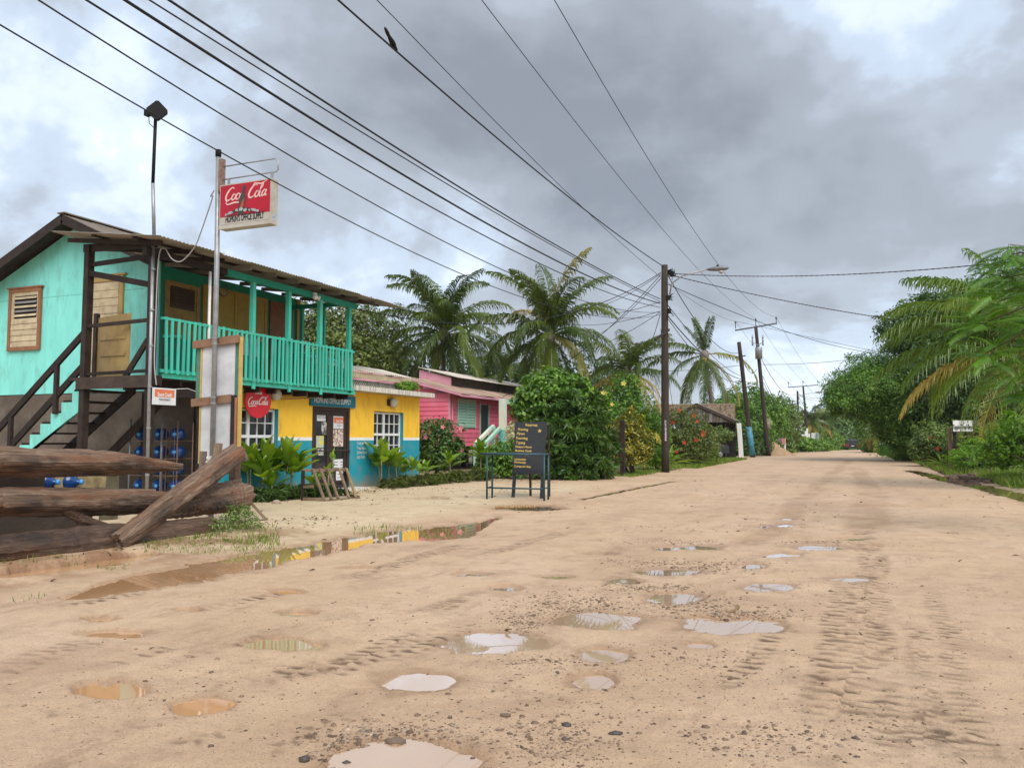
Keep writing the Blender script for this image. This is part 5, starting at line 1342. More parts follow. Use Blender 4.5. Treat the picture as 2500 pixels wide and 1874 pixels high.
for z_ in rowz:
    for dy in (-0.02, 0.42):
        MB().tube([(rx[0] - 0.02, YR + dy, z_ - 0.01), (rx[2] + 0.05, YR + dy, z_ - 0.01)], 0.008, 6).build('shelf_bar', rust, rack)
for x_ in (rx[1] + 0.16, rx[1] + 0.07, rx[2] - 0.05):
    MB().tube([(x_, YR - 0.03, 0.1), (x_, YR - 0.03, ztop - 0.25)], 0.005, 5).build('wire', rust, rack)
ordr = ('top', 'second', 'third', 'fourth', 'bottom')
for i, z_ in enumerate(rowz):
    for k, f in enumerate((0.12, 0.52, 0.88)):
        x_ = rx[0] + (rx[2] - rx[0]) * f - 0.12
        jug((x_, YR + 0.36, z_ + 0.135), (0.50, -0.86, 0.0), 'blue water jug lying in the %s row of the rack, %s of its row' % (ordr[i], ('left end', 'middle', 'right end')[k]), 'water jugs on the rack')
pj = onG(3, 305, 1085)
bk_ = MB().lathe([(0.085, 0), (0.09, 0.03), (0.095, 0.30), (0.10, 0.31), (0.10, 0.33), (0.088, 0.33)], (pj.x, pj.y, 0), (0, 0, 1), 16).build('bucket', bluej, None, True)
tag(bk_, 'blue plastic bucket standing on sand behind the log barrier', 'bucket')
for i, (x_, y_, lab) in enumerate(((60, 1070, 'blue jug lying on sand behind the logs at the picture edge'), (165, 1060, 'blue jug lying on sand beside the blue bucket'))):
    pj = onG(3, x_, y_); jug((pj.x, pj.y, 0.13), (0.8, 0.6, 0), lab, 'water jugs behind the logs')
for i, (x_, lab) in enumerate(((175, 'blue jug showing above the middle log, left of its pair'), (345, 'blue jug showing above the middle log, right of its pair'))):
    pj = onX(3, x_, 765, -10.4); jug((pj.x, pj.y, pj.z - 0.05), (0.9, 0.4, 0), lab, 'water jugs behind the logs')
tb = MB().box(pj.x - 0.4, pj.x + 0.5, pj.y - 1.1, pj.y + 0.3, 0, pj.z - 0.19).build('bench_block', concrete); tag(tb, 'low grey block under the two blue jugs behind the logs', 'block')

# --- slatted timber rack in front of the door
T0, T1 = onX(4, 700, 988, -11.55), onX(4, 1088, 980, -11.55)
B0, B1 = onG(4, 885, 1278), onG(4, 1200, 1250)
bk2 = thing('timber_rack', 'slanted timber slat rack standing before the shop door', 'rack', (-11.3, 16, 0))
MB().beam(T0, T1, 0.05, 0.07).build('top_bar', palletm, bk2)
MB().beam(B0 + RZ * 0.03, B1 + RZ * 0.03, 0.10, 0.05).build('bottom_bar', palletm, bk2)
for f in (0.19, 0.36, 0.53, 0.80, 0.98):
    a_ = T0.lerp(T1, f); g_ = max(0, (f - 0.19) / 0.81) 
    b_ = B0.lerp(B1, g_ * 0.92 + 0.02) + RZ * 0.06
    MB().beam(a_ + Vector((0.03, 0, 0.03)), b_, 0.075, 0.03, up=(1, 0, 0.7)).build('slat', palletm if f < 0.9 else mat('yellowed_slat', (0.36, 0.26, 0.08), (0.20, 0.14, 0.09), 3, 0.8, 0.3), bk2)
for T_, B_, nm in ((T0, onG(4, 692, 1290), 'l'), (T1, T1, 'r')):
    MB().beam((T_.x, T_.y, 0), (T_.x, T_.y, T_.z), 0.06, 0.06).build('leg', darkwood, bk2)
MB().beam((T0.x, T0.y, 0.05), B0 + RZ * 0.05, 0.05, 0.09).build('sill', palletm, bk2); MB().beam((T1.x, T1.y, 0.05), B1 + RZ * 0.05, 0.05, 0.09).build('sill', palletm, bk2)
MB().beam((T0.x, T0.y, 0.33), T0.lerp(B0, 0.5) , 0.04, 0.06).build('cross_bar', palletm, bk2)
tm = T0.lerp(T1, 0.72); MB().beam(tm, (tm.x + 0.1, tm.y - 0.14, 0.02), 0.06, 0.05).build('leg', darkwood, bk2); MB().beam(tm + Vector((.05, -.02, -.32)), tm + Vector((.3, .12, -.33)), 0.05, 0.05).build('cross_bar', darkwood, bk2)
# --- blue steel table frame and chalkboard
tdir = Vector((math.cos(R(8)), math.sin(R(8)), 0)); tback = Vector((-math.sin(R(8)), math.cos(R(8)), 0)) * 0.45
F0 = onG(8, 782, 1490); F1 = F0 + tdir * 1.36
tbl = thing('steel_table_frame', 'slim blue-grey steel table frame standing on sand before the chalkboard', 'table', F0)
HT = 1.06
for p_ in (F0, F1, F0 + tback, F1 + tback):
    MB().tube([p_, p_ + RZ * (HT - 0.02)], 0.024, 8).build('leg', steelblue, tbl, True)
MB().tube([F0 - tdir * 0.16 + RZ * HT, F1 + tdir * 0.04 + RZ * (HT - 0.01)], 0.026, 8).build('top_rail', steelblue, tbl, True)
MB().tube([F0 + tback + RZ * HT, F1 + tback + RZ * (HT - 0.01)], 0.024, 8).build('top_rail', steelblue, tbl, True)
MB().beam(F0 + tback * 0.5 + RZ * (HT + 0.022) - tdir * 0.14, F1 + tback * 0.5 + RZ * (HT + 0.012) + tdir * 0.02, 0.43, 0.012).build('top', steelblue, tbl)
for p_, q_ in ((F0, F0 + tback), (F1, F1 + tback), ):
    MB().tube([p_ + RZ * 0.28, q_ + RZ * 0.28], 0.018, 8).build('stretcher', steelblue, tbl, True); MB().tube([p_ + RZ * HT, q_ + RZ * HT], 0.022, 8).build('top_rail', steelblue, tbl, True)
MB().tube([F0 + RZ * 0.28, F1 + RZ * 0.27], 0.019, 8).build('stretcher', steelblue, tbl, True)
cb = thing('chalkboard', 'tall black chalkboard easel with yellow handwritten list behind the steel table', 'chalkboard', onG(8, 1180, 1465))
bd = Vector((math.cos(R(10)), math.sin(R(10)), 0)); bbk = Vector((-math.sin(R(10)), math.cos(R(10)), 0))
bo = onG(8, 1015, 1472)
lean = 0.34
def cpos(u, z): return bo + bd * u + RZ * z + bbk * (z * lean)
wB = 0.80
up_ = (RZ + bbk * lean).normalized()
k_ = math.sqrt(1 + lean * lean)
MB().prism([(0.02, 0), (wB - 0.02, 0), (wB, 1.26 * k_), (0.0, 1.26 * k_)], cpos(0, 0.56), bd, up_, 0.02).build('board', chalkb, cb)
for u in (0.03, wB - 0.08):
    MB().prism([(0, 0), (0.085, 0), (0.085, 0.6 * k_), (0, 0.6 * k_)], cpos(u, 0.0) + bbk * 0.02, bd, up_, 0.012).build('leg', mat('easel_leg%d' % int(u * 10), (0.03, 0.035, 0.042)), cb)
for u in (0.36, wB + 0.03):
    MB().beam(cpos(u, 1.75) + bbk * 0.03, cpos(u, 0.0) + bbk * 0.72, 0.09, 0.03).build('back_leg', darkwood, cb)
LST = [('Internet', 0.26, 0.098, 1.90), ('Printing', 0.08, 0.088, 1.785), ('Flyers', 0.06, 0.088, 1.675), ('Scanning', 0.05, 0.088, 1.56), ('Typing', 0.05, 0.092, 1.44), ('Passport Pictures', 0.05, 0.07, 1.34), ('Business Cards', 0.05, 0.07, 1.24),
       ('Smart Credit', 0.05, 0.07, 1.14), ('Lamination', 0.05, 0.068, 1.02), ('Photocopy', 0.05, 0.07, 0.945), ('Computer Repairs', 0.05, 0.072, 0.84)]
for s_, u, sz, z_ in LST:
    z1_ = (z_ - 0.07) * 0.94
    text(s_, cpos(u, z1_) , bd + RZ * -0.03, up_, sz, chalky, cb, lift=0.024, wob=0.03, weight=0.0015, wx=0.95)
st_ = []
for k in range(10):
    rr = 0.055 if k % 2 == 0 else 0.022
    st_.append((rr * math.cos(PI / 2 + k * PI / 5), rr * math.sin(PI / 2 + k * PI / 5)))
MB().prism(st_, cpos(0.63, 1.60) + bd.cross(up_) * 0.021, bd, up_, 0.002).build('star', chalky, cb)
rp_ = []
r0_, r1_ = onG(8, 870, 1588), onG(8, 1265, 1578)
for k in range(60):
    f = k / 59; p_ = r0_.lerp(r1_, f); rp_.append(p_ + RZ * (0.035 + 0.008 * math.sin(k * 1.9)) + RY * (0.02 * math.sin(k * 0.35) + 0.012 * math.sin(k * 1.9 + 1.5)))
o = MB().tube(rp_, [0.03 + 0.014 * math.sin(k * 1.9) for k in range(60)], 7).build('rope', mat('straw_rope', (0.40, 0.28, 0.14), (0.25, 0.16, 0.08), 12, 0.9, 0.5), None, True)
tag(o, 'frayed straw rope lying at the edge of a puddle below the table', 'rope')
for i, (c_, x_, y_, s_, lab) in enumerate(((4, 455, 1300, 0.10, 'pale round stone at the foot of the plants by the wall'), (4, 640, 1240, 0.17, 'grey stone half hidden between plants and timber rack'), (4, 1700, 1140, 0.16, 'brown stone under the plants below the right shop window'))):
    p_ = onG(c_, x_, y_); V = v_ico * (1 + np.random.default_rng(i).uniform(-.15, .15, (12, 1))) * np.array((1.3, 1, .8)) * s_
    o = link('stone', np_mesh('stone', V, f_ico), mat('garden_stone%d' % i, (0.42, 0.33, 0.24), (0.30, 0.23, 0.17), 8, 0.85, 0.3), None, True); o.location = (p_.x, p_.y, s_ * 0.4); tag(o, lab, 'stone')

# ================================================================== PINK HOUSE
XP, YP2 = -16.3, 32.2
ph = thing('pink_house', 'pink weatherboard house on low stilts with rusty roofs and green trim', 'house', (-18, 36, 0))
Z0, ZE = 1.08, 3.52
def hx(name, m, *q, par=None): return MB().box(*q).build(name, m, par or ph)
YEND = 44.0
XL = -21.5
def zlow(x): return 3.42 + (XP - x) * 0.30
hx('wall_core', pinkpale, XL, XP - 0.03, YP2 + 0.03, YEND, Z0, 3.4)
nbd = 14; bh = (ZE + 0.55 - Z0) / nbd
for i in range(18):
    z_ = Z0 + i * 0.195
    xa, xb = XL, XP
    if z_ + 0.19 > zlow(XP) : xb = min(XP, XP - (z_ + 0.19 - zlow(XP)) / 0.30)
    if xb <= xa + 0.4: break
    cut = -18.45
    if xb > cut + 0.1:
        MB().beam((cut, YP2, z_ + 0.095), (xb, YP2, z_ + 0.095), 0.028, 0.186, up=(0, 0.12, 1)).build('weatherboard', pinkw, ph)
    MB().beam((xa, YP2 + 0.002, z_ + 0.095), (min(cut - 0.01, xb), YP2 + 0.002, z_ + 0.095), 0.028, 0.186, up=(0, 0.12, 1)).build('weatherboard', pinkpale if z_ > 2.9 else pinkw, ph)
wp, wq = onX(5, 600, 1042, XP), onX(5, 712, 1215, XP); dp, dq = onX(5, 752, 1072, XP), onX(5, 802, 1345, XP)
for i in range(12):
    z_ = Z0 + i * 0.2
    segs = [(YP2 + 0.02, YEND)]
    zt2 = z_ + 0.19
    for (ya, yb, za, zb) in ((wp.y - 0.02, wq.y + 0.02, wq.z, wp.z), (dp.y, dq.y, Z0, dp.z)):
        if zt2 > za + 0.05 and z_ < zb - 0.05:
            ns = []
            for (s0, s1) in segs:
                if ya > s0: ns.append((s0, min(ya, s1)))
                if yb < s1: ns.append((max(yb, s0), s1))
            segs = ns
    for (s0, s1) in segs:
        if s1 - s0 > 0.03:
            MB().beam((XP, s0, z_ + 0.097), (XP, s1, z_ + 0.097), 0.028, 0.188, up=(-0.12, 0, 1)).build('weatherboard', pinkw, ph)
hx('corner_board', pinkpale, XP - 0.02, XP + 0.03, YP2 - 0.02, YP2 + 0.10, Z0, 3.5)
MB().tube([(XP + 0.05, YP2 + 0.22, 0.2), (XP + 0.05, YP2 + 0.22, 3.2)], 0.035, 8).build('drain_pipe', pinkpale, ph, True)
wnd = hx('window', voidm, XP - 0.02, XP - 0.015, wp.y, wq.y, wq.z, wp.z)
for (ya, yb, za, zb) in ((wp.y - 0.09, wp.y, wq.z - 0.08, wp.z + 0.08), (wq.y, wq.y + 0.09, wq.z - 0.08, wp.z + 0.08), (wp.y, wq.y, wp.z, wp.z + 0.08), (wp.y, wq.y, wq.z - 0.08, wq.z), ((wp.y + wq.y) / 2 - 0.035, (wp.y + wq.y) / 2 + 0.035, wq.z, wp.z)):
    hx('window_frame', mint, XP - 0.012, XP + 0.06, ya, yb, za, zb, par=wnd)
for k in range(9):
    zc = wq.z + (wp.z - wq.z) * (k + 0.5) / 9
    for (ya, yb) in ((wp.y + 0.01, (wp.y + wq.y) / 2 - 0.04), ((wp.y + wq.y) / 2 + 0.04, wq.y - 0.01)):
        MB().beam((XP + 0.025, ya, zc), (XP + 0.025, yb, zc), 0.012, (wp.z - wq.z) / 9 * 0.93, up=(-0.35, 0, 1)).build('slat', mint, wnd)
dr = hx('door', mat('dark_green_door', (0.02, 0.035, 0.035), (0.03, 0.05, 0.05), 4, 0.6), XP - 0.027, XP - 0.012, dp.y, dq.y, Z0, dp.z)
hx('door_frame', mint, XP - 0.02, XP + 0.05, dp.y - 0.09, dp.y, Z0, dp.z + 0.08, par=dr); hx('door_frame', mint, XP - 0.02, XP + 0.05, dq.y, dq.y + 0.09, Z0, dp.z + 0.08, par=dr)
# shutters of the grey lean-to seen past the shop corner
hx('lean_to_wall', greyb, -18.9, -17.55, YP2 - 0.6, YP2 - 0.5, 0.9, 3.2)
for k in range(10):
    MB().beam((-18.85, YP2 - 0.62, 1.0 + k * 0.22), (-17.62, YP2 - 0.62, 1.0 + k * 0.22), 0.02, 0.2, up=(0, 0.3, 1)).build('slat', greyb, ph)
hx('corner_board', mint, -17.6, -17.5, YP2 - 0.66, YP2 - 0.49, 0.9, 3.25)
# roofs: front lean-to, then the higher back roof with a dark gap between
XEv = XP + 0.75
corr((XEv, YP2 - 0.35, 3.36), (XEv, 45.0, 3.36), (-18.9, YP2 - 0.35, 4.24), (-18.9, 45.0, 4.24), roofpink, ph, wide=0.9, pitch=0.15, amp=0.014)
bm2 = MB().beam((XEv - 0.03, YP2 - 0.33, 3.30), (XEv - 0.03, 45.0, 3.30), 0.03, 0.13).build('fascia', pinkpale, ph)
MB().beam((XEv, YP2 - 0.33, 3.31), (-18.9, YP2 - 0.33, 4.17), 0.03, 0.12).build('barge_board', pinkpale, ph)
hx('dark_gap_wall', mat('dark_boards', (0.05, 0.04, 0.035), (0.10, 0.075, 0.06), 3, 0.8, 0.3), -17.75, -17.65, YP2 + 2.85, 44.6, 3.8, 4.36)  # dark brown boards filling the gap between the two roofs
corr((-17.2, YP2 + 2.6, 4.30), (-17.2, 46.0, 4.30), (-19.3, YP2 + 2.6, 4.84), (-19.3, 46.0, 4.84), rooftin, ph, wide=0.9, pitch=0.15, amp=0.014)
MB().prism([(-19.3, 3.4), (-17.6, 3.4), (-17.6, 4.30), (-19.3, 4.74)], (0, YP2 + 2.8, 0), (1, 0, 0), (0, 0, 1), 0.05).build('gable_wall', pinkpale, ph)
# stilts
for y_ in (YP2 + 0.2, 35.2, 38.2, 41.2, 43.8):
    for x_ in (XP - 0.15, -18.5, -21):
        hx('stilt', darkwood, x_ - 0.09, x_ + 0.09, y_ - 0.09, y_ + 0.09, 0, Z0)
hx('floor_beam', darkwood, XP - 0.25, XP - 0.05, YP2 + 0.05, YEND, Z0 - 0.16, Z0 - 0.001)
# porch: deck, painted column, end wall with louvres, stair rail
ypc = onX(5, 900, 1200, -14.9).y
hx('porch_deck', deckwood, XP + 0.03, -14.7, dp.y - 0.3, YEND, Z0 - 0.12, Z0)
hx('column', creamcol, -15.0, -14.72, ypc - 0.14, ypc + 0.14, Z0 + 0.75, 3.25); hx('column_base', tealcol, -15.01, -14.71, ypc - 0.145, ypc + 0.145, 0.0, Z0 + 0.749)
hx('beam', mint, -15.0, -14.74, ypc + 0.14, YEND, 3.02, 3.25)
ywl = 40.6
hx('end_wall', pinkpale, XP, -14.8, ywl + 0.2, ywl + 0.3, Z0, 3.2)
for k in range(11):
    MB().beam((XP + 0.02, ywl + 0.19, Z0 + 0.1 + k * 0.19), (-14.82, ywl + 0.19, Z0 + 0.1 + k * 0.19), 0.02, 0.18, up=(0, 0.1, 1)).build('weatherboard', pinkw if k < 4 else pinkpale, ph)
for k in range(6):
    MB().beam((-15.75, ywl + 0.15, 1.95 + k * 0.17), (-15.15, ywl + 0.15, 1.95 + k * 0.17), 0.02, 0.09, up=(0, 0.7, 1)).build('slat', mint, ph)
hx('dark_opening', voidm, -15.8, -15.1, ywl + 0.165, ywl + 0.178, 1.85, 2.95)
hx('rail', mint, -14.82, -14.74, ypc + 0.15, YEND, 1.95, 2.03)
for k in range(22):
    hx('baluster', pinkw if k % 2 else mint, -14.80, -14.76, ypc + 0.3 + k * 0.2, ypc + 0.34 + k * 0.2, Z0, 1.95)
sr = onG(8, 672, 1180); 
s_top = onX(8, 845, 745, -15.0); s_bot = onX(8, 672, 920, -14.4)
for dy in (0.0, 0.95):
    MB().beam((s_top.x, s_top.y + dy, s_top.z), (s_bot.x, s_bot.y + dy, s_bot.z), 0.14, 0.13).build('stair_rail', creamcol if dy == 0 else mint, ph)
    MB().beam((s_bot.x, s_bot.y + dy, 0), (s_bot.x, s_bot.y + dy, s_bot.z), 0.16, 0.16).build('stair_post', mint, ph); MB().beam((s_top.x, s_top.y + dy, 0), (s_top.x, s_top.y + dy, s_top.z), 0.16, 0.16).build('stair_post', mint, ph)
for k in range(5):
    f = (k + 0.5) / 5; p_ = Vector((s_top.x, s_top.y, Z0)).lerp(Vector((s_bot.x, s_bot.y, 0.1)), f)
    hx('step', deckwood, p_.x - 0.18, p_.x + 0.18, p_.y + 0.1, p_.y + 0.9, p_.z - 0.06, p_.z)
# ================================================================== POLES, WIRES, LAMPS
def pole(base, top, r0, r1, lab, name='utility_pole', group='utility poles along the street', m=None):
    b, t = Vector(base), Vector(top)
    o = thing(name, lab, 'utility pole', b, group)
    n_ = 9
    MB().tube([b.lerp(t, i / n_) for i in range(n_ + 1)], [r0 + (r1 - r0) * i / n_ for i in range(n_ + 1)], 12, jit=0.03, rg=rnd).build('pole', m or polem, o, True)
    return o
P1b, P1t = Vector((-7.45, 34.9, 0)), onX(6, 476, 130, -7.38)
P1 = pole(P1b, P1t, 0.175, 0.135, 'thick brown utility pole with street lamp beside the yellow croton bush')
def lamp_arm(o, p, d, L, m=galv):
    p = Vector(p); d = Vector(d).normalized()
    MB().tube([p - RZ * 0.75, p - RZ * 0.30 + d * 0.08, p + d * 0.55 + RZ * 0.02, p + d * (L - 0.6) + RZ * 0.22], 0.03, 8).build('lamp_arm', m, o, True)
    e = p + d * (L - 0.6) + RZ * 0.22
    prof = [(0.03, 0.0), (0.09, 0.12), (0.13, 0.35), (0.14, 0.6), (0.11, 0.82), (0.03, 0.92)]
    hd = MB().lathe(prof, e, d + RZ * 0.03, 14)
    hd.v = [(x, y, e.z + (z - e.z) * 0.75) for x, y, z in hd.v]
    h_ = hd.build('lamp_head', mat('lamp_housing', (0.20, 0.205, 0.21), (0.15, 0.155, 0.16), 6, 0.4, metal=0.3), o, True)
    MB().tube([e + d * 0.45 + RZ * 0.09, e + d * 0.45 + RZ * 0.17], 0.045, 8).build('photocell', blackm, h_)
    q = e + d * 0.6
    gl = MB().lathe([(0.02, 0.12), (0.10, 0.06), (0.115, 0.0)], q - RZ * 0.10, (0, 0, -1), 12); gl.build('lamp_bowl', mat('lamp_bowl', (0.5, 0.5, 0.48), rough=0.2), h_, True)
lamp_arm(P1, onX(6, 495, 210, -7.3) + Vector((0.1, 0.0, 0.0)), (1.0, 0.10, 0.0), 2.15)
def tie(o, c, x, y, X):
    p = onX(c, x, y, X); g = random.Random(int(x * y))
    for k in range(3):
        pts = [p + Vector((g.uniform(-.05, .25), g.uniform(-.3, .3), g.uniform(-.25, .25))) for _ in range(4)]
        MB().tube(pts, 0.012, 5).build('jumper_wire', wirem, o)
    MB().box(p.x - 0.05, p.x + 0.12, p.y - 0.08, p.y + 0.08, p.z - 0.1, p.z + 0.1).build('bracket', blackm, o)
tie(P1, 6, 505, 180, -7.25); tie(P1, 6, 500, 440, -7.25); tie(P1, 6, 497, 350, -7.25); tie(P1, 6, 520, 190, -7.15)
MB().beam(onX(6, 412, 632, -7.3), onX(6, 508, 565, -7.3), 0.06, 0.09).build('sign_arm', darkwood, P1)
pp_ = onX(6, 482, 1245, -7.24); MB().box(-7.235, -7.225, pp_.y - 0.14, pp_.y + 0.14, pp_.z - 0.42, pp_.z + 0.42).build('notice', mat('tattered_notice', (0.58, 0.55, 0.58), (0.10, 0.06, 0.10), 9, 0.7, lo=0.46, hi=0.54), P1)
P2b, P2t = Vector((-7.5, 67.4, gz(67.4))), onY(6, 978, 648, 66.5)
P2 = pole(P2b, P2t, 0.20, 0.15, 'leaning utility pole painted blue near its foot by the white post')
P2d = (P2t - P2b).normalized(); MB().tube([P2b + P2d * 0.15, P2b + P2d * 2.4], [0.215, 0.20], 12).build('painted_foot', mat('blue_pole_paint', (0.06, 0.30, 0.42), (0.10, 0.09, 0.08), 2.5, 0.7, lo=0.45, hi=0.62), P2, True)
MB().beam(P2t + Vector((-.3, 0, -1.2)), P2t + Vector((0.5, 0, -1.1)), 0.06, 0.08).build('bracket', darkwood, P2)
P3b = Vector((-6.94, 74, gz(74))); P3t = onY(6, 1092, 545, 73.6)
P3 = pole(P3b, P3t, 0.20, 0.14, 'tall crossarm pole with transformer behind the sand heap')
def crossarm(o, t, half, dz=0.0):
    t = Vector(t)
    MB().beam(t + Vector((-half, 0, -0.05 - 0.12 * dz)), t + Vector((half, 0, 0.0 + 0.12 * dz)), 0.10, 0.12).build('crossarm', mat('arm_grey', (0.09, 0.10, 0.105), (0.13, 0.14, 0.14), 5, 0.7) if 'arm_grey' not in MATS else MATS['arm_grey'], o)
    tips = []
    for f in (-1, 0, 1):
        p = t + Vector((half * 0.97 * f, 0, 0.06 * f * dz + (0.0 if f else 0.05)))
        MB().lathe([(0.03, 0), (0.03, 0.45), (0.07, 0.47), (0.075, 0.60), (0.04, 0.68)], p, (0, 0, 1), 8).build('insulator', MATS['arm_grey'], o, True)
        tips.append(p + RZ * 0.66)
    return tips
tips3 = crossarm(P3, P3t, 1.75, 1.6)
for s_ in (-1, 1):
    q = onY(6, 1105 + s_ * 35, 650, 73.5); MB().lathe([(0.03, 0), (0.09, 0.1), (0.05, 0.25), (0.09, 0.4), (0.05, 0.55), (0.09, 0.7), (0.03, 0.95)], q - RZ * 0.3, (0, 0, 1), 8).build('fuse_cutout', galv, P3, True)
    MB().tube([q, q + Vector((-s_ * 0.5, 0, -0.3))], 0.03, 6).build('fuse_arm', galv, P3)
q = onY(6, 1112, 730, 73.45); MB().lathe([(0.05, -0.02), (0.30, 0.0), (0.31, 0.9), (0.28, 0.98), (0.10, 1.03)], q - RZ * 0.4, (0, 0, 1), 14).build('transformer', galv, P3, True)
MB().tube([P3b + RZ * 2.2, P3b + RZ * 3.2], 0.205, 12).build('pale_band', mat('pole_band', (0.30, 0.25, 0.19), (0.12, 0.09, 0.07), 4, 0.8), P3, True)
def at_px(c, xb, yb, xt, yt, Y, lab, r0=0.18, r1=0.12, arm=0, name='utility_pole'):
    t = onY(c, xt, yt, Y); b = onY(c, xb, yb, Y); b.z = gz(Y)
    o = pole(b, t, r0, r1, lab, name)
    tp = crossarm(o, t, arm, 0.8) if arm else None
    return o, b, t, tp
P4, P4b, P4t, _ = at_px(12, 315, 1250, 297, 340, 112, 'straight utility pole with a street lamp before the white billboards')
lamp_arm(P4, P4t + Vector((0.1, 0, -0.5)), (1, -0.2, 0), 2.6)
P5, P5b, P5t, tips5 = at_px(12, 470, 1100, 383, 265, 122, 'leaning pole with a wide crossarm behind the billboards', arm=2.0)
P6, P6b, P6t, _ = at_px(12, 600, 1100, 570, 620, 150, 'plain far pole rising from the distant palms')
P7, P7b, P7t, tips7 = at_px(12, 765, 1150, 752, 590, 170, 'far crossarm pole at the edge of the overhanging tree', arm=2.2)
P8, P8b, P8t, tips8 = at_px(12, 875, 1180, 868, 740, 225, 'more distant crossarm pole in the gap above the road', arm=2.6)
P9, P9b, P9t, tips9 = at_px(12, 930, 1190, 928, 850, 280, 'second most distant crossarm pole above the far trees', arm=2.8)
PA, PAb, PAt, tipsA = at_px(12, 970, 1190, 966, 895, 340, 'most distant crossarm pole above the road end', arm=3.0)
PBb, PBt = onG(6, 290, 1500), onD(6, 290, 655, 48.0); PBb = Vector((PBt.x, PBt.y, 0))
PB = pole(PBb, PBt, 0.16, 0.12, 'short dark utility pole rising behind the yellowing palm')
tie(PB, 6, 300, 690, PBt.x + 0.1)
# timber and white posts at the kerb
sp_ = onG(6, 195, 1555); stake((sp_.x, sp_.y, 0), (sp_.x, sp_.y, onX(6, 192, 1175, sp_.x).z), 0.19, 0.16, darkwood, 'short dark wooden post standing against the yellow croton bush')
wp_ = onG(6, 995, 1428); wt_ = onY(6, 978, 1195, wp_.y); stake((wp_.x, wp_.y, gz(wp_.y)), wt_, 0.36, 0.3, whitep, 'white painted post standing at the verge by the hut')
# --- wires. Each spans real poles; the run towards the camera goes on to the pole behind it
BACK = -3.5
def span(name, pts, r, lab, twist=False, m=None):
    """pts sighted in 3-D on one run; a parabola in y carried over the whole run"""
    o = None
    P = [Vector(p) for p in pts]
    mb = MB()
    if twist:
        d = (P[-1] - P[0]).normalized(); u = d.orthogonal().normalized(); w = d.cross(u); L = 0; q = []
        for i, p in enumerate(P):
            if i: L += (p - P[i - 1]).length
            q.append(p)
        # densify
        Q = []; acc = 0
        for i in range(len(P) - 1):
            for k in range(10):
                Q.append(P[i].lerp(P[i + 1], k / 10))
        Q.append(P[-1])
        for ph in (0, PI):
            mb.tube([p + (u * math.cos(i * 1.05 + ph) + w * math.sin(i * 1.05 + ph)) * r * 0.45 for i, p in enumerate(Q)], r * 0.8, 4, cap=False)
    else:
        mb.tube(P, r, 5, cap=False)
    o = mb.build(name, m or wirem, None, True)
    return tag(o, lab, 'cable', 'overhead wires')
def run_wire(lab, sights, X, end, r, y_back=BACK, n=40):
    P = [onX(14, x, y, X) for x, y in sights] + [Vector(end)]
    ys = np.array([p.y for p in P]); zs = np.array([p.z for p in P]); wts = np.array([1.0] * (len(P) - 1) + [2.5])
    cf = np.polyfit(ys, zs, 2, w=wts)
    # exact at the far end
    res = zs[-1] - np.polyval(cf, ys[-1])
    out = []
    for i in range(n + 1):
        y = y_back + (ys[-1] - y_back) * i / n
        f = max(0.0, (y - ys[0]) / (ys[-1] - ys[0]))
        x = X + (end[0] - X) * f
        out.append((x, y, float(np.polyval(cf, y)) + res * f))
    span('power_line', out, r, lab)
    return out
e_ = lambda x, y: onX(6, x, y, -7.42)
w1 = run_wire('lowest overhead wire passing behind the floodlight and the lit sign', [(0, 58), (531, 373), (975, 600)], -7.5, e_(446, 465), 0.009)
w2 = run_wire('second lowest overhead wire, thin, running left of the sign to the lamp pole', [(96, 0), (430, 215), (1102, 600)], -7.5, e_(446, 448), 0.010)
w3 = run_wire('third overhead wire from below, running to the lamp pole', [(193, 0), (622, 243), (1221, 600)], -7.5, e_(446, 415), 0.013)
w4 = run_wire('thick black overhead cable, fourth from below, running to the lamp pole', [(300, 0), (554, 158), (1250, 582)], -7.5, e_(446, 388), 0.020)
w5 = run_wire('thin overhead wire just under the upper thick cable', [(363, 0), (616, 158), (1250, 545)], -7.5, e_(446, 375), 0.011)
w6 = run_wire('upper thick overhead cable of the bundle', [(415, 0), (638, 152), (1250, 537)], -7.5, e_(446, 358), 0.017)
w7 = run_wire('steep thick cable with the perched bird, ending at the lamp pole top', [(822, 0), (949, 107), (1250, 370)], -7.45, onX(6, 470, 140, -7.4), 0.019)
w8 = run_wire('thin high wire to the near end of the transformer crossarm', [(918, 0), (1250, 319), (1592, 633)], -8.0, tips3[0], 0.010, -12, 60)
w9 = run_wire('thin high wire to the middle of the transformer crossarm', [(1167, 0), (1250, 99), (1532, 418), (1719, 661)], -6.9, tips3[1], 0.010, -12, 60)
w10 = run_wire('thin high wire to the road end of the transformer crossarm', [(1349, 0), (1493, 226), (1807, 700)], -5.6, tips3[2], 0.010, -12, 60)
# the poles beside the camera that carry these runs
PC = pole((-7.5, BACK, 0), (-7.45, BACK, 9.2), 0.2, 0.15, 'brown utility pole standing behind the viewer'); PD = pole((-6.9, -12.0, 0), (-6.9, -12.0, 11.5), 0.2, 0.15, 'tall crossarm pole standing far behind the viewer'); crossarm(PD, (-6.9, -12.0, 11.5), 1.75, 0.5)
def sag(a, b, s, n=22):
    a, b = Vector(a), Vector(b)
    return [a.lerp(b, i / n) - RZ * (s * 4 * (i / n) * (1 - i / n)) for i in range(n + 1)]
pt1 = onX(6, 500, 185, -7.25); pm1 = onX(6, 498, 400, -7.25); pl1 = onX(6, 495, 470, -7.25)
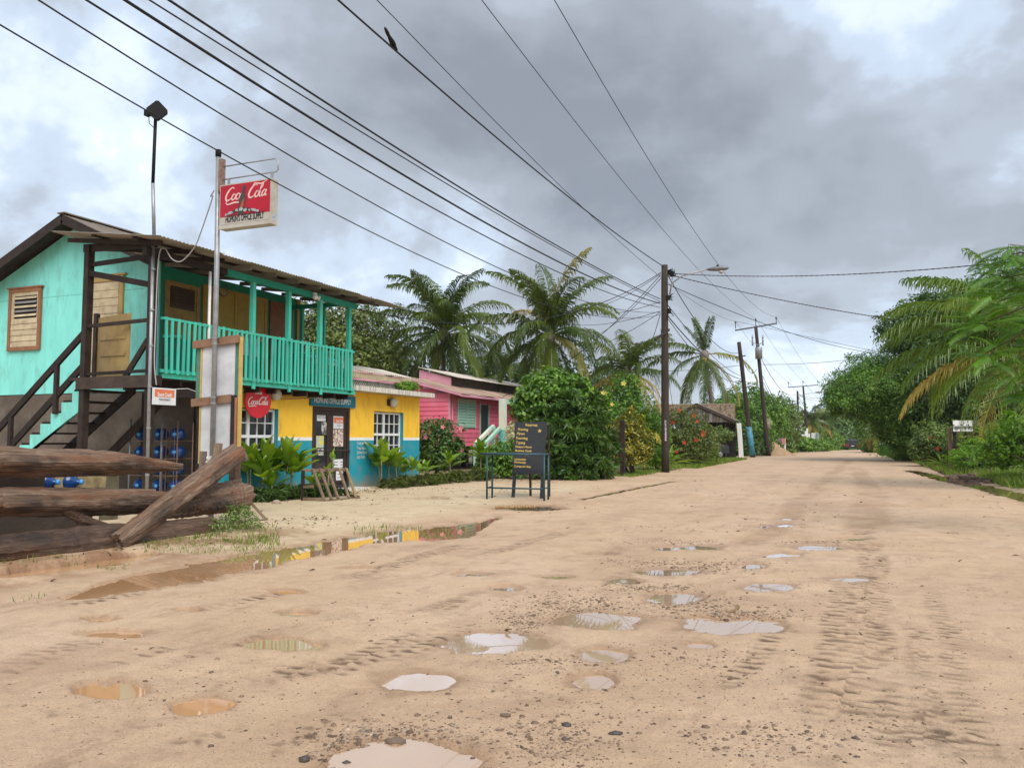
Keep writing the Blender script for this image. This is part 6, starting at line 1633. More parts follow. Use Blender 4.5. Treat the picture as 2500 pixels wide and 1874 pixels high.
# across the road to the right
span('service_cable', sag(pt1, onD(0, 2330, 548, 24), 0.35), 0.016, 'twisted cable from lamp pole across the road, the upper of two', True)
span('service_cable', sag(pt1 - RZ * .05, onD(0, 2010, 700, 40), 0.20), 0.018, 'twisted cable from lamp pole across the road, the lower of two', True)
span('service_cable', sag(onX(6, 500, 260, -7.25), onD(7, 600, 745, 62), 0.5), 0.016, 'thin cable slanting down from lamp pole behind the overhanging tree, lower strand')
span('service_cable', sag(tips3[0], onD(7, 615, 740, 62), 0.0), 0.014, 'thin cable slanting down to the overhanging tree, upper strand')
span('service_cable', sag(onY(6, 1130, 800, 73.6), onD(7, 440, 772, 80), 0.15), 0.02, 'nearly level thin wire between transformer pole and the overhanging tree')
# lamp pole to leaning pole and on
span('power_line', sag(pt1 - RZ * 0.1, onY(6, 985, 718, 66.8), 1.1), 0.02, 'steep cable dropping from lamp pole to the leaning blue-footed pole')
span('power_line', sag(pm1, onY(6, 1000, 880, 67), 0.5), 0.018, 'cable from mid lamp pole to the leaning pole, upper of three')
span('power_line', sag(pl1, onY(6, 1003, 900, 67), 0.55), 0.026, 'cable from mid lamp pole to the leaning pole, middle of three')
span('power_line', sag(pl1 - RZ * .1, onY(6, 1005, 915, 67), 0.9), 0.016, 'cable from mid lamp pole to the leaning pole, lowest of three')
A2 = [onY(6, 990, 715, 66.9), onY(6, 1005, 900, 67.2), onY(6, 1008, 925, 67.2), onY(6, 1003, 860, 67.2)]
B3 = [onY(6, 1100, 830, 73.6), onY(6, 1130, 905, 73.7), onY(6, 1132, 930, 73.8), onY(6, 1112, 880, 73.7)]
for a_, b_, s_, lb in ((A2[0], B3[0], 0.9, 'highest'), (A2[1], B3[1], 0.35, 'second'), (A2[2], B3[2], 0.3, 'lowest')):
    span('power_line', sag(a_, b_, s_), 0.02, lb + ' short wire between leaning pole and transformer pole')
for k, (dz, s_) in enumerate(((-0.2, 1.3), (-3.2, 1.6), (-3.6, 1.8), (-5.0, 1.6))):
    st3 = [onY(6, 1130, 760, 73.5), onY(6, 1140, 880, 73.6), onY(6, 1145, 920, 73.6), onY(6, 1150, 960, 73.6)][k]
    en = P4t + RZ * (-0.35, -2.1, -2.5, -3.6)[k]
    span('power_line', sag(st3, en, s_), 0.024, ('top', 'second', 'third', 'lowest')[k] + ' drooping wire from transformer pole to the pole before the billboards')
for k, (t_a, t_b) in enumerate(((tips3, tips5), (tips5, tips7), (tips7, tips8), (tips8, tips9))):
    for j in range(3):
        span('power_line', sag(t_a[j], t_b[j], 0.5, 12), 0.012 + 0.006 * k, 'thin %s crossarm wire of the %s far span' % (('near', 'middle', 'road side')[j], ('first', 'second', 'third', 'fourth')[k]))
for k, (dz, en) in enumerate(((-.5, -.8), (-2.2, -2.5))):
    span('power_line', sag(P4t + RZ * dz, P6t + RZ * en, 0.8), 0.026, ('upper' if k == 0 else 'lower') + ' drooping wire from billboard pole to the plain far pole')
span('power_line', sag(P4t + RZ * -0.4, onD(12, 760, 430, 150), 0.4), 0.026, 'wire from billboard pole crossing to the overhanging tree, upper'); span('power_line', sag(P4t + RZ * -0.5, onD(12, 760, 465, 150), 0.5), 0.026, 'wire from billboard pole crossing to the overhanging tree, lower')
# services to the houses on the left
PL = onX(6, 450, 180, -7.5); PM = onX(6, 448, 440, -7.5)
span('service_cable', sag(PL, onX(2, 1320, 1030, -12.65), 1.15), 0.015, 'long sagging service wire from lamp pole to the veranda corner')
span('service_cable', sag(PL - RZ * .1, (XP + 0.7, 36.5, 3.45), 0.7), 0.014, 'service wire from lamp pole top to the pink house eave')
span('service_cable', sag(PL - RZ * .25, onD(6, -60, 640, 52), 0.4), 0.014, 'service wire from lamp pole into the palms, steep one')
span('service_cable', sag(PL - RZ * .05, onD(6, -200, 420, 55), 0.6), 0.013, 'service wire from lamp pole to far left, curving one')
span('service_cable', sag(PM + RZ * .4, onD(6, -200, 420, 58), 0.5), 0.013, 'nearly level service wire from lamp pole past the palms')
span('service_cable', sag(PM, onD(6, -150, 530, 54), 0.25), 0.013, 'service wire from mid lamp pole falling into the palms, upper')
span('service_cable', sag(PM - RZ * .05, onD(6, -120, 720, 50), 0.25), 0.013, 'service wire from mid lamp pole falling into the palms, lower')
span('service_cable', sag(PM - RZ * .1, PBt - RZ * 0.25, 0.8), 0.014, 'service wire from lamp pole to the short dark pole')
span('service_cable', sag(PBt - RZ * .3, onD(6, -200, 730, 46), 0.5), 0.015, 'wire from the short dark pole into the right big palm')
span('service_cable', sag(PBt - RZ * .3, onX(6, 520, 755, -8.5), 0.3), 0.015, 'wire from the short dark pole towards the bent palm')
span('service_cable', sag(onD(6, -250, 770, 60), onY(6, 985, 805, 67), 0.6), 0.017, 'long level wire crossing behind the bent palm')
span('service_cable', sag(onX(6, 450, 560, -7.5), PBb + Vector((2, 2, 1)), 0.05), 0.012, 'guy wire running down from lamp pole behind the bush')
# --- black bird on the steep cable
bi = onX(14, 955, 112, -7.45)
def bird(p, s, lab):
    d = Vector((0, 0.62, -0.45)).normalized()   # head end looks along the falling cable
    q = Vector(p) + RZ * 0.055 * s
    ctr = [(-0.26, 0.165, 0.006), (-0.22, 0.15, 0.030), (-0.15, 0.115, 0.040), (-0.09, 0.085, 0.036), (-0.03, 0.06, 0.048), (0.03, 0.035, 0.060), (0.09, 0.012, 0.058), (0.13, -0.005, 0.042), (0.165, -0.02, 0.040), (0.20, -0.035, 0.034), (0.225, -0.045, 0.014), (0.27, -0.075, 0.003)]
    h = Vector((0, 1, 0))
    pts = [q + h * a * s * 1.15 + RZ * b * s * 1.5 for a, b, r in ctr]
    o = MB().tube(pts, [r * s * 1.1 for a, b, r in ctr], 10).build('bird', blackm, None, True)
    for k in (-1, 1):
        MB().tube([q + Vector((0.018 * k * s, -0.02 * s, 0.05 * s)), q + Vector((0.014 * k * s, -0.04 * s, 0.0)), Vector(p) + Vector((0.01 * k, -0.04 * s, 0.012))], 0.006 * s, 5).build('leg', blackm, o)
    return tag(o, lab, 'bird')
yb = bi.y; zb = None
for a_, b_ in zip(w7, w7[1:]):
    if a_[1] <= yb <= b_[1]:
        zb = a_[2] + (b_[2] - a_[2]) * (yb - a_[1]) / (b_[1] - a_[1])
bird((-7.45, yb, (zb or bi.z) + 0.02), 0.78, 'black long-tailed bird perched on the steep cable')

# ================================================================== HUT, VEHICLES AND SIGNS DOWN THE STREET
hb = thing('thatched_hut', 'open timber hut with board gable and ragged palm thatch roof behind the red-flowered bush', 'hut', (-10.5, 62, 0))
YH = 61.0
ga_, gl_, gr_ = onY(13, 1110, 478, YH), onY(13, 905, 585, YH), onY(13, 1512, 655, YH)
MB().prism([(gl_.x, gr_.z), (gr_.x - 0.1, gr_.z), (ga_.x, ga_.z - 0.08), (gl_.x, gl_.z - 0.08)], (0, YH + 0.1, 0), (1, 0, 0), (0, 0, 1), 0.06).build('gable_wall', mat('hut_boards', (0.115, 0.085, 0.065), (0.17, 0.13, 0.105), 3, 0.85, 0.3, 20, stretch=(8, 1, 0.5)), hb)
for k in range(16):
    x_ = gl_.x + (gr_.x - gl_.x) * (k + 0.5) / 16
    zt3 = ga_.z - abs(x_ - ga_.x) * ((ga_.z - gr_.z) / (gr_.x - ga_.x)) - 0.12
    if x_ < ga_.x: zt3 = ga_.z - abs(x_ - ga_.x) * ((ga_.z - gl_.z) / (ga_.x - gl_.x)) - 0.12
    MB().box(x_ - 0.12, x_ + 0.11, YH + 0.0 - 0.01 * (k % 2), YH + 0.035, gr_.z - 0.05, zt3).build('board', greyb if k % 3 == 0 else MATS['hut_boards'], hb)
for a_, b_ in ((ga_, gl_), (ga_, gr_)):
    MB().beam(a_ + RY * -0.1, b_ + RY * -0.1 + (b_ - a_).normalized() * 0.1, 0.08, 0.10).build('barge_board', mat('barge_brown', (0.085, 0.055, 0.042), (0.12, 0.085, 0.065), 4, 0.8), hb)
    e = (b_ - a_).normalized() * 0.1
    MB().quad(a_ + Vector((0, -.15, .08)), b_ + e + Vector((0, -.15, .08)), b_ + e + Vector((0, 3.5, .08)), a_ + Vector((0, 3.5, .08))).quad(a_ + Vector((0, -.15, .12)), b_ + e + Vector((0, -.15, .12)), b_ + e + Vector((0, 3.5, .12)), a_ + Vector((0, 3.5, .12))).build('roof', roofbr, hb)
for x_ in (onY(13, 1405, 700, YH).x, onY(13, 1425, 700, YH + 1.5).x, gl_.x + 0.2):
    MB().beam((x_, YH + 0.2, 0), (x_, YH + 0.2, gr_.z + 0.1), 0.2, 0.2).build('post', darkwood, hb)
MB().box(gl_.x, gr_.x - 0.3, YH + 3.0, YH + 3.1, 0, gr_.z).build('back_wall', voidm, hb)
for k in range(3):
    MB().beam((gl_.x + 1.5, YH + 2.9, 1.5 + k * 0.5), (gr_.x - 0.4, YH + 2.9, 1.5 + k * 0.5), 0.05, 0.3).build('wall_board', darkwood, hb)
# thatch: shaggy fringe of dead fronds over a ridge
YT = 63.2
tl3, tr3 = onY(13, 640, 488, YT), onY(13, 1520, 480, YT); zbt3 = onY(13, 1520, 640, YT).z
MB().prism([(tl3.x, zbt3 + 0.2), (tr3.x, zbt3 + 0.2), (tr3.x, tr3.z - 0.05), (tl3.x, tl3.z - 0.05)], (0, YT + 0.3, 0), (1, 0, 0), (0, 0, 1), 0.2).build('thatch_core', thatch, hb)
gth = np.random.default_rng(12); nt = 3800
u = gth.uniform(0, 1, nt); v = gth.uniform(0, 1, nt) ** 1.2
px_ = tl3.x + (tr3.x - tl3.x) * u; pz_ = tl3.z + (zbt3 + 0.35 - tl3.z) * v; py_ = YT - 0.05 - 0.6 * v + gth.uniform(-.1, .1, nt)
ln = gth.uniform(0.25, 0.75, nt); wd = gth.uniform(0.015, 0.05, nt); sk = gth.normal(0, 0.12, nt)
V = np.stack([np.stack([px_ - wd, py_, pz_], 1), np.stack([px_ + wd, py_, pz_], 1), np.stack([px_ + wd * .4 + sk * ln, py_ - 0.12, pz_ - ln], 1), np.stack([px_ - wd * .4 + sk * ln, py_ - 0.12, pz_ - ln], 1)], 1).reshape(-1, 3)
thm = leafmat('thatch_straw', [(0.10, 0.065, 0.04), (0.18, 0.125, 0.08), (0.28, 0.20, 0.13), (0.36, 0.28, 0.19)], 0.8, 0.0)
th = link('thatch_fringe', np_mesh('thatch_fringe', V, np.arange(nt * 4).reshape(-1, 4)), thm, hb); th.location = -ORG[hb.name]
MB().tube([tl3 + RZ * .03, tr3 + RZ * .03], 0.09, 8).build('ridge_pole', thatch, hb)
# posters, wall and dome by the hut
q0, q1 = onY(13, 1095, 682, 59.5), onY(13, 1212, 790, 59.5)
ps = MB().box(q0.x, q1.x, 59.45, 59.5, q1.z, q0.z).box(q0.x + 0.1, q0.x + 0.2, 59.5, 59.55, 0, q1.z + 0.2).box(q1.x - 0.2, q1.x - 0.1, 59.5, 59.55, 0, q1.z + 0.2).build('poster_board', mat('sky_poster', (0.62, 0.66, 0.68), (0.22, 0.48, 0.62), 1.2, 0.5, lo=0.45, hi=0.55)); tag(ps, 'pale blue poster board under the hut gable', 'sign board')
q0, q1 = onY(13, 708, 612, 50), onY(13, 1010, 622, 50)
wf = thing('white_pipe_frame', 'white pipe frame half hidden by the red-flowered bush', 'frame', (q0.x, 50, 0))
MB().tube([(q0.x, 50, 0), (q0.x, 50, q0.z - 0.15), (q0.x + 0.1, 50, q0.z), (q1.x - 0.1, 50, q0.z), (q1.x, 50, q0.z - 0.15), (q1.x, 50, 0)], 0.055, 8).build('hoop', whitep, wf, True)
for k in range(1, 6):
    x_ = q0.x + (q1.x - q0.x) * k / 6; MB().tube([(x_, 50, 0), (x_, 50, q0.z)], 0.02, 6).build('bar', whitep, wf)
pd_ = onG(13, 1505, 1030); dm = MB()
for k in range(1): pass
prof = [(1.25, 0.0), (1.28, 0.4), (1.15, 0.9), (0.85, 1.35), (0.45, 1.62), (0.02, 1.72)]
o = MB().lathe(prof, (pd_.x - 0.3, pd_.y + 2, 0), (0, 0, 1), 18).build('tarpaulin_mound', mat('green_tarpaulin', (0.015, 0.16, 0.085), (0.02, 0.22, 0.12), 2, 0.45, 0.3, 6), None, True); tag(o, 'rounded heap under a green tarpaulin beside the hut', 'tarpaulin')
# sand heap
sl_, sr_ = onG(13, 1740, 1030), onG(13, 2085, 1025); gs = np.random.default_rng(2)
cxs, cys = onG(13, 1905, 1030).x, 76.0; nr_, na_ = 14, 40
vs, fs = [], []
for i in range(nr_ + 1):
    for k in range(na_):
        f = i / nr_; a_ = 2 * PI * k / na_; r_ = f * 1.55 * (1 + 0.08 * math.sin(3 * a_) + 0.05 * math.sin(7 * a_ + 1))
        vs.append((cxs + r_ * math.cos(a_) * 1.2, cys + r_ * math.sin(a_), gz(76) - 0.02 + 1.2 * (1 - f) ** 1.15 * (1 + 0.06 * math.sin(5 * a_ + i)) + gs.uniform(-.03, .03)))
for i in range(nr_):
    for k in range(na_):
        a_ = i * na_ + k; b = i * na_ + (k + 1) % na_; fs.append((a_, a_ + na_, b + na_, b))
fs.append(tuple(reversed(range(na_))))
o = MB().add(vs, fs).build('sand_heap', mat('heap_sand', (0.30, 0.19, 0.115), (0.38, 0.25, 0.155), 3, 0.95, 0.5, 25), None, True); tag(o, 'conical heap of brown sand at the foot of the transformer pole', 'sand heap')
def billboard(c, x0, y0, x1, y1, Y, m, lab, legs=True, legm=None, th_=0.06):
    a_, b_ = onY(c, x0, y0, Y), onY(c, x1, y1, Y)
    t = thing('billboard', lab, 'sign', (a_.x, Y, gz(Y)))
    MB().box(a_.x, b_.x, Y, Y + th_, b_.z, a_.z).build('panel', m, t)
    if legs:
        for x_ in (a_.x + 0.05, b_.x - 0.05):
            MB().box(x_ - 0.06, x_ + 0.06, Y + th_ + 0.002, Y + th_ + 0.12, gz(Y), a_.z).build('leg', legm or whitep, t)
    return t, a_, b_
billboard(12, 0, 1070, 112, 1165, 84, mat('purple_poster', (0.30, 0.12, 0.35), (0.55, 0.25, 0.22), 0.9, 0.5, lo=.45, hi=.55), 'small purple poster on white legs beside the sand heap')
billboard(12, 325, 915, 460, 1035, 116, whitep, 'large blank white billboard beside the straight pole'); billboard(12, 430, 1002, 492, 1085, 118, pwht, 'smaller white board low between the two larger billboards')
billboard(12, 510, 988, 624, 1092, 118, mat('beach_poster', (0.62, 0.60, 0.52), (0.10, 0.24, 0.24), 0.5, 0.5, lo=.5, hi=.56), 'billboard with dark green picture beside the blank white one')
# green and white sign, white house name sign on the right verge
t_, a_, b_ = billboard(12, 1555, 1100, 1730, 1170, 80, whitep, 'faded white sign over a green panel on the right verge', legm=mint)
MB().box(a_.x + 0.1, b_.x, 79.99, 80.05, b_.z - 2.4, b_.z - 0.05).build('lower_panel', mat('green_panel', (0.05, 0.16, 0.12), (0.12, 0.26, 0.2), 2, 0.6), t_)
t_, a_, b_ = billboard(7, 1010, 1128, 1125, 1190, 40, whitep, 'white sign with black lettering standing among the right verge plants', legm=darkwood)
MB().box(a_.x - 0.002, b_.x + 0.002, 39.985, 40.0 - 0.001, a_.z - 0.52, a_.z - 0.48).build('divider', inkblk, t_)
text('Tipple-Tree Beya', ((a_.x + b_.x) / 2, 39.99, a_.z - 0.36), RX, RZ, 0.27, inkblk, t_, align='CENTER', wx=0.42, lift=0.012, weight=0.006)
sx_ = onY(7, 990, 1180, 40.4); stake((sx_.x, 40.4, 0), (sx_.x, 40.4, sx_.z + 0.1), 0.14, 0.14, mat('brown_gatepost', (0.16, 0.10, 0.07), (0.22, 0.15, 0.10), 4, 0.8), 'brown square post beside the white lettered sign')
# vehicles at the end of the road
def car(loc, L, Wd, Hh, body, lab, kind='suv', head=0.0, cat='car', name='car'):
    t = thing(name, lab, cat, (0, 0, 0))
    hw = Wd / 2
    # side profile in (y along car, z); rear towards -y faces the viewer
    if kind == 'suv':
        prof = [(-L / 2, 0.45), (-L / 2, 1.0), (-L / 2 + 0.05, 1.1), (-L / 2 + 0.28, Hh - 0.05), (-L / 2 + 0.5, Hh), (L * 0.10, Hh), (L * 0.24, 1.15), (L / 2 - 0.15, 1.0), (L / 2, 0.85), (L / 2, 0.45)]
    else:
        prof = [(-L / 2, 0.40), (-L / 2, 0.85), (-L / 2 + 0.55, 0.95), (-L / 2 + 1.1, Hh - 0.03), (-L / 2 + 1.5, Hh), (L * 0.08, Hh), (L * 0.24, 0.95), (L / 2 - 0.1, 0.8), (L / 2, 0.65), (L / 2, 0.40)]
    k = len(prof); mb = MB()
    rows = []
    for sx, ins in ((-hw, 0), (-hw, 1), (hw, 1), (hw, 0)):
        pass
    def ring(f): return [((hw - (0.16 if z > 1.12 else 0.0) - (0.05 if f else 0)) , y, z) for y, z in prof]
    r_ = ring(0)
    vs = [(-x, y, z) for x, y, z in r_] + [(x, y, z) for x, y, z in r_]
    fs = [tuple(range(k)), tuple(reversed(range(k, 2 * k)))] + [(i, k + i, k + (i + 1) % k, (i + 1) % k) for i in range(k)]
    mb.add(vs, fs).build('body', body, t)
    gy = -L / 2 + (0.165 if kind == 'suv' else 0.82)
    i0 = 2 if kind == 'suv' else 2
    (ya, za), (yb_, zb_2) = prof[i0], prof[i0 + 1]
    gw = hw - 0.26
    off = Vector((0, -(zb_2 - za), (yb_ - ya))).normalized() * 0.012
    def bl(f, x): return Vector((x, ya + (yb_ - ya) * f, za + (zb_2 - za) * f)) + off
    MB().quad(bl(.12, -gw), bl(.12, gw), bl(.9, gw * 0.94), bl(.9, -gw * 0.94)).build('rear_window', glass, t)
    for s_ in (-1, 1):
        MB().quad((s_ * (hw - 0.155), -L * 0.30, 1.16), (s_ * (hw - 0.155), L * 0.12, 1.16), (s_ * (hw - 0.155), L * 0.06, Hh - 0.12), (s_ * (hw - 0.155), -L * 0.28, Hh - 0.12)).build('side_window', glass, t) if kind == 'suv' else None
        MB().box(s_ * hw * 0.78 - 0.12, s_ * hw * 0.78 + 0.12, -L / 2 - 0.015, -L / 2 + 0.05, 0.75, 1.0).build('tail_light', redp, t)
        for y_ in (-L * 0.30, L * 0.30):
            w_ = MB().lathe([(0.20, -0.11), (0.33, -0.10), (0.35, -0.05), (0.35, 0.05), (0.33, 0.10), (0.20, 0.11)], (s_ * (hw - 0.1), y_, 0.35), (1, 0, 0), 16).build('wheel', rubber, t, True)
            MB().lathe([(0.19, 0.0), (0.17, 0.02), (0.05, 0.03)], (s_ * (hw + 0.012), y_, 0.35), (s_, 0, 0), 12).build('rim', galv, w_, True)
    MB().box(-hw + 0.02, hw - 0.02, -L / 2 - 0.06, -L / 2 - 0.002, 0.42, 0.62).build('bumper', rubber, t)
    MB().box(-0.26, 0.26, -L / 2 - 0.075, -L / 2 - 0.062, 0.66 if kind != 'suv' else 0.70, 0.80).build('number_plate', whitep, t)
    t.location = loc; t.rotation_euler = (0, 0, head)
    return t
carblk = mat('car_black', (0.008, 0.009, 0.011), (0.012, 0.013, 0.015), 3, 0.25, coat=0.5)
car((onG(12, 1140, 1215, -0.5).x * 0 - 0.55, 160, gz(160)), 4.6, 1.95, 1.85, carblk, 'black off-road car driving at the far end of the road', 'suv', 0.0)
car((-2.5, 166, gz(166)), 4.3, 1.75, 1.48, mat('car_red', (0.30, 0.03, 0.025), (0.25, 0.025, 0.02), 3, 0.3, coat=0.5), 'small red car beside the black car at the road end', 'sedan', 0.05)
car((-10.1, 57.5, 0), 4.4, 1.85, 1.7, mat('car_graphite', (0.03, 0.032, 0.035), (0.04, 0.042, 0.045), 3, 0.3, coat=0.4), 'dark grey car parked under the hut behind the bushes', 'suv', -0.6)
# ================================================================== VEGETATION
def leaf_array(pos, nrm, size, g, asp=0.45, curl=0.15):
    """n pointed leaves: each two triangles folded along the midrib -> 4 verts, 2 tris"""
    n = len(pos)
    nrm = nrm / np.linalg.norm(nrm, axis=1, keepdims=True)
    t = g.normal(size=(n, 3)); t -= nrm * (t * nrm).sum(1, keepdims=True); t /= np.linalg.norm(t, axis=1, keepdims=True)
    b = np.cross(nrm, t); s = size[:, None]
    a = asp if np.isscalar(asp) else asp[:, None]
    V = np.stack([pos - t * s * 0.5, pos + b * s * a * 0.5 + nrm * s * curl * 0.4, pos + t * s * 0.5 - nrm * s * curl, pos - b * s * a * 0.5 + nrm * s * curl * 0.4], 1)
    return V
def leaf_mesh(name, V):
    n = len(V); i = np.arange(n)[:, None] * 4
    T = np.concatenate([i + np.array([[0, 1, 2]]), i + np.array([[0, 2, 3]])], 1).reshape(-1, 3)
    return np_mesh(name, V.reshape(-1, 3), T)
def crown_pts(blobs, n, g, clumps=26, spread=0.20, up=0.5, inner=0.22):
    """leaf seats gathered in clumps over the surface of several uneven lobes"""
    P, Nn, Tn = [], [], []
    w = np.array([b[3] * b[4] + b[3] * b[5] + b[4] * b[5] for b in blobs]); w = w / w.sum()
    for b, wi in zip(blobs, w):
        c = np.array(b[:3]); r = np.array(b[3:6]); m = int(n * wi)
        k = max(8, int(clumps * 2.6 * wi * len(blobs)))
        d = g.normal(size=(k, 3)); d /= np.linalg.norm(d, axis=1, keepdims=True)
        rad = np.where(g.uniform(size=(k, 1)) < 0.10, g.uniform(1.1, 1.32, (k, 1)), g.uniform(0.66, 1.06, (k, 1))); csp = np.where(rad > 1.08, 0.55, g.uniform(0.7, 1.25, (k, 1)))
        cc = d * rad
        wgt = g.uniform(0.4, 1.6, k); ids = g.choice(k, m, p=wgt / wgt.sum())
        jit = g.normal(size=(m, 3)) * spread * 0.62 * csp[ids]
        q = cc[ids] + jit
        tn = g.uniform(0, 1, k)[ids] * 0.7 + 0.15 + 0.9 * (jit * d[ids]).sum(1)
        ins = g.uniform(size=m) < inner
        dd = g.normal(size=(m, 3)); dd /= np.linalg.norm(dd, axis=1, keepdims=True)
        q[ins] = dd[ins] * g.uniform(0.2, 0.95, (ins.sum(), 1)) ** 0.5
        rr_ = np.linalg.norm(q, axis=1); lim = np.maximum(1.10, rad[ids, 0] + 0.10) + g.uniform(-.06, .06, m); ov = rr_ > lim
        q[ov] *= (lim[ov] / rr_[ov])[:, None]
        P.append(c + q * r)
        nn = q * 0.6 + jit * 2.0 + g.normal(size=(m, 3)) * 0.45; nn[:, 2] += up
        Nn.append(nn); Tn.append(np.clip(tn, 0, 1))
    return np.concatenate(P), np.concatenate(Nn), np.concatenate(Tn)
def tree(name, label, base, blobs, nleaf, lsize, leafm, seed, cat='tree', trunk_r=0.2, clumps=26, spread=0.2, asp=0.45, barkmat=None, group=None, zmin=None, inner=0.22, extra=None, stems=1, lean=(0, 0)):
    g = np.random.default_rng(seed); rg = random.Random(seed)
    t = thing(name, label, cat, base, group); b0 = Vector(base)
    cz = sum(b[2] for b in blobs) / len(blobs); cxm = sum(b[0] for b in blobs) / len(blobs); cym = sum(b[1] for b in blobs) / len(blobs)
    mb = MB()
    for s_ in range(stems):
        off = Vector((rg.uniform(-1, 1), rg.uniform(-1, 1), 0)) * trunk_r * (2.2 if stems > 1 else 0)
        fork = Vector((b0.x + (cxm - b0.x) * 0.35 + lean[0], b0.y + (cym - b0.y) * 0.35 + lean[1], b0.z + (cz - b0.z) * 0.5)) + off * 2
        mb.tube([b0 + off - RZ * 0.1, (b0 + off).lerp(fork, 0.5) + Vector((rg.uniform(-.1, .1), rg.uniform(-.1, .1), 0)), fork], [trunk_r * 1.2, trunk_r, trunk_r * 0.8], 9, jit=0.06, rg=rg)
    for b in blobs:
        c = Vector(b[:3]); m_ = fork.lerp(c, 0.5) + Vector((rg.uniform(-.2, .2), rg.uniform(-.2, .2), 0.1)) * b[3] * 0.3
        lr_ = min(0.65, 1.6 / len(blobs) + 0.12); mb.tube([fork, m_, c], [trunk_r * lr_, trunk_r * lr_ * 0.6, trunk_r * 0.12], 7)
        for k in range(4):
            d = Vector((rg.uniform(-1, 1) * b[3], rg.uniform(-1, 1) * b[4], rg.uniform(-.4, 1) * b[5])) * 0.75
            mb.tube([m_.lerp(c, rg.uniform(0.2, 0.9)), c + d], [trunk_r * 0.25, trunk_r * 0.07], 5)
    mb.build('trunk' if cat == 'tree' else 'stems', barkmat or barkm, t, True)
    P, Nn, Tn = crown_pts(blobs, nleaf, g, clumps, spread, inner=inner)
    if zmin is not None:
        k = P[:, 2] > zmin + g.uniform(0, 0.35, len(P)); P, Nn, Tn = P[k], Nn[k], Tn[k]
    sz = lsize * g.uniform(0.6, 1.35, len(P))
    V = leaf_array(P, Nn, sz, g, asp)
    me = leaf_mesh('crown', V - np.array(b0))
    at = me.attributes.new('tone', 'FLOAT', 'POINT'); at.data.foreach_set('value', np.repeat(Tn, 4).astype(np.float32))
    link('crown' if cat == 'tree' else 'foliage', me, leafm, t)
    if extra:                              # blossoms: (count, size, material, part name)
        for cnt, fs_, fm, pn in extra:
            ids = g.choice(len(P), min(cnt * 5, len(P)), replace=False)
            view = np.array([0, 0, 1.4]) - np.array([cxm, cym, cz]); view /= np.linalg.norm(view)
            rel = P[ids] - np.array([cxm, cym, cz]); sc = (rel @ view) + rel[:, 2] * 0.4 + g.normal(size=len(ids)) * 0.35
            ids = ids[np.argsort(-sc)[:cnt]]
            for i in ids:
                fl_ = MB(); p = Vector(P[i]) - 0 * b0 + Vector(view) * lsize * 0.8; rr = fs_ * rg.uniform(.7, 1.2)
                ax = (Vector(view) + Vector((rg.uniform(-.5, .5), rg.uniform(-.5, .5), rg.uniform(0, .6)))).normalized(); uu = ax.orthogonal().normalized(); ww = ax.cross(uu)
                for j in range(5):
                    a_ = 2 * PI * j / 5; d1 = uu * math.cos(a_) + ww * math.sin(a_); d2 = uu * math.cos(a_ + .55) + ww * math.sin(a_ + .55); d3 = uu * math.cos(a_ - .55) + ww * math.sin(a_ - .55)
                    fl_.quad(p, p + d3 * rr * .6 + ax * rr * .25, p + d1 * rr + ax * rr * .3, p + d2 * rr * .6 + ax * rr * .25)
                fl_.build(pn, fm, t)
    return t

# ---------------------------------------------------------------- palms
def frond_mesh(L, e0, bend, pairs, leaflet, seed, droop=0.6, width=0.05, twist=0.0, name='frond'):
    """one pinnate frond along +X: arched midrib, two rows of hanging leaflets"""
    rg = random.Random(seed)
    mb = MB(); ns = 16; pts = []; p = Vector((0, 0, 0)); dirs = []
    for i in range(ns + 1):
        s = i / ns; e = e0 - bend * s ** 1.4
        d = Vector((math.cos(e), twist * s * s, math.sin(e))).normalized(); dirs.append(d); pts.append(p.copy()); p = p + d * (L / ns)
    mb.tube(pts, [0.035 * (1 - 0.85 * i / ns) * (L / 3.5) for i in range(ns + 1)], 5)
    for k in range(pairs):
        s = 0.13 + 0.87 * (k + rg.uniform(-.3, .3)) / pairs
        s = min(max(s, 0.1), 0.995); f = s * ns; i = min(int(f), ns - 1)
        q = pts[i].lerp(pts[i + 1], f - i); d = dirs[i].lerp(dirs[min(i + 1, ns)], f - i).normalized()
        side = d.cross(RZ)
        side = side.normalized() if side.length > 0.05 else Vector((0, 1, 0))
        nrm = side.cross(d).normalized()
        ll = leaflet * (0.35 + 0.65 * math.sin(PI * min(1, 0.18 + 0.80 * s)) ** 0.7) * rg.uniform(0.85, 1.1)
        if s > 0.9: ll *= 0.75
        for sg in (-1, 1):
            a_ = R(58 - 34 * s) + rg.uniform(-.1, .1)
            v0 = (side * sg * math.sin(a_) + d * math.cos(a_) + nrm * rg.uniform(0.05, 0.35)).normalized()
            dr = droop * rg.uniform(0.7, 1.25)
            v1 = (v0 * 1.0 - RZ * dr * 0.7).normalized(); v2 = (v0 * 0.6 - RZ * dr * 1.6).normalized()
            a0 = q; a1 = q + v0 * ll * 0.35; a2 = a1 + v1 * ll * 0.35; a3 = a2 + v2 * ll * 0.32
            wv = (d * 0.8 + nrm * 0.25 * sg).normalized() * width * (L / 3.5)
            mb.add([a0 - wv * .35, a0 + wv * .35, a1 + wv * .5, a1 - wv * .5, a2 + wv * .36, a2 - wv * .36, a3], [(0, 1, 2, 3), (3, 2, 4, 5), (5, 4, 6)])
    me = bpy.data.meshes.new(name)
    me.from_pydata(mb.v, [], mb.f); me.update()
    return me
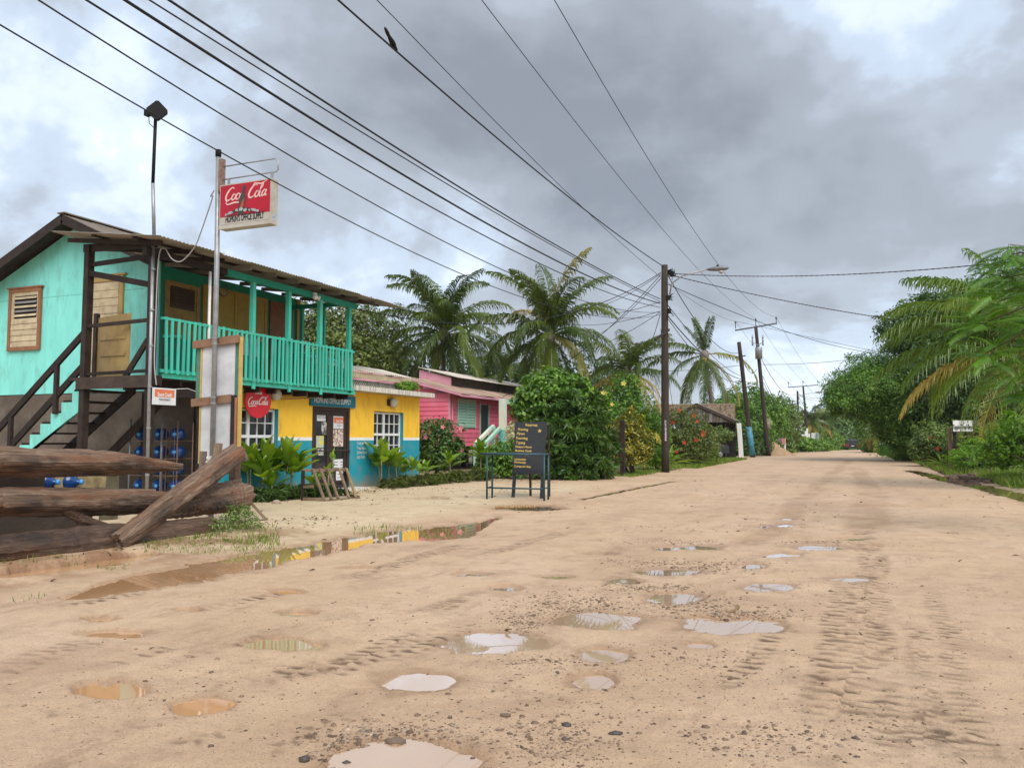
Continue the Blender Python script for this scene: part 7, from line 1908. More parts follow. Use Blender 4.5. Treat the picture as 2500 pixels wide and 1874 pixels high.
def palm(label, base, top, L, specs, seed, r0=0.17, nuts=0, pairs=46, yellow=0.12, leaflet=0.95, width=0.06, name='coconut_palm', group='coconut palms', mats=None, droop=0.95):
    """specs: list of (azimuth deg, start elevation deg, bend deg, length factor, yellow?)"""
    b, t = Vector(base), Vector(top); o = thing(name, label, 'palm tree', b, group); rg = random.Random(seed)
    pts = [b.lerp(t, i / 10) + Vector((0.12 * math.sin(i * .5), 0.1 * math.sin(i * .4), 0)) * (1 - i / 10) for i in range(11)]
    MB().tube(pts, [r0 * (1.35 if i == 0 else 1.0 - 0.03 * i) for i in range(11)], 10, jit=0.05, rg=rg).build('trunk', palmbark, o, True)
    MB().lathe([(r0 * 0.6, -0.6), (r0 * 1.5, -0.2), (r0 * 1.7, 0.1), (r0 * 0.8, 0.45)], t, (0, 0, 1), 10).build('crown_shaft', palmbark, o, True)
    cache = {}
    for i, sp_ in enumerate(specs):
        az, e0, bend, lf, yl = sp_
        key = (round(e0 / 14), round(bend / 18), rg.randrange(3))
        if key not in cache:
            cache[key] = [frond_mesh(L, R(e0), R(bend), pairs, leaflet, seed * 31 + len(cache), droop=droop + 0.55 * rg.random(), width=width), None]
            m2 = cache[key][0].copy(); cache[key][0].materials.append((mats or (lf_palm, lf_palmy))[0]); m2.materials.append((mats or (lf_palm, lf_palmy))[1]); cache[key][1] = m2
        M4 = Matrix.Translation(t - b + RZ * 0.1) @ Matrix.Rotation(R(az), 4, 'Z') @ Matrix.Rotation(rg.uniform(-.25, .25), 4, 'X') @ Matrix.Diagonal((lf, lf, lf, 1))
        put(cache[key][1 if yl else 0], 'frond', o, M4)
    for k in range(nuts):
        a_ = rg.uniform(0, 2 * PI); q = t + Vector((0.28 * math.cos(a_), 0.28 * math.sin(a_), -0.25 - 0.5 * rg.random()))
        MB().lathe([(0.01, -0.15), (0.09, -0.11), (0.125, 0.0), (0.10, 0.10), (0.01, 0.15)], q, (rg.uniform(-.3, .3), rg.uniform(-.3, .3), 1), 9).build('coconut', mat('coconut_%s_%d' % (name, seed), (0.20, 0.19, 0.05), (0.33, 0.20, 0.04), 4, 0.5) if k == 0 else MATS['coconut_%s_%d' % (name, seed)], o, True)
    return o
def crown_spec(rg, n, e_hi=82, e_lo=-42, yl=0.1, l0=0.9, l1=1.1):
    out = []
    for i in range(n):
        f = i / (n - 1); e = e_hi + (e_lo - e_hi) * f ** 1.15
        out.append((i * 137.5 + rg.uniform(-14, 14), e + rg.uniform(-7, 7), 52 + 34 * rg.random() + 38 * math.sin(PI * f) - 8 * f, rg.uniform(l0, l1) * (1.12 - 0.15 * f), rg.random() < yl * (2.2 if f > 0.72 else 0.2)))
    return out
q = onD(5, 510, 610, 46); palm('tall coconut palm behind the pink house, the one nearer the teal veranda', (q.x - .4, q.y + .6, 0), q, 4.3, crown_spec(random.Random(4), 37, 84, -58, 0.05), 4, nuts=6, pairs=54, width=0.062)
q = onD(5, 1225, 620, 44); palm('tall coconut palm behind the pink house, the one nearer the lamp pole', (q.x + .5, q.y + .5, 0), q, 4.4, crown_spec(random.Random(9), 37, 84, -60, 0.05), 9, nuts=8, pairs=54, width=0.062)
# bent palm: ragged crown with an upright tuft and few hanging fronds
q = onD(6, 745, 740, 70)
sp3 = [(100, 86, 20, .62, 0), (40, 80, 25, .6, 0), (220, 82, 30, .58, 0), (300, 78, 35, .6, 0), (160, 74, 38, .55, 0), (200, 30, 70, .95, 0), (185, 12, 75, 1.05, 0), (230, -15, 60, 1.0, 0), (250, -40, 40, 1.05, 0), (140, -35, 40, 1.0, 0), (30, -38, 45, .95, 1), (10, 5, 95, 1.0, 1), (285, -52, 25, 1.0, 0), (90, -48, 30, 1, 0), (330, -45, 35, 1, 0), (60, -58, 20, .95, 1), (260, -60, 18, .9, 0)]
palm('ragged coconut palm with orange nuts and upright tuft behind the thatched hut', (q.x + 1.0, q.y + 1, 0), q, 5.6, sp3, 13, r0=0.24, nuts=14, leaflet=1.15, width=0.075)
q = onD(6, 230, 880, 42); palm('low yellowing coconut palm behind the round-leaved bush', (q.x, q.y, 0), q, 3.0, crown_spec(random.Random(15), 22, 80, -30, 0.5), 15, r0=0.16, leaflet=0.8)
q = onD(5, 900, 850, 60); palm('small coconut palm showing between the two tall ones', (q.x, q.y, 0), q, 3.4, crown_spec(random.Random(19), 18, 80, -30, 0.1), 19, r0=0.15)
q = onD(12, 470, 850, 125); palm('far coconut palm behind the billboards', (q.x, q.y, gz(125)), q, 3.3, crown_spec(random.Random(21), 20, 82, -45, 0.35), 21, r0=0.2, pairs=26, width=0.14, leaflet=1.2)
q = onD(12, 650, 850, 135); palm('far yellowing coconut palm beside the plain far pole', (q.x, q.y, gz(135)), q, 3.3, crown_spec(random.Random(22), 20, 82, -45, 0.6), 22, r0=0.2, pairs=26, width=0.14, leaflet=1.2)
q = onD(12, 1520, 1050, 95); palm('low yellowing palm at the far right verge below the overhanging tree', (q.x + 1, q.y, gz(95)), q, 2.2, crown_spec(random.Random(23), 16, 80, -30, 0.7), 23, r0=0.16, pairs=26, width=0.12)
# near palm on the right: fronds reach left over the verge
q = onD(14, 2515, 850, 23.5)
sp4 = [(168, 62, 66, 1.05, 0), (205, 58, 70, 1.0, 0), (186, 46, 78, 1.1, 0), (160, 34, 74, 1.1, 0), (196, 28, 72, 1.12, 0), (178, 14, 66, 1.14, 0), (205, 10, 70, 1.08, 0), (188, -4, 62, 1.05, 1), (214, -8, 55, 1.02, 0), (222, -22, 45, 1.0, 0), (238, -25, 50, .98, 1), (250, -30, 50, .95, 0), (150, 80, 40, .9, 0), (120, 60, 70, 1, 0), (60, 50, 80, 1, 0), (20, 40, 80, 1, 0), (330, 45, 80, 1, 0), (280, 35, 75, 1, 0), (265, 60, 60, 1, 0), (90, 20, 80, 1, 0), (300, 10, 70, 1, 1), (0, 10, 80, 1, 0), (40, -20, 50, 1, 1), (135, 5, 70, 1.0, 0), (230, 40, 74, 1, 0)]
palm('young coconut palm on the right verge with yellowing fronds hanging towards the road', (q.x + 0.6, q.y + 0.3, 0.1), q - RZ * 0.1, 3.9, sp4, 33, r0=0.14, pairs=62, leaflet=1.0, width=0.042, mats=(lf_palmb, lf_palmy))

# ---------------------------------------------------------------- broadleaf trees
def B(c, x, y, d, r, rz=None, ry=None):
    p = onD(c, x, y, d); return (p.x, p.y, p.z, r, ry or r, rz or r * 0.8)
# behind the shop
tree('dark_tree', 'dark leafy tree behind the veranda of the teal house', (-26, 42, 0), [B(2, 1180, 1230, 50, 3.2, 2.7), B(2, 1400, 1270, 50, 3.0, 2.5), B(2, 1050, 1300, 50, 3.0), B(2, 1540, 1420, 50, 2.2), B(2, 1350, 1420, 48, 3.0)], 27000, 0.27, lf_olive, 41, clumps=40)
tree('garden_tree', 'leafy garden tree beyond the left end of the teal house', (-33, 30, 0), [(-33, 30, 5, 3.4, 3.4, 2.4), (-31, 33, 4, 2.8, 2.8, 2.0), (-35.5, 29, 4.2, 2.6, 2.6, 2.0)], 9000, 0.34, lf_mid, 241)
tree('garden_tree', 'darker garden tree farther left of the teal house', (-40, 38, 0), [(-40, 38, 5.5, 4.2, 4.2, 3.0), (-44, 36, 4.5, 3.6, 3.6, 2.6), (-37, 41, 4.2, 3.2, 3.2, 2.4)], 10000, 0.4, lf_dark, 242)
# low greenery closing the gap behind the houses
tree('back_garden_tree', 'mid green tree low behind the pink house roofs', (-20, 56, 0), [B(5, 900, 960, 62, 3.2, 2.2), B(5, 650, 960, 62, 3.2, 2.4), B(5, 1150, 990, 62, 3.2, 2.2), B(5, 1450, 970, 60, 3.2, 2.4)], 16000, 0.34, lf_dark, 43, clumps=30)
# vine-covered bush beside the chalkboard
tree('climber_bush', 'tall glossy green climber bush between pink house and chalkboard', (-10.6, 29.6, 0), [B(8, 1400, 420, 30, 1.0, .85), B(8, 1300, 560, 30, .95, .8), B(8, 1240, 640, 29.8, .6, .6), B(8, 1480, 330, 30.2, .7, .55), B(8, 1640, 400, 30.2, .85, .6), B(8, 1380, 760, 29.8, .9, .9), B(8, 1330, 960, 29.6, .8, .7), B(8, 1660, 330, 30.3, .35, .4), B(8, 1510, 280, 30.3, .4, .3)], 13000, 0.16, lf_mid, 47, cat='bush', trunk_r=0.09, clumps=26, spread=0.24, stems=3, zmin=0.02, inner=0.25, asp=0.75)
def rosette_bush(name, label, base, blobs, nros, ll, leafm, seed, per=15, zmin=0.05):
    g = np.random.default_rng(seed); rg = random.Random(seed)
    t = thing(name, label, 'bush', base)
    P, Nn, Tn = crown_pts(blobs, nros, g, 60, 0.22, inner=0.30)
    k = P[:, 2] > zmin; P, Nn, Tn = P[k], Nn[k], Tn[k]
    Nn = Nn / np.linalg.norm(Nn, axis=1, keepdims=True)
    n = len(P); idx = np.repeat(np.arange(n), per)
    d = g.normal(size=(n * per, 3)); ax = Nn[idx]
    d -= ax * (d * ax).sum(1, keepdims=True); d /= np.linalg.norm(d, axis=1, keepdims=True)
    tilt = g.uniform(0.1, 1.3, (n * per, 1)); d = d * np.cos(tilt) + ax * np.sin(tilt)
    L_ = ll * g.uniform(.7, 1.2, (n * per, 1)); p = P[idx]
    w = np.cross(d, ax + 0.01); w /= np.linalg.norm(w, axis=1, keepdims=True)
    V = np.stack([p, p + d * L_ * .45 + w * L_ * .085, p + d * L_ - np.array([0, 0, 1]) * L_ * .25, p + d * L_ * .45 - w * L_ * .085], 1)
    me = leaf_mesh('foliage', V - np.array(base))
    at = me.attributes.new('tone', 'FLOAT', 'POINT'); at.data.foreach_set('value', np.repeat(Tn[idx], 4).astype(np.float32))
    link('foliage', me, leafm, t)
    mb = MB()
    for b in blobs:
        mb.tube([base, Vector(b[:3])], [0.05, 0.02], 6)
    mb.build('stems', barkm, t, True)
    return t
rosette_bush('spiky_bush', 'dark bush of spiky rosettes behind the chalkboard, right of the glossy climber', (-9.9, 29.4, 0), [B(8, 1620, 640, 29.8, 1.1, 1.0), B(8, 1730, 540, 30.2, .7, .7), B(8, 1560, 860, 29.4, 1.25, 1.1), B(8, 1740, 880, 29.4, 1.1, 1.1), B(8, 1690, 1120, 29.0, 1.2, .8), B(8, 1480, 1120, 29.0, 1.0, .8), B(8, 1850, 1160, 29.0, .6, .55), B(8, 1790, 720, 30, .7, .7)], 1500, 0.30, lf_dark, 48)
tree('round_bush', 'green round-leaved shrub behind the croton bush', (-10.4, 35.5, 0), [B(13, 330, 400, 38, .95, 1.1), B(13, 230, 560, 37.0, .8), B(13, 450, 560, 37.5, .9), B(13, 570, 640, 37.5, .7), B(13, 620, 780, 36.5, .8, .8), B(13, 520, 800, 36.5, .8, .9), B(13, 100, 720, 35.5, .9, 1.0), B(13, 380, 300, 38.5, .5, .7), B(13, 60, 560, 36.5, .7, .8)], 10000, 0.16, lf_mid, 53, cat='bush', trunk_r=0.06, clumps=20, spread=0.26, inner=0.12, stems=4, zmin=0.1, extra=[(16, 0.13, lf_yel, 'flower')])
tree('croton_bush', 'yellow and green variegated croton bush behind the short dark post', (-8.3, 32.6, 0), [B(13, 390, 730, 32.6, 0.62, 0.75), B(13, 280, 850, 32.5, 0.75, 0.8), B(13, 470, 880, 32.6, 0.65, 0.9), B(13, 330, 1020, 32.4, 0.85, 0.6), B(13, 180, 960, 32.3, 0.6, 0.5)], 7000, 0.17, lf_croton, 57, cat='bush', trunk_r=0.05, clumps=30, stems=5, zmin=0.35, asp=0.3)
tree('allamanda_bush', 'loose green bush with yellow flowers at the base of the lamp pole', (-8.2, 37, 0), [B(13, 660, 900, 36.6, 0.7, 0.9), B(13, 560, 960, 36.0, 0.65, 0.7), B(13, 700, 1040, 36.4, 0.5, 0.4)], 3600, 0.14, lf_bright, 58, cat='bush', trunk_r=0.04, stems=3, zmin=0.05, extra=[(9, 0.13, lf_yel, 'flower')])
tree('hibiscus_bush', 'dark bush with red flowers beside the lamp pole', (-8.9, 44.5, 0), [B(13, 960, 800, 44.5, 1.6, 1.5), B(13, 880, 930, 44.2, 1.2, 1.1), B(13, 1080, 900, 44.6, 1.3, 1.2), B(13, 1000, 1010, 44.2, 1.2, 0.7), B(13, 900, 690, 45, 0.9, .8), B(13, 1130, 790, 44.8, .8, .7)], 16000, 0.13, lf_olive, 61, cat='bush', trunk_r=0.06, clumps=40, stems=4, zmin=0.08, extra=[(13, 0.13, lf_red, 'flower')])
tree('grey_shrub', 'pale grey-green umbrella-shaped shrub in front of the parked grey car', (-9.2, 51, 0), [B(13, 1320, 790, 51, 1.0, 0.45), B(13, 1240, 830, 51, .8, .4), B(13, 1390, 820, 51, .6, .35)], 3200, 0.13, lf_grey, 62, cat='bush', trunk_r=0.05, stems=2)
tree('small_bush', 'small green bush with orange flowers below the grey umbrella shrub', (-9.3, 49, 0), [B(13, 1190, 980, 49, .8, .9), B(13, 1240, 930, 49, .6, .6)], 2600, 0.12, lf_mid, 63, cat='bush', trunk_r=0.04, zmin=0.05, extra=[(4, 0.16, lf_red, 'flower')])
tree('hut_side_tree', 'leafy green tree right behind the thatched hut', (-9.8, 76, gz(76)), [B(13, 1650, 520, 80, 3.2, 2.4), B(13, 1520, 600, 80, 2.6), B(13, 1780, 620, 82, 3.0), B(13, 1600, 780, 78, 2.8), B(13, 1480, 800, 76, 2.0)], 15000, 0.34, lf_mid, 67, clumps=40, zmin=0.0)
tree('verge_tree', 'broad pale-leaved tree between transformer pole and billboards', (-10.5, 88, gz(88)), [B(13, 1930, 620, 90, 2.9, 2.5), B(13, 2030, 740, 92, 2.0), B(13, 1840, 740, 88, 2.8), B(13, 2090, 850, 94, 1.6), B(13, 1920, 860, 88, 2.4, 1.8), B(13, 1990, 560, 91, 1.6, 1.2)], 16000, 0.36, lf_grey, 69, clumps=44, zmin=-0.2)
tree('pole_foot_bush', 'dark bush at the foot of the blue-footed pole', (-9.0, 70, gz(70)), [B(13, 1650, 920, 70, 1.3, 1.2), B(13, 1560, 880, 70, 1.2, 1.4), B(13, 1780, 900, 72, 1.2, 1.2)], 5000, 0.24, lf_dark, 70, cat='bush', trunk_r=0.06, zmin=0.0)
tree('billboard_bush', 'light green shrubs under the billboards', (-8.5, 104, gz(104)), [B(12, 420, 1195, 106, 2.4, 1.0), B(12, 250, 1180, 102, 2.0, 1.1), B(12, 560, 1200, 112, 2.2, .9)], 8000, 0.36, lf_mid, 71, cat='bush', trunk_r=0.06, zmin=-.4)
tree('far_verge_tree', 'dark far tree on the verge behind the far palms', (-9, 165, gz(165)), [B(12, 850, 1000, 170, 5.5, 5.5), B(12, 760, 1080, 160, 5, 4), B(12, 920, 1080, 180, 5, 4)], 9000, 0.75, lf_dark, 72, clumps=30, zmin=-1)
tree('far_verge_tree', 'green shrubs along the far verge left of the red car', (-8, 140, gz(140)), [B(12, 700, 1150, 142, 3.0, 2.2), B(12, 820, 1170, 150, 3.0, 2.2), B(12, 600, 1160, 135, 3.0, 2.4)], 6000, 0.5, lf_mid, 73, cat='bush', zmin=-1)
# right side masses
tree('overhanging_tree', 'big dark green tree reaching over the road from the right', (7.0, 57, 0), [B(12, 1220, 320, 55, 2.2, 1.7), B(12, 1060, 400, 54, 1.5, 1.2), B(12, 1000, 530, 53, 1.25, .8), B(12, 1450, 180, 56, 2.4, 1.8), B(12, 1380, 440, 53, 2.2, 1.6), B(12, 1700, 300, 54, 2.6, 2.0), B(12, 1620, 560, 53, 2.0, 1.5), B(12, 1900, 150, 56, 2.6, 1.9), B(12, 1950, 600, 53, 2.5, 2.0), B(12, 2100, 400, 54, 2.8, 2.4), B(12, 900, 590, 53, 0.7, .5), B(12, 1850, 820, 54, 1.9, 1.5), B(12, 1240, 590, 53, 1.0, .55), B(12, 2080, 880, 52, 2, 1.6)], 90000, 0.165, lf_mid, 81, clumps=34, spread=0.21, inner=0.33, trunk_r=0.34, zmin=0.7)
tree('tall_dark_tree', 'tall dark tree standing behind the young palm', (9.5, 52, 0), [B(7, 900, 620, 54, 3.2, 2.4), B(7, 860, 520, 55, 2.0, 1.6), B(7, 1050, 700, 52, 3.6, 3.0), B(7, 1250, 620, 52, 4.0, 3.2), B(7, 760, 640, 54, 1.8, 1.6), B(7, 1200, 850, 48, 4.0, 3.2), B(7, 960, 480, 56, 1.6, 1.2), B(7, 1450, 500, 52, 4, 3.5)], 62000, 0.26, lf_dark, 83, clumps=40, trunk_r=0.32, inner=0.35)
tree('shade_tree', 'dark understorey tree filling the shade behind the right verge', (9.5, 50, 0.1), [B(7, 830, 1080, 54, 2.4, 2.2), B(7, 1000, 1040, 52, 2.8, 2.4), B(7, 1200, 1030, 50, 2.8, 2.5), B(7, 1400, 1000, 48, 3.0, 2.8), B(7, 730, 1150, 58, 1.5, 1.4), B(7, 1550, 900, 48, 3, 3)], 34000, 0.26, lf_dark, 85, clumps=44, trunk_r=0.25, zmin=0.1)
tree('far_right_tree', 'hazy tree on the far right verge beyond the black car', (7, 190, gz(190)), [B(12, 1180, 950, 195, 6, 5), B(12, 1100, 1030, 205, 6, 4.5), B(12, 1300, 900, 185, 7, 5.5)], 8000, 0.85, lf_olive, 87, zmin=-1.2)
tree('far_right_bush', 'light green bushes on the right verge before the overhanging tree', (4.2, 100, gz(100)), [B(12, 1470, 1020, 102, 1.9, 2.2), B(12, 1420, 1110, 106, 1.6, 1.6), B(12, 1560, 1130, 98, 2.0, 1.6)], 8000, 0.36, lf_mid, 88, cat='bush', zmin=-0.4)
tree('road_end_trees', 'hazy grey-green trees closing the far end of the road', (-6, 330, gz(330)), [B(12, 980, 1090, 330, 9, 7), B(12, 1040, 1120, 350, 8, 6), B(12, 900, 1080, 300, 9, 7)], 7000, 1.2, lf_grey, 89, zmin=-4)
tree('road_end_trees', 'hazy trees right of the gap at the far end of the road', (8, 330, gz(330)), [B(12, 1090, 1060, 320, 9, 7), B(12, 1160, 1080, 300, 9, 7)], 7000, 1.2, lf_grey, 90, zmin=-4)
tree('grassy_bush', 'fine light green bush at the far right verge beside the green sign', (4.3, 63, 0), [B(7, 690, 1280, 64, 1.7, 1.3), B(7, 760, 1300, 62, 1.6, 1.1), B(7, 640, 1310, 66, 1.2, 0.9), B(7, 830, 1260, 60, 1.8, 1.6)], 12000, 0.22, lf_bright, 91, cat='bush', trunk_r=0.03, zmin=0.0, asp=0.16)
tree('verge_shrub', 'round pale green shrub above the muddy bank on the right', (4.3, 42.5, 0.1), [B(7, 920, 1255, 43, 1.2, 1.05), B(7, 860, 1285, 43, .85, .85), B(7, 985, 1290, 42.5, .85, .75)], 8000, 0.17, lf_grey, 92, cat='bush', trunk_r=0.05, zmin=0.15, extra=[(3, .14, lf_red, 'flower')])
tree('verge_shrub', 'brownish green shrub with orange flowers in the middle of the right verge', (4.8, 37.2, 0.1), [B(7, 1130, 1280, 37.8, 1.25, 1.1), B(7, 1200, 1320, 37.2, 1.0, .8), B(7, 1060, 1340, 37.6, .9, .7), B(7, 1160, 1220, 38, .8, .7)], 11000, 0.16, lf_olive, 93, cat='bush', trunk_r=0.05, zmin=0.1, extra=[(6, .13, lf_red, 'flower')])
tree('verge_shrub', 'leafy green shrub with white flowers under the lettered sign', (5.5, 35.5, 0.1), [B(7, 1050, 1235, 40.5, .8, .7), B(7, 1300, 1260, 36, 1.1, .9), B(7, 1360, 1340, 34.5, .95, .7), B(7, 1240, 1370, 35, .85, .5)], 9000, 0.15, lf_mid, 94, cat='bush', trunk_r=0.04, zmin=0.05, extra=[(7, .09, lf_white, 'flower')])
tree('verge_shrub', 'bright leafy shrub at the right picture edge below the young palm', (4.9, 27.5, 0.1), [B(14, 2480, 1060, 27, .8, .8), B(14, 2440, 1100, 26.8, .6, .55), B(14, 2520, 1090, 26.5, .8, .7)], 5200, 0.15, lf_bright, 191, cat='bush', trunk_r=0.04, zmin=0.08)
tree('verge_shrub', 'fresh green shrub before the lettered sign on the right verge', (4.5, 33.5, 0.1), [B(14, 2390, 1105, 33.5, .75, .55), B(14, 2350, 1120, 33, .55, .4), B(14, 2430, 1110, 33, .6, .5)], 5200, 0.13, lf_bright, 192, cat='bush', trunk_r=0.03, zmin=0.05, asp=0.25)
tree('verge_shrub', 'tall grassy green shrub on the right verge beyond the pale round one', (4.0, 52, 0), [B(14, 2245, 1085, 53, 1.2, 1.0), B(14, 2215, 1095, 55, 1.1, .9), B(14, 2275, 1080, 51, 1.1, 1.0)], 9000, 0.2, lf_bright, 193, cat='bush', trunk_r=0.03, zmin=0.0, asp=0.16)
tree('pink_hibiscus', 'dark green bush with pink flowers between yellow shop and pink house', (-14.0, 26.4, 0), [B(8, 240, 900, 29.5, .95, .85), B(8, 330, 980, 29.5, .8, .8), B(8, 180, 1020, 29.3, .8, .8), B(8, 420, 1010, 29.5, .6, .5)], 8000, 0.13, lf_dark, 95, cat='bush', trunk_r=0.05, zmin=0.1, extra=[(8, .13, lf_pinkf, 'flower')])
tree('stair_bush', 'leafy bush at the foot of the pink house stairs behind the steel table', (-11.6, 27.8, 0), [B(8, 900, 1120, 29.5, .75, .6), B(8, 1010, 1060, 29.5, .7, .6), B(8, 800, 1200, 29.2, .6, .4), B(8, 1050, 1190, 29.2, .6, .4)], 6500, 0.13, lf_mid, 96, cat='bush', trunk_r=0.04, zmin=0.05)
tree('white_flower_bush', 'cream flowering sprig beside the chalkboard', (-10.6, 29.5, 0), [B(8, 1060, 820, 30, .32, .4), B(8, 1090, 780, 30, .25, .25)], 900, 0.15, lf_white, 97, cat='bush', trunk_r=0.03)
tree('roof_creeper', 'small green creeper growing on the concrete canopy', (-13.15, 23.0, 2.885), [(-13.0, 22.6, 3.05, .25, .45, .17), (-12.95, 22.95, 3.08, .22, .3, .15)], 1500, 0.085, lf_bright, 98, cat='plant', trunk_r=0.02)
tree('log_weed', 'low leafy weed sprouting at the end of the log barrier', (-8.65, 9.9, 0), [B(3, 1640, 1080, 12.2, .34, .20), B(3, 1560, 1110, 12.0, .28, .14), B(3, 1740, 1110, 12.4, .28, .14), B(3, 1660, 1020, 12.6, .2, .16)], 2600, 0.045, lf_grey, 99, cat='plant', trunk_r=0.01, zmin=0.02)
for i, (x_, y_, lab) in enumerate(((235, 1080, 'small leafy weed before the blue bucket'), (430, 1095, 'small leafy weed between bucket and branch stub'), (560, 1060, 'small leafy weed behind the branch stub'))):
    p_ = onG(3, x_, y_ + 25); tree('weed', lab, (p_.x, p_.y, 0.03), [(p_.x, p_.y, 0.16, .17, .17, .12)], 190, 0.075, lf_bright, 120 + i, cat='plant', trunk_r=0.006, asp=0.7)

# ---------------------------------------------------------------- broad-leaved garden plants, one object per leaf
def broad_leaf(L, wd, curl, seed, nseg=7):
    rg = random.Random(seed); vs, fs = [], []
    for i in range(nseg + 1):
        s = i / nseg; w = wd * (math.sin(PI * min(1, 0.06 + 0.94 * s) ** 0.8) ** 0.85) * (1 if i < nseg else 0)
        x = L * s; z = -curl * L * s * s
        wav = 0.05 * wd * math.sin(i * 2.4 + seed)
        vs += [(x, -w / 2, z + w * 0.22 + wav), (x, 0, z), (x, w / 2, z + w * 0.22 - wav)]
    for i in range(nseg):
        a = 3 * i
        fs += [(a, a + 1, a + 4, a + 3), (a + 1, a + 2, a + 5, a + 4)]
    vs += [(-0.25 * L, 0, -0.012), (-0.25 * L, 0, 0.012)]
    fs += [(len(vs) - 2, 1, len(vs) - 1)]
    me = bpy.data.meshes.new('leaf'); me.from_pydata(vs, [], fs); me.update()
    me.materials.append(lf_ti); me.polygons.foreach_set('use_smooth', [True] * len(me.polygons))
    return me
BL = [broad_leaf(1.0, 0.46, 0.22, 1), broad_leaf(1.0, 0.52, 0.35, 2), broad_leaf(1.0, 0.42, 0.12, 3)]
BLN = [broad_leaf(1.0, 0.13, 0.30, 4), broad_leaf(1.0, 0.10, 0.45, 5)]
def ti_plant(base, h, nl, ls, seed, lab, meshes=BL, e0=78, e1=25, cat='plant', name='broadleaf_plant', group='broad-leaved plants along the shop wall', heads=1):
    rg = random.Random(seed); t = thing(name, lab, cat, base, group)
    for hd in range(heads):
        off = Vector((rg.uniform(-.25, .25), rg.uniform(-.25, .25), 0)) * (1 if heads > 1 else 0); hh = h * rg.uniform(0.75, 1.1)
        top = off * 1.4 + RZ * hh
        mb = MB().tube([off, off * 1.2 + RZ * hh * 0.5, top], [0.02, 0.018, 0.014], 6); mb.v = [tuple(Vector(v) + Vector(base)) for v in mb.v]
        mb.build('stem', mat('pale_stem', (0.26, 0.26, 0.16), (0.20, 0.19, 0.12), 8, 0.8) if 'pale_stem' not in MATS else MATS['pale_stem'], t, True)
        for k in range(nl):
            f = k / max(1, nl - 1); el = R(e0 + (e1 - e0) * f + rg.uniform(-10, 10)); az = k * 2.4 + rg.uniform(-.4, .4)
            s = ls * 1.15 * rg.uniform(0.75, 1.1) * (0.8 + 0.3 * f)
            M4 = Matrix.Translation(top - RZ * 0.28 * hh * f) @ Matrix.Rotation(az, 4, 'Z') @ Matrix.Rotation(-el, 4, 'Y') @ Matrix.Rotation(rg.uniform(-.4, .4), 4, 'X') @ Matrix.Diagonal((s, s, s, 1)) @ Matrix.Translation((0.2, 0, 0))
            put(meshes[rg.randrange(len(meshes))], 'leaf', t, M4)
    return t
def gp(x, y, c=4, dx=0.0):
    p = onG(c, x, y); return (p.x + dx, p.y, 0)
ti_plant((-12.55, 15.05, 0), 0.85, 12, 0.50, 1, 'tall broad-leaved plant under the left shop window beside the post', heads=2)
ti_plant((-12.5, 15.75, 0), 0.95, 13, 0.52, 2, 'large broad-leaved plant under the middle of the left shop window', heads=2)
ti_plant((-12.55, 16.45, 0), 0.80, 11, 0.46, 3, 'broad-leaved plant at the edge of the left window, leaning to the door', heads=1)
ti_plant((-12.75, 15.4, 0), 1.0, 12, 0.48, 41, 'broad-leaved plant against the wall between the post and the large one', heads=2)
ti_plant((-12.7, 16.15, 0), 0.95, 12, 0.46, 42, 'broad-leaved plant against the wall below the window end', heads=2)
ti_plant((-12.2, 15.3, 0), 0.45, 10, 0.42, 43, 'low broad-leaved plant in front of the tall ones by the post')
ti_plant((-12.6, 21.1, 0), 0.75, 11, 0.46, 44, 'broad-leaved plant between the tallest one and the right window', heads=2)
ti_plant((-12.6, 22.3, 0), 0.6, 10, 0.40, 45, 'broad-leaved plant under the far end of the right window', heads=2)
ti_plant((-12.4, 17.2, 0), 0.35, 9, 0.34, 4, 'low broad-leaved plant just behind the timber rack')
ti_plant((-12.5, 17.9, 0), 0.50, 8, 0.28, 5, 'small plant with pale leaves seen through the timber rack slats')
ti_plant((-12.55, 20.55, 0), 1.05, 12, 0.52, 6, 'tallest broad-leaved plant before the painted service list')
ti_plant((-12.5, 21.7, 0), 0.70, 12, 0.44, 7, 'broad-leaved plant under the middle of the right shop window', heads=2)
ti_plant((-12.45, 22.9, 0), 0.55, 10, 0.38, 8, 'smaller broad-leaved plant at the right corner of the shop')
ti_plant((-12.3, 24.4, 0), 0.85, 10, 0.40, 9, 'broad-leaved plant on a pale stem just past the shop corner')
ti_plant((-12.0, 26.1, 0), 1.10, 12, 0.44, 10, 'broad-leaved plant with upright rosette before the pink house', heads=2)
ti_plant((-11.6, 27.3, 0), 0.60, 10, 0.40, 11, 'low broad-leaved plant before the stilts of the pink house')
p_ = onG(8, 820, 1190); ti_plant((p_.x - 1.0, p_.y + 3.5, 0), 1.05, 10, 0.55, 12, 'broad-leaved plant against the porch column of pink house')
p_ = onG(4, 815, 1000); ti_plant((-12.6, 18.25, 0), 0.95, 3, 0.30, 14, 'single round leaf on a stalk in front of the shop door')
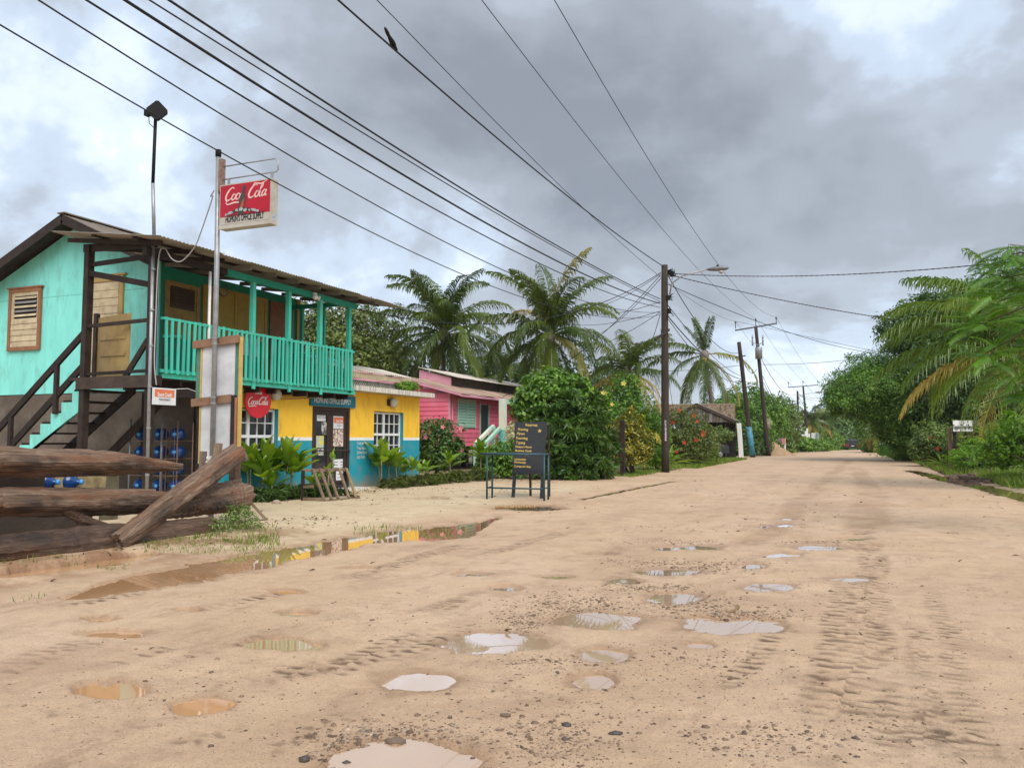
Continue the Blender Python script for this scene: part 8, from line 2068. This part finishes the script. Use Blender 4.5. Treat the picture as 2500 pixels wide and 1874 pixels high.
# low dark spiky ground plants in front of the shop
for i, (x_, y_, h_, lab) in enumerate(((-12.2, 14.9, .30, 'dark spiky tuft below the left window, nearest the post'), (-12.1, 15.6, .32, 'dark spiky tuft below the left window, in the middle'), (-12.0, 16.3, .30, 'dark spiky tuft below the left window, nearest the rack'), (-11.9, 17.0, .22, 'dark spiky tuft behind the timber rack'),
                                     (-12.2, 20.5, .26, 'grassy tuft below the painted service list'), (-12.05, 21.2, .30, 'grassy tuft below the right window, left one'), (-12.0, 22.0, .30, 'grassy tuft below the right window, middle one'), (-11.95, 22.9, .30, 'grassy tuft below the right window, right one'), (-11.8, 23.9, .34, 'grassy tuft past the shop corner'), (-11.6, 25.0, .36, 'grassy tuft before the pink-flowered bush'))):
    tree('low_tuft', lab, (x_, y_, 0), [(x_, y_, h_ * 0.55, .38, .42, h_ * .55), (x_ + .1, y_ + .25, h_ * 0.45, .3, .3, h_ * .45)], 1000, 0.24, lf_dark if i < 4 else lf_olive, 140 + i, cat='plant', trunk_r=0.01, asp=0.09, group='low plants along the shop wall', zmin=0.0, clumps=14)
# strap-leaved plants on the right verge and at the lamp pole
ti_plant((-8.0, 36.2, 0), 0.35, 26, 0.95, 31, 'strap-leaved lily clump at the foot of lamp pole, road side', BLN, 75, 20, group='strap-leaved plants', name='lily_clump'); ti_plant((-7.9, 37.6, 0), 0.3, 22, 0.9, 32, 'strap-leaved lily clump between lamp pole and red-flowered bush', BLN, 75, 20, group='strap-leaved plants', name='lily_clump')
q = onD(7, 1330, 1330, 35); ti_plant((q.x, q.y, 0.1), 0.7, 26, 1.5, 33, 'large strap-leaved plant under the near palm on the right verge', BLN, 85, 25, group='strap-leaved plants', name='lily_clump', heads=2)
q = onD(7, 1430, 1340, 35); ti_plant((q.x, q.y, 0.1), 0.6, 24, 1.4, 34, 'large strap-leaved plant at the right picture edge', BLN, 85, 25, group='strap-leaved plants', name='lily_clump', heads=2)
q = onG(7, 945, 1405); ti_plant((q.x, q.y, 0.05), 0.12, 20, 0.75, 35, 'grey agave rosette on the muddy bank', BLN, 75, 8, group='strap-leaved plants', name='agave')
q = onG(7, 985, 1385); ti_plant((q.x, q.y + 1, 0.1), 0.15, 16, 0.7, 36, 'green agave rosette just behind the grey one', BLN, 75, 8, group='strap-leaved plants', name='agave')
p_ = onG(13, 1470, 1040); ti_plant((p_.x, p_.y, 0), 0.4, 16, 0.9, 37, 'leafy clump before the green tarpaulin', BLN, 70, 20, group='strap-leaved plants', name='lily_clump')

# ---------------------------------------------------------------- feathery tree reaching in from the right
def bipinnate(L, seed):
    rg = random.Random(seed); mb = MB(); pn = 26
    mb.tube([(0, 0, 0), (L * .5, 0, 0.03 * L), (L, 0, -0.10 * L)], [0.006, 0.005, 0.002], 4)
    for k in range(pn):
        s = 0.10 + 0.90 * k / (pn - 1); q = Vector((L * s, 0, 0.06 * L * math.sin(PI * s) - 0.10 * L * s * s)); ll = L * 0.15 * (0.5 + 0.5 * math.sin(PI * min(1, 0.25 + 0.72 * s)) ** .6)
        for sg in (-1, 1):
            a_ = R(64 - 30 * s); d = Vector((math.cos(a_), sg * math.sin(a_), -0.28)).normalized(); nl = 8
            wv = Vector((math.cos(a_ + PI / 2 * 1), sg * math.sin(a_ + PI / 2), 0)).normalized()
            e1, e2 = q + d * ll * 0.5, q + d * ll
            w_ = L * 0.0135
            # a feather of fine leaflets, drawn as a toothed blade
            pts_a, pts_b = [], []
            for j in range(nl + 1):
                f = j / nl; c = q + d * ll * f - RZ * 0.02 * f * f
                ww = w_ * (1 - 0.75 * f) * (1 if j % 2 else 0.55)
                pts_a.append(c + wv * ww); pts_b.append(c - wv * ww)
            mb.add(pts_a + pts_b, [(j, j + 1, nl + 2 + j, nl + 1 + j) for j in range(nl)])
    me = bpy.data.meshes.new('feather_leaf'); me.from_pydata(mb.v, [], mb.f); me.update(); me.materials.append(lf_poin)
    return me
FT = [bipinnate(0.52, 1), bipinnate(0.46, 2), bipinnate(0.58, 3)]
pb0 = (5.2, 13.6, 0)
pt_ = thing('feathery_tree', 'bright green feathery-leaved branches reaching into the picture from the right edge', 'tree', pb0)
rgp = random.Random(77)
hubs = [(14, 2470, 620, 12.2), (14, 2440, 735, 12.0), (14, 2400, 790, 11.8), (14, 2470, 820, 12.4), (14, 2410, 860, 12.0), (14, 2480, 900, 12.2), (14, 2500, 700, 12.6), (14, 2450, 680, 12.4), (14, 2530, 780, 12.4), (14, 2530, 640, 12.6), (14, 2545, 950, 12.4), (14, 2500, 960, 12.6), (14, 2560, 860, 12.2)]
root_ = Vector((4.2, 12.8, 3.6)); mbp = MB().tube([Vector(pb0), Vector((5.0, 13.4, 1.9)), root_], [0.16, 0.13, 0.10], 9)
for i, (c, x, y, d) in enumerate(hubs):
    h_ = onD(c, x, y, d); mbp.tube([root_, root_.lerp(h_, 0.5) + RZ * 0.2, h_], [0.026, 0.018, 0.008], 6)
    for k in range(18):
        az = R(157.5 + 22) + rgp.uniform(-1.3, 1.3) + (0 if k < 13 else PI); el = rgp.uniform(-0.55, 0.42)
        M4 = Matrix.Translation(h_ - Vector(pb0) + Vector((rgp.uniform(-.12, .12), rgp.uniform(-.2, .2), rgp.uniform(-.1, .1)))) @ Matrix.Rotation(az, 4, 'Z') @ Matrix.Rotation(-el, 4, 'Y') @ Matrix.Rotation(rgp.uniform(-.7, .7), 4, 'X')
        put(FT[rgp.randrange(3)], 'feather_leaf', pt_, M4)
mbp.build('branches', barkm, pt_, True)
# tendrils on top
for k in range(3):
    s0 = onD(14, 2470 + 12 * k, 640, 12.3); pts = [s0 + Vector((0, 0, 0.0)), s0 + Vector((-.05, 0, .16)), s0 + Vector((-.03 - .04 * k, 0, .28)), s0 + Vector((.06, 0, .24)), s0 + Vector((.12, 0, .12))]
    MB().tube(pts, 0.006, 5).build('tendril', mat('tendril_grey%d' % k, (0.20, 0.22, 0.18)), pt_)

# ---------------------------------------------------------------- grass
def grass(name, lab, zones, m, seed, hgt=(0.06, 0.2)):
    g = np.random.default_rng(seed); P, Hh = [], []
    for z in zones:
        if z[0] == 'box':
            _, x0, x1, y0, y1, n, k = z
            P.append(np.stack([g.uniform(x0, x1, n), g.uniform(y0, y1, n)], 1)); Hh.append(np.full(n, k))
        else:
            _, c, x0, y0, x1, y1, n, k = z
            a, b_ = pxy(c, x0, y0), pxy(c, x1, y1)
            xs = g.uniform(a[0], b_[0], n); ys = g.uniform(a[1], b_[1], n)
            q = np.array([tuple(onG(14, x, y))[:2] for x, y in zip(xs, ys)]); P.append(q); Hh.append(np.full(n, k))
    P = np.concatenate(P); Hh = np.concatenate(Hh)
    den = fbm(P[:, 0], P[:, 1], 0.9, 3, seed) + g.normal(0, 0.35, len(P)); keep = (den > -0.25) & (pud_r(P[:, 0], P[:, 1]) > 0.85)
    P, Hh = P[keep], Hh[keep]; n = len(P)
    z = ground_fields(P[:, 0], P[:, 1])[0]
    h = g.uniform(*hgt, n) * Hh; w = h * 0.05 + 0.004 * np.hypot(P[:, 0], P[:, 1]) / 12
    az = g.uniform(0, 2 * PI, n); ln = g.uniform(0.1, 0.8, n) * h; a2 = g.uniform(0, 2 * PI, n)
    b0 = np.stack([P[:, 0] - np.cos(az) * w, P[:, 1] - np.sin(az) * w, z - 0.01], 1); b1 = np.stack([P[:, 0] + np.cos(az) * w, P[:, 1] + np.sin(az) * w, z - 0.01], 1)
    t = np.stack([P[:, 0] + np.cos(a2) * ln, P[:, 1] + np.sin(a2) * ln, z + h], 1)
    V = np.stack([b0, b1, t], 1).reshape(-1, 3)
    o = link(name, np_mesh(name, V, np.arange(n * 3).reshape(-1, 3)), m)
    return tag(o, lab, 'grass', kind='stuff')
grass('grass', 'fresh green grass along both verges', [('box', 4.0, 9, 27, 37, 26000, 1.5), ('box', 3.2, 5.2, 36, 60, 9000, 1.6), ('box', 2.4, 5, 60, 120, 12000, 2.4), ('box', -10.5, -7.0, 40, 60, 16000, 1.0), ('box', -9.5, -6.6, 76, 135, 14000, 2.2), ('box', -9.2, -7.6, 30, 40, 5000, 0.7)], lf_grass, 201)
grass('grass', 'thin straggling grass between log barrier and long puddle', [('px', 3, 1000, 1215, 2001, 1300, 1300, .42), ('px', 3, 1350, 1130, 1950, 1230, 1300, .7), ('px', 3, 0, 1350, 900, 1410, 260, .55), ('px', 3, 60, 1560, 330, 1640, 30, .5), ('px', 10, 150, 90, 560, 150, 350, .7)], lf_grass, 203, (0.03, 0.13))
# muddy bank on the right
bk_g = np.random.default_rng(9); n = 900; P = np.stack([bk_g.uniform(3.0, 5.4, n), bk_g.uniform(30, 48, n)], 1); P[:, 0] = 2.9 + (P[:, 0] - 3.0) * 0.8 + (P[:, 1] - 30) * 0.03
sz_ = np.exp(bk_g.normal(-2.9, .45, n)); V = (v_ico[None] * (1 + bk_g.uniform(-.3, .3, (n, 12, 1))) * sz_[:, None, None] * np.array([1.4, 1.3, .7])) ; V = V + np.concatenate([P, ground_fields(P[:, 0], P[:, 1])[0][:, None] + sz_[:, None] * .2], 1)[:, None]
o = link('rubble', np_mesh('rubble', V.reshape(-1, 3), (f_ico[None] + (np.arange(n) * 12)[:, None, None]).reshape(-1, 3)), mat('bank_mud', (0.085, 0.055, 0.038), (0.15, 0.10, 0.07), 6, 0.9, 0.4)); tag(o, 'broken dark earth and rubble along the right bank', 'rubble', kind='stuff')

# ---------------------------------------------------------------- fallen leaves and twigs
def litter(name, lab, zones, seed):
    g = np.random.default_rng(seed); P = []
    for x0, x1, y0, y1, n in zones:
        P.append(np.stack([g.uniform(x0, x1, n), g.uniform(y0, y1, n)], 1))
    P = np.concatenate(P); P = P[fbm(P[:, 0], P[:, 1], 0.7, 3, seed) + g.normal(0, .3, len(P)) > 0.0]; P = P[pud_r(P[:, 0], P[:, 1]) > 1.0]
    z = ground_fields(P[:, 0], P[:, 1])[0]; n = len(P)
    nn = np.stack([g.normal(0, .35, n), g.normal(0, .35, n), np.ones(n)], 1)
    V = leaf_array(np.concatenate([P, z[:, None] + 0.012], 1), nn, g.uniform(.03, .11, n), g, g.uniform(.1, .5, n), 0.12)
    m = leafmat('fallen_leaf', [(0.06, 0.035, 0.02), (0.14, 0.08, 0.04), (0.24, 0.15, 0.07), (0.10, 0.10, 0.03)], 0.7, 0.1)
    return tag(link(name, leaf_mesh(name, V), m), lab, 'leaf litter', kind='stuff')
litter('leaf_litter', 'fallen leaves and twigs along walls, logs and hedges', [(-13.0, -11.6, 14.6, 24.5, 900), (-12.0, -8.6, 24.0, 30.5, 700), (-9.2, -7.6, 6.0, 12.5, 500), (-10.5, -7.4, 30, 48, 700), (-12.5, -8.0, 11, 22, 260), (-8, 3, 4, 30, 330), (3.0, 5.0, 24, 48, 500)], 305)

# ================================================================== HUMID AIR
hz = MB().box(-1300, 1300, -1300, 1300, -7.0, 13.0)
hm = bpy.data.materials.new('humid_air'); hm.use_nodes = True
hn, hl = hm.node_tree.nodes, hm.node_tree.links
hn.clear()
ho = hn.new('ShaderNodeOutputMaterial'); hv = hn.new('ShaderNodeVolumePrincipled')
hv.inputs['Color'].default_value = (0.93, 0.95, 0.98, 1); hv.inputs['Density'].default_value = 0.0002; hv.inputs['Anisotropy'].default_value = 0.1
hl.new(hv.outputs[0], ho.inputs['Volume'])
hob = hz.build('haze', hm)
tag(hob, 'thin humid haze over the street', kind='stuff')
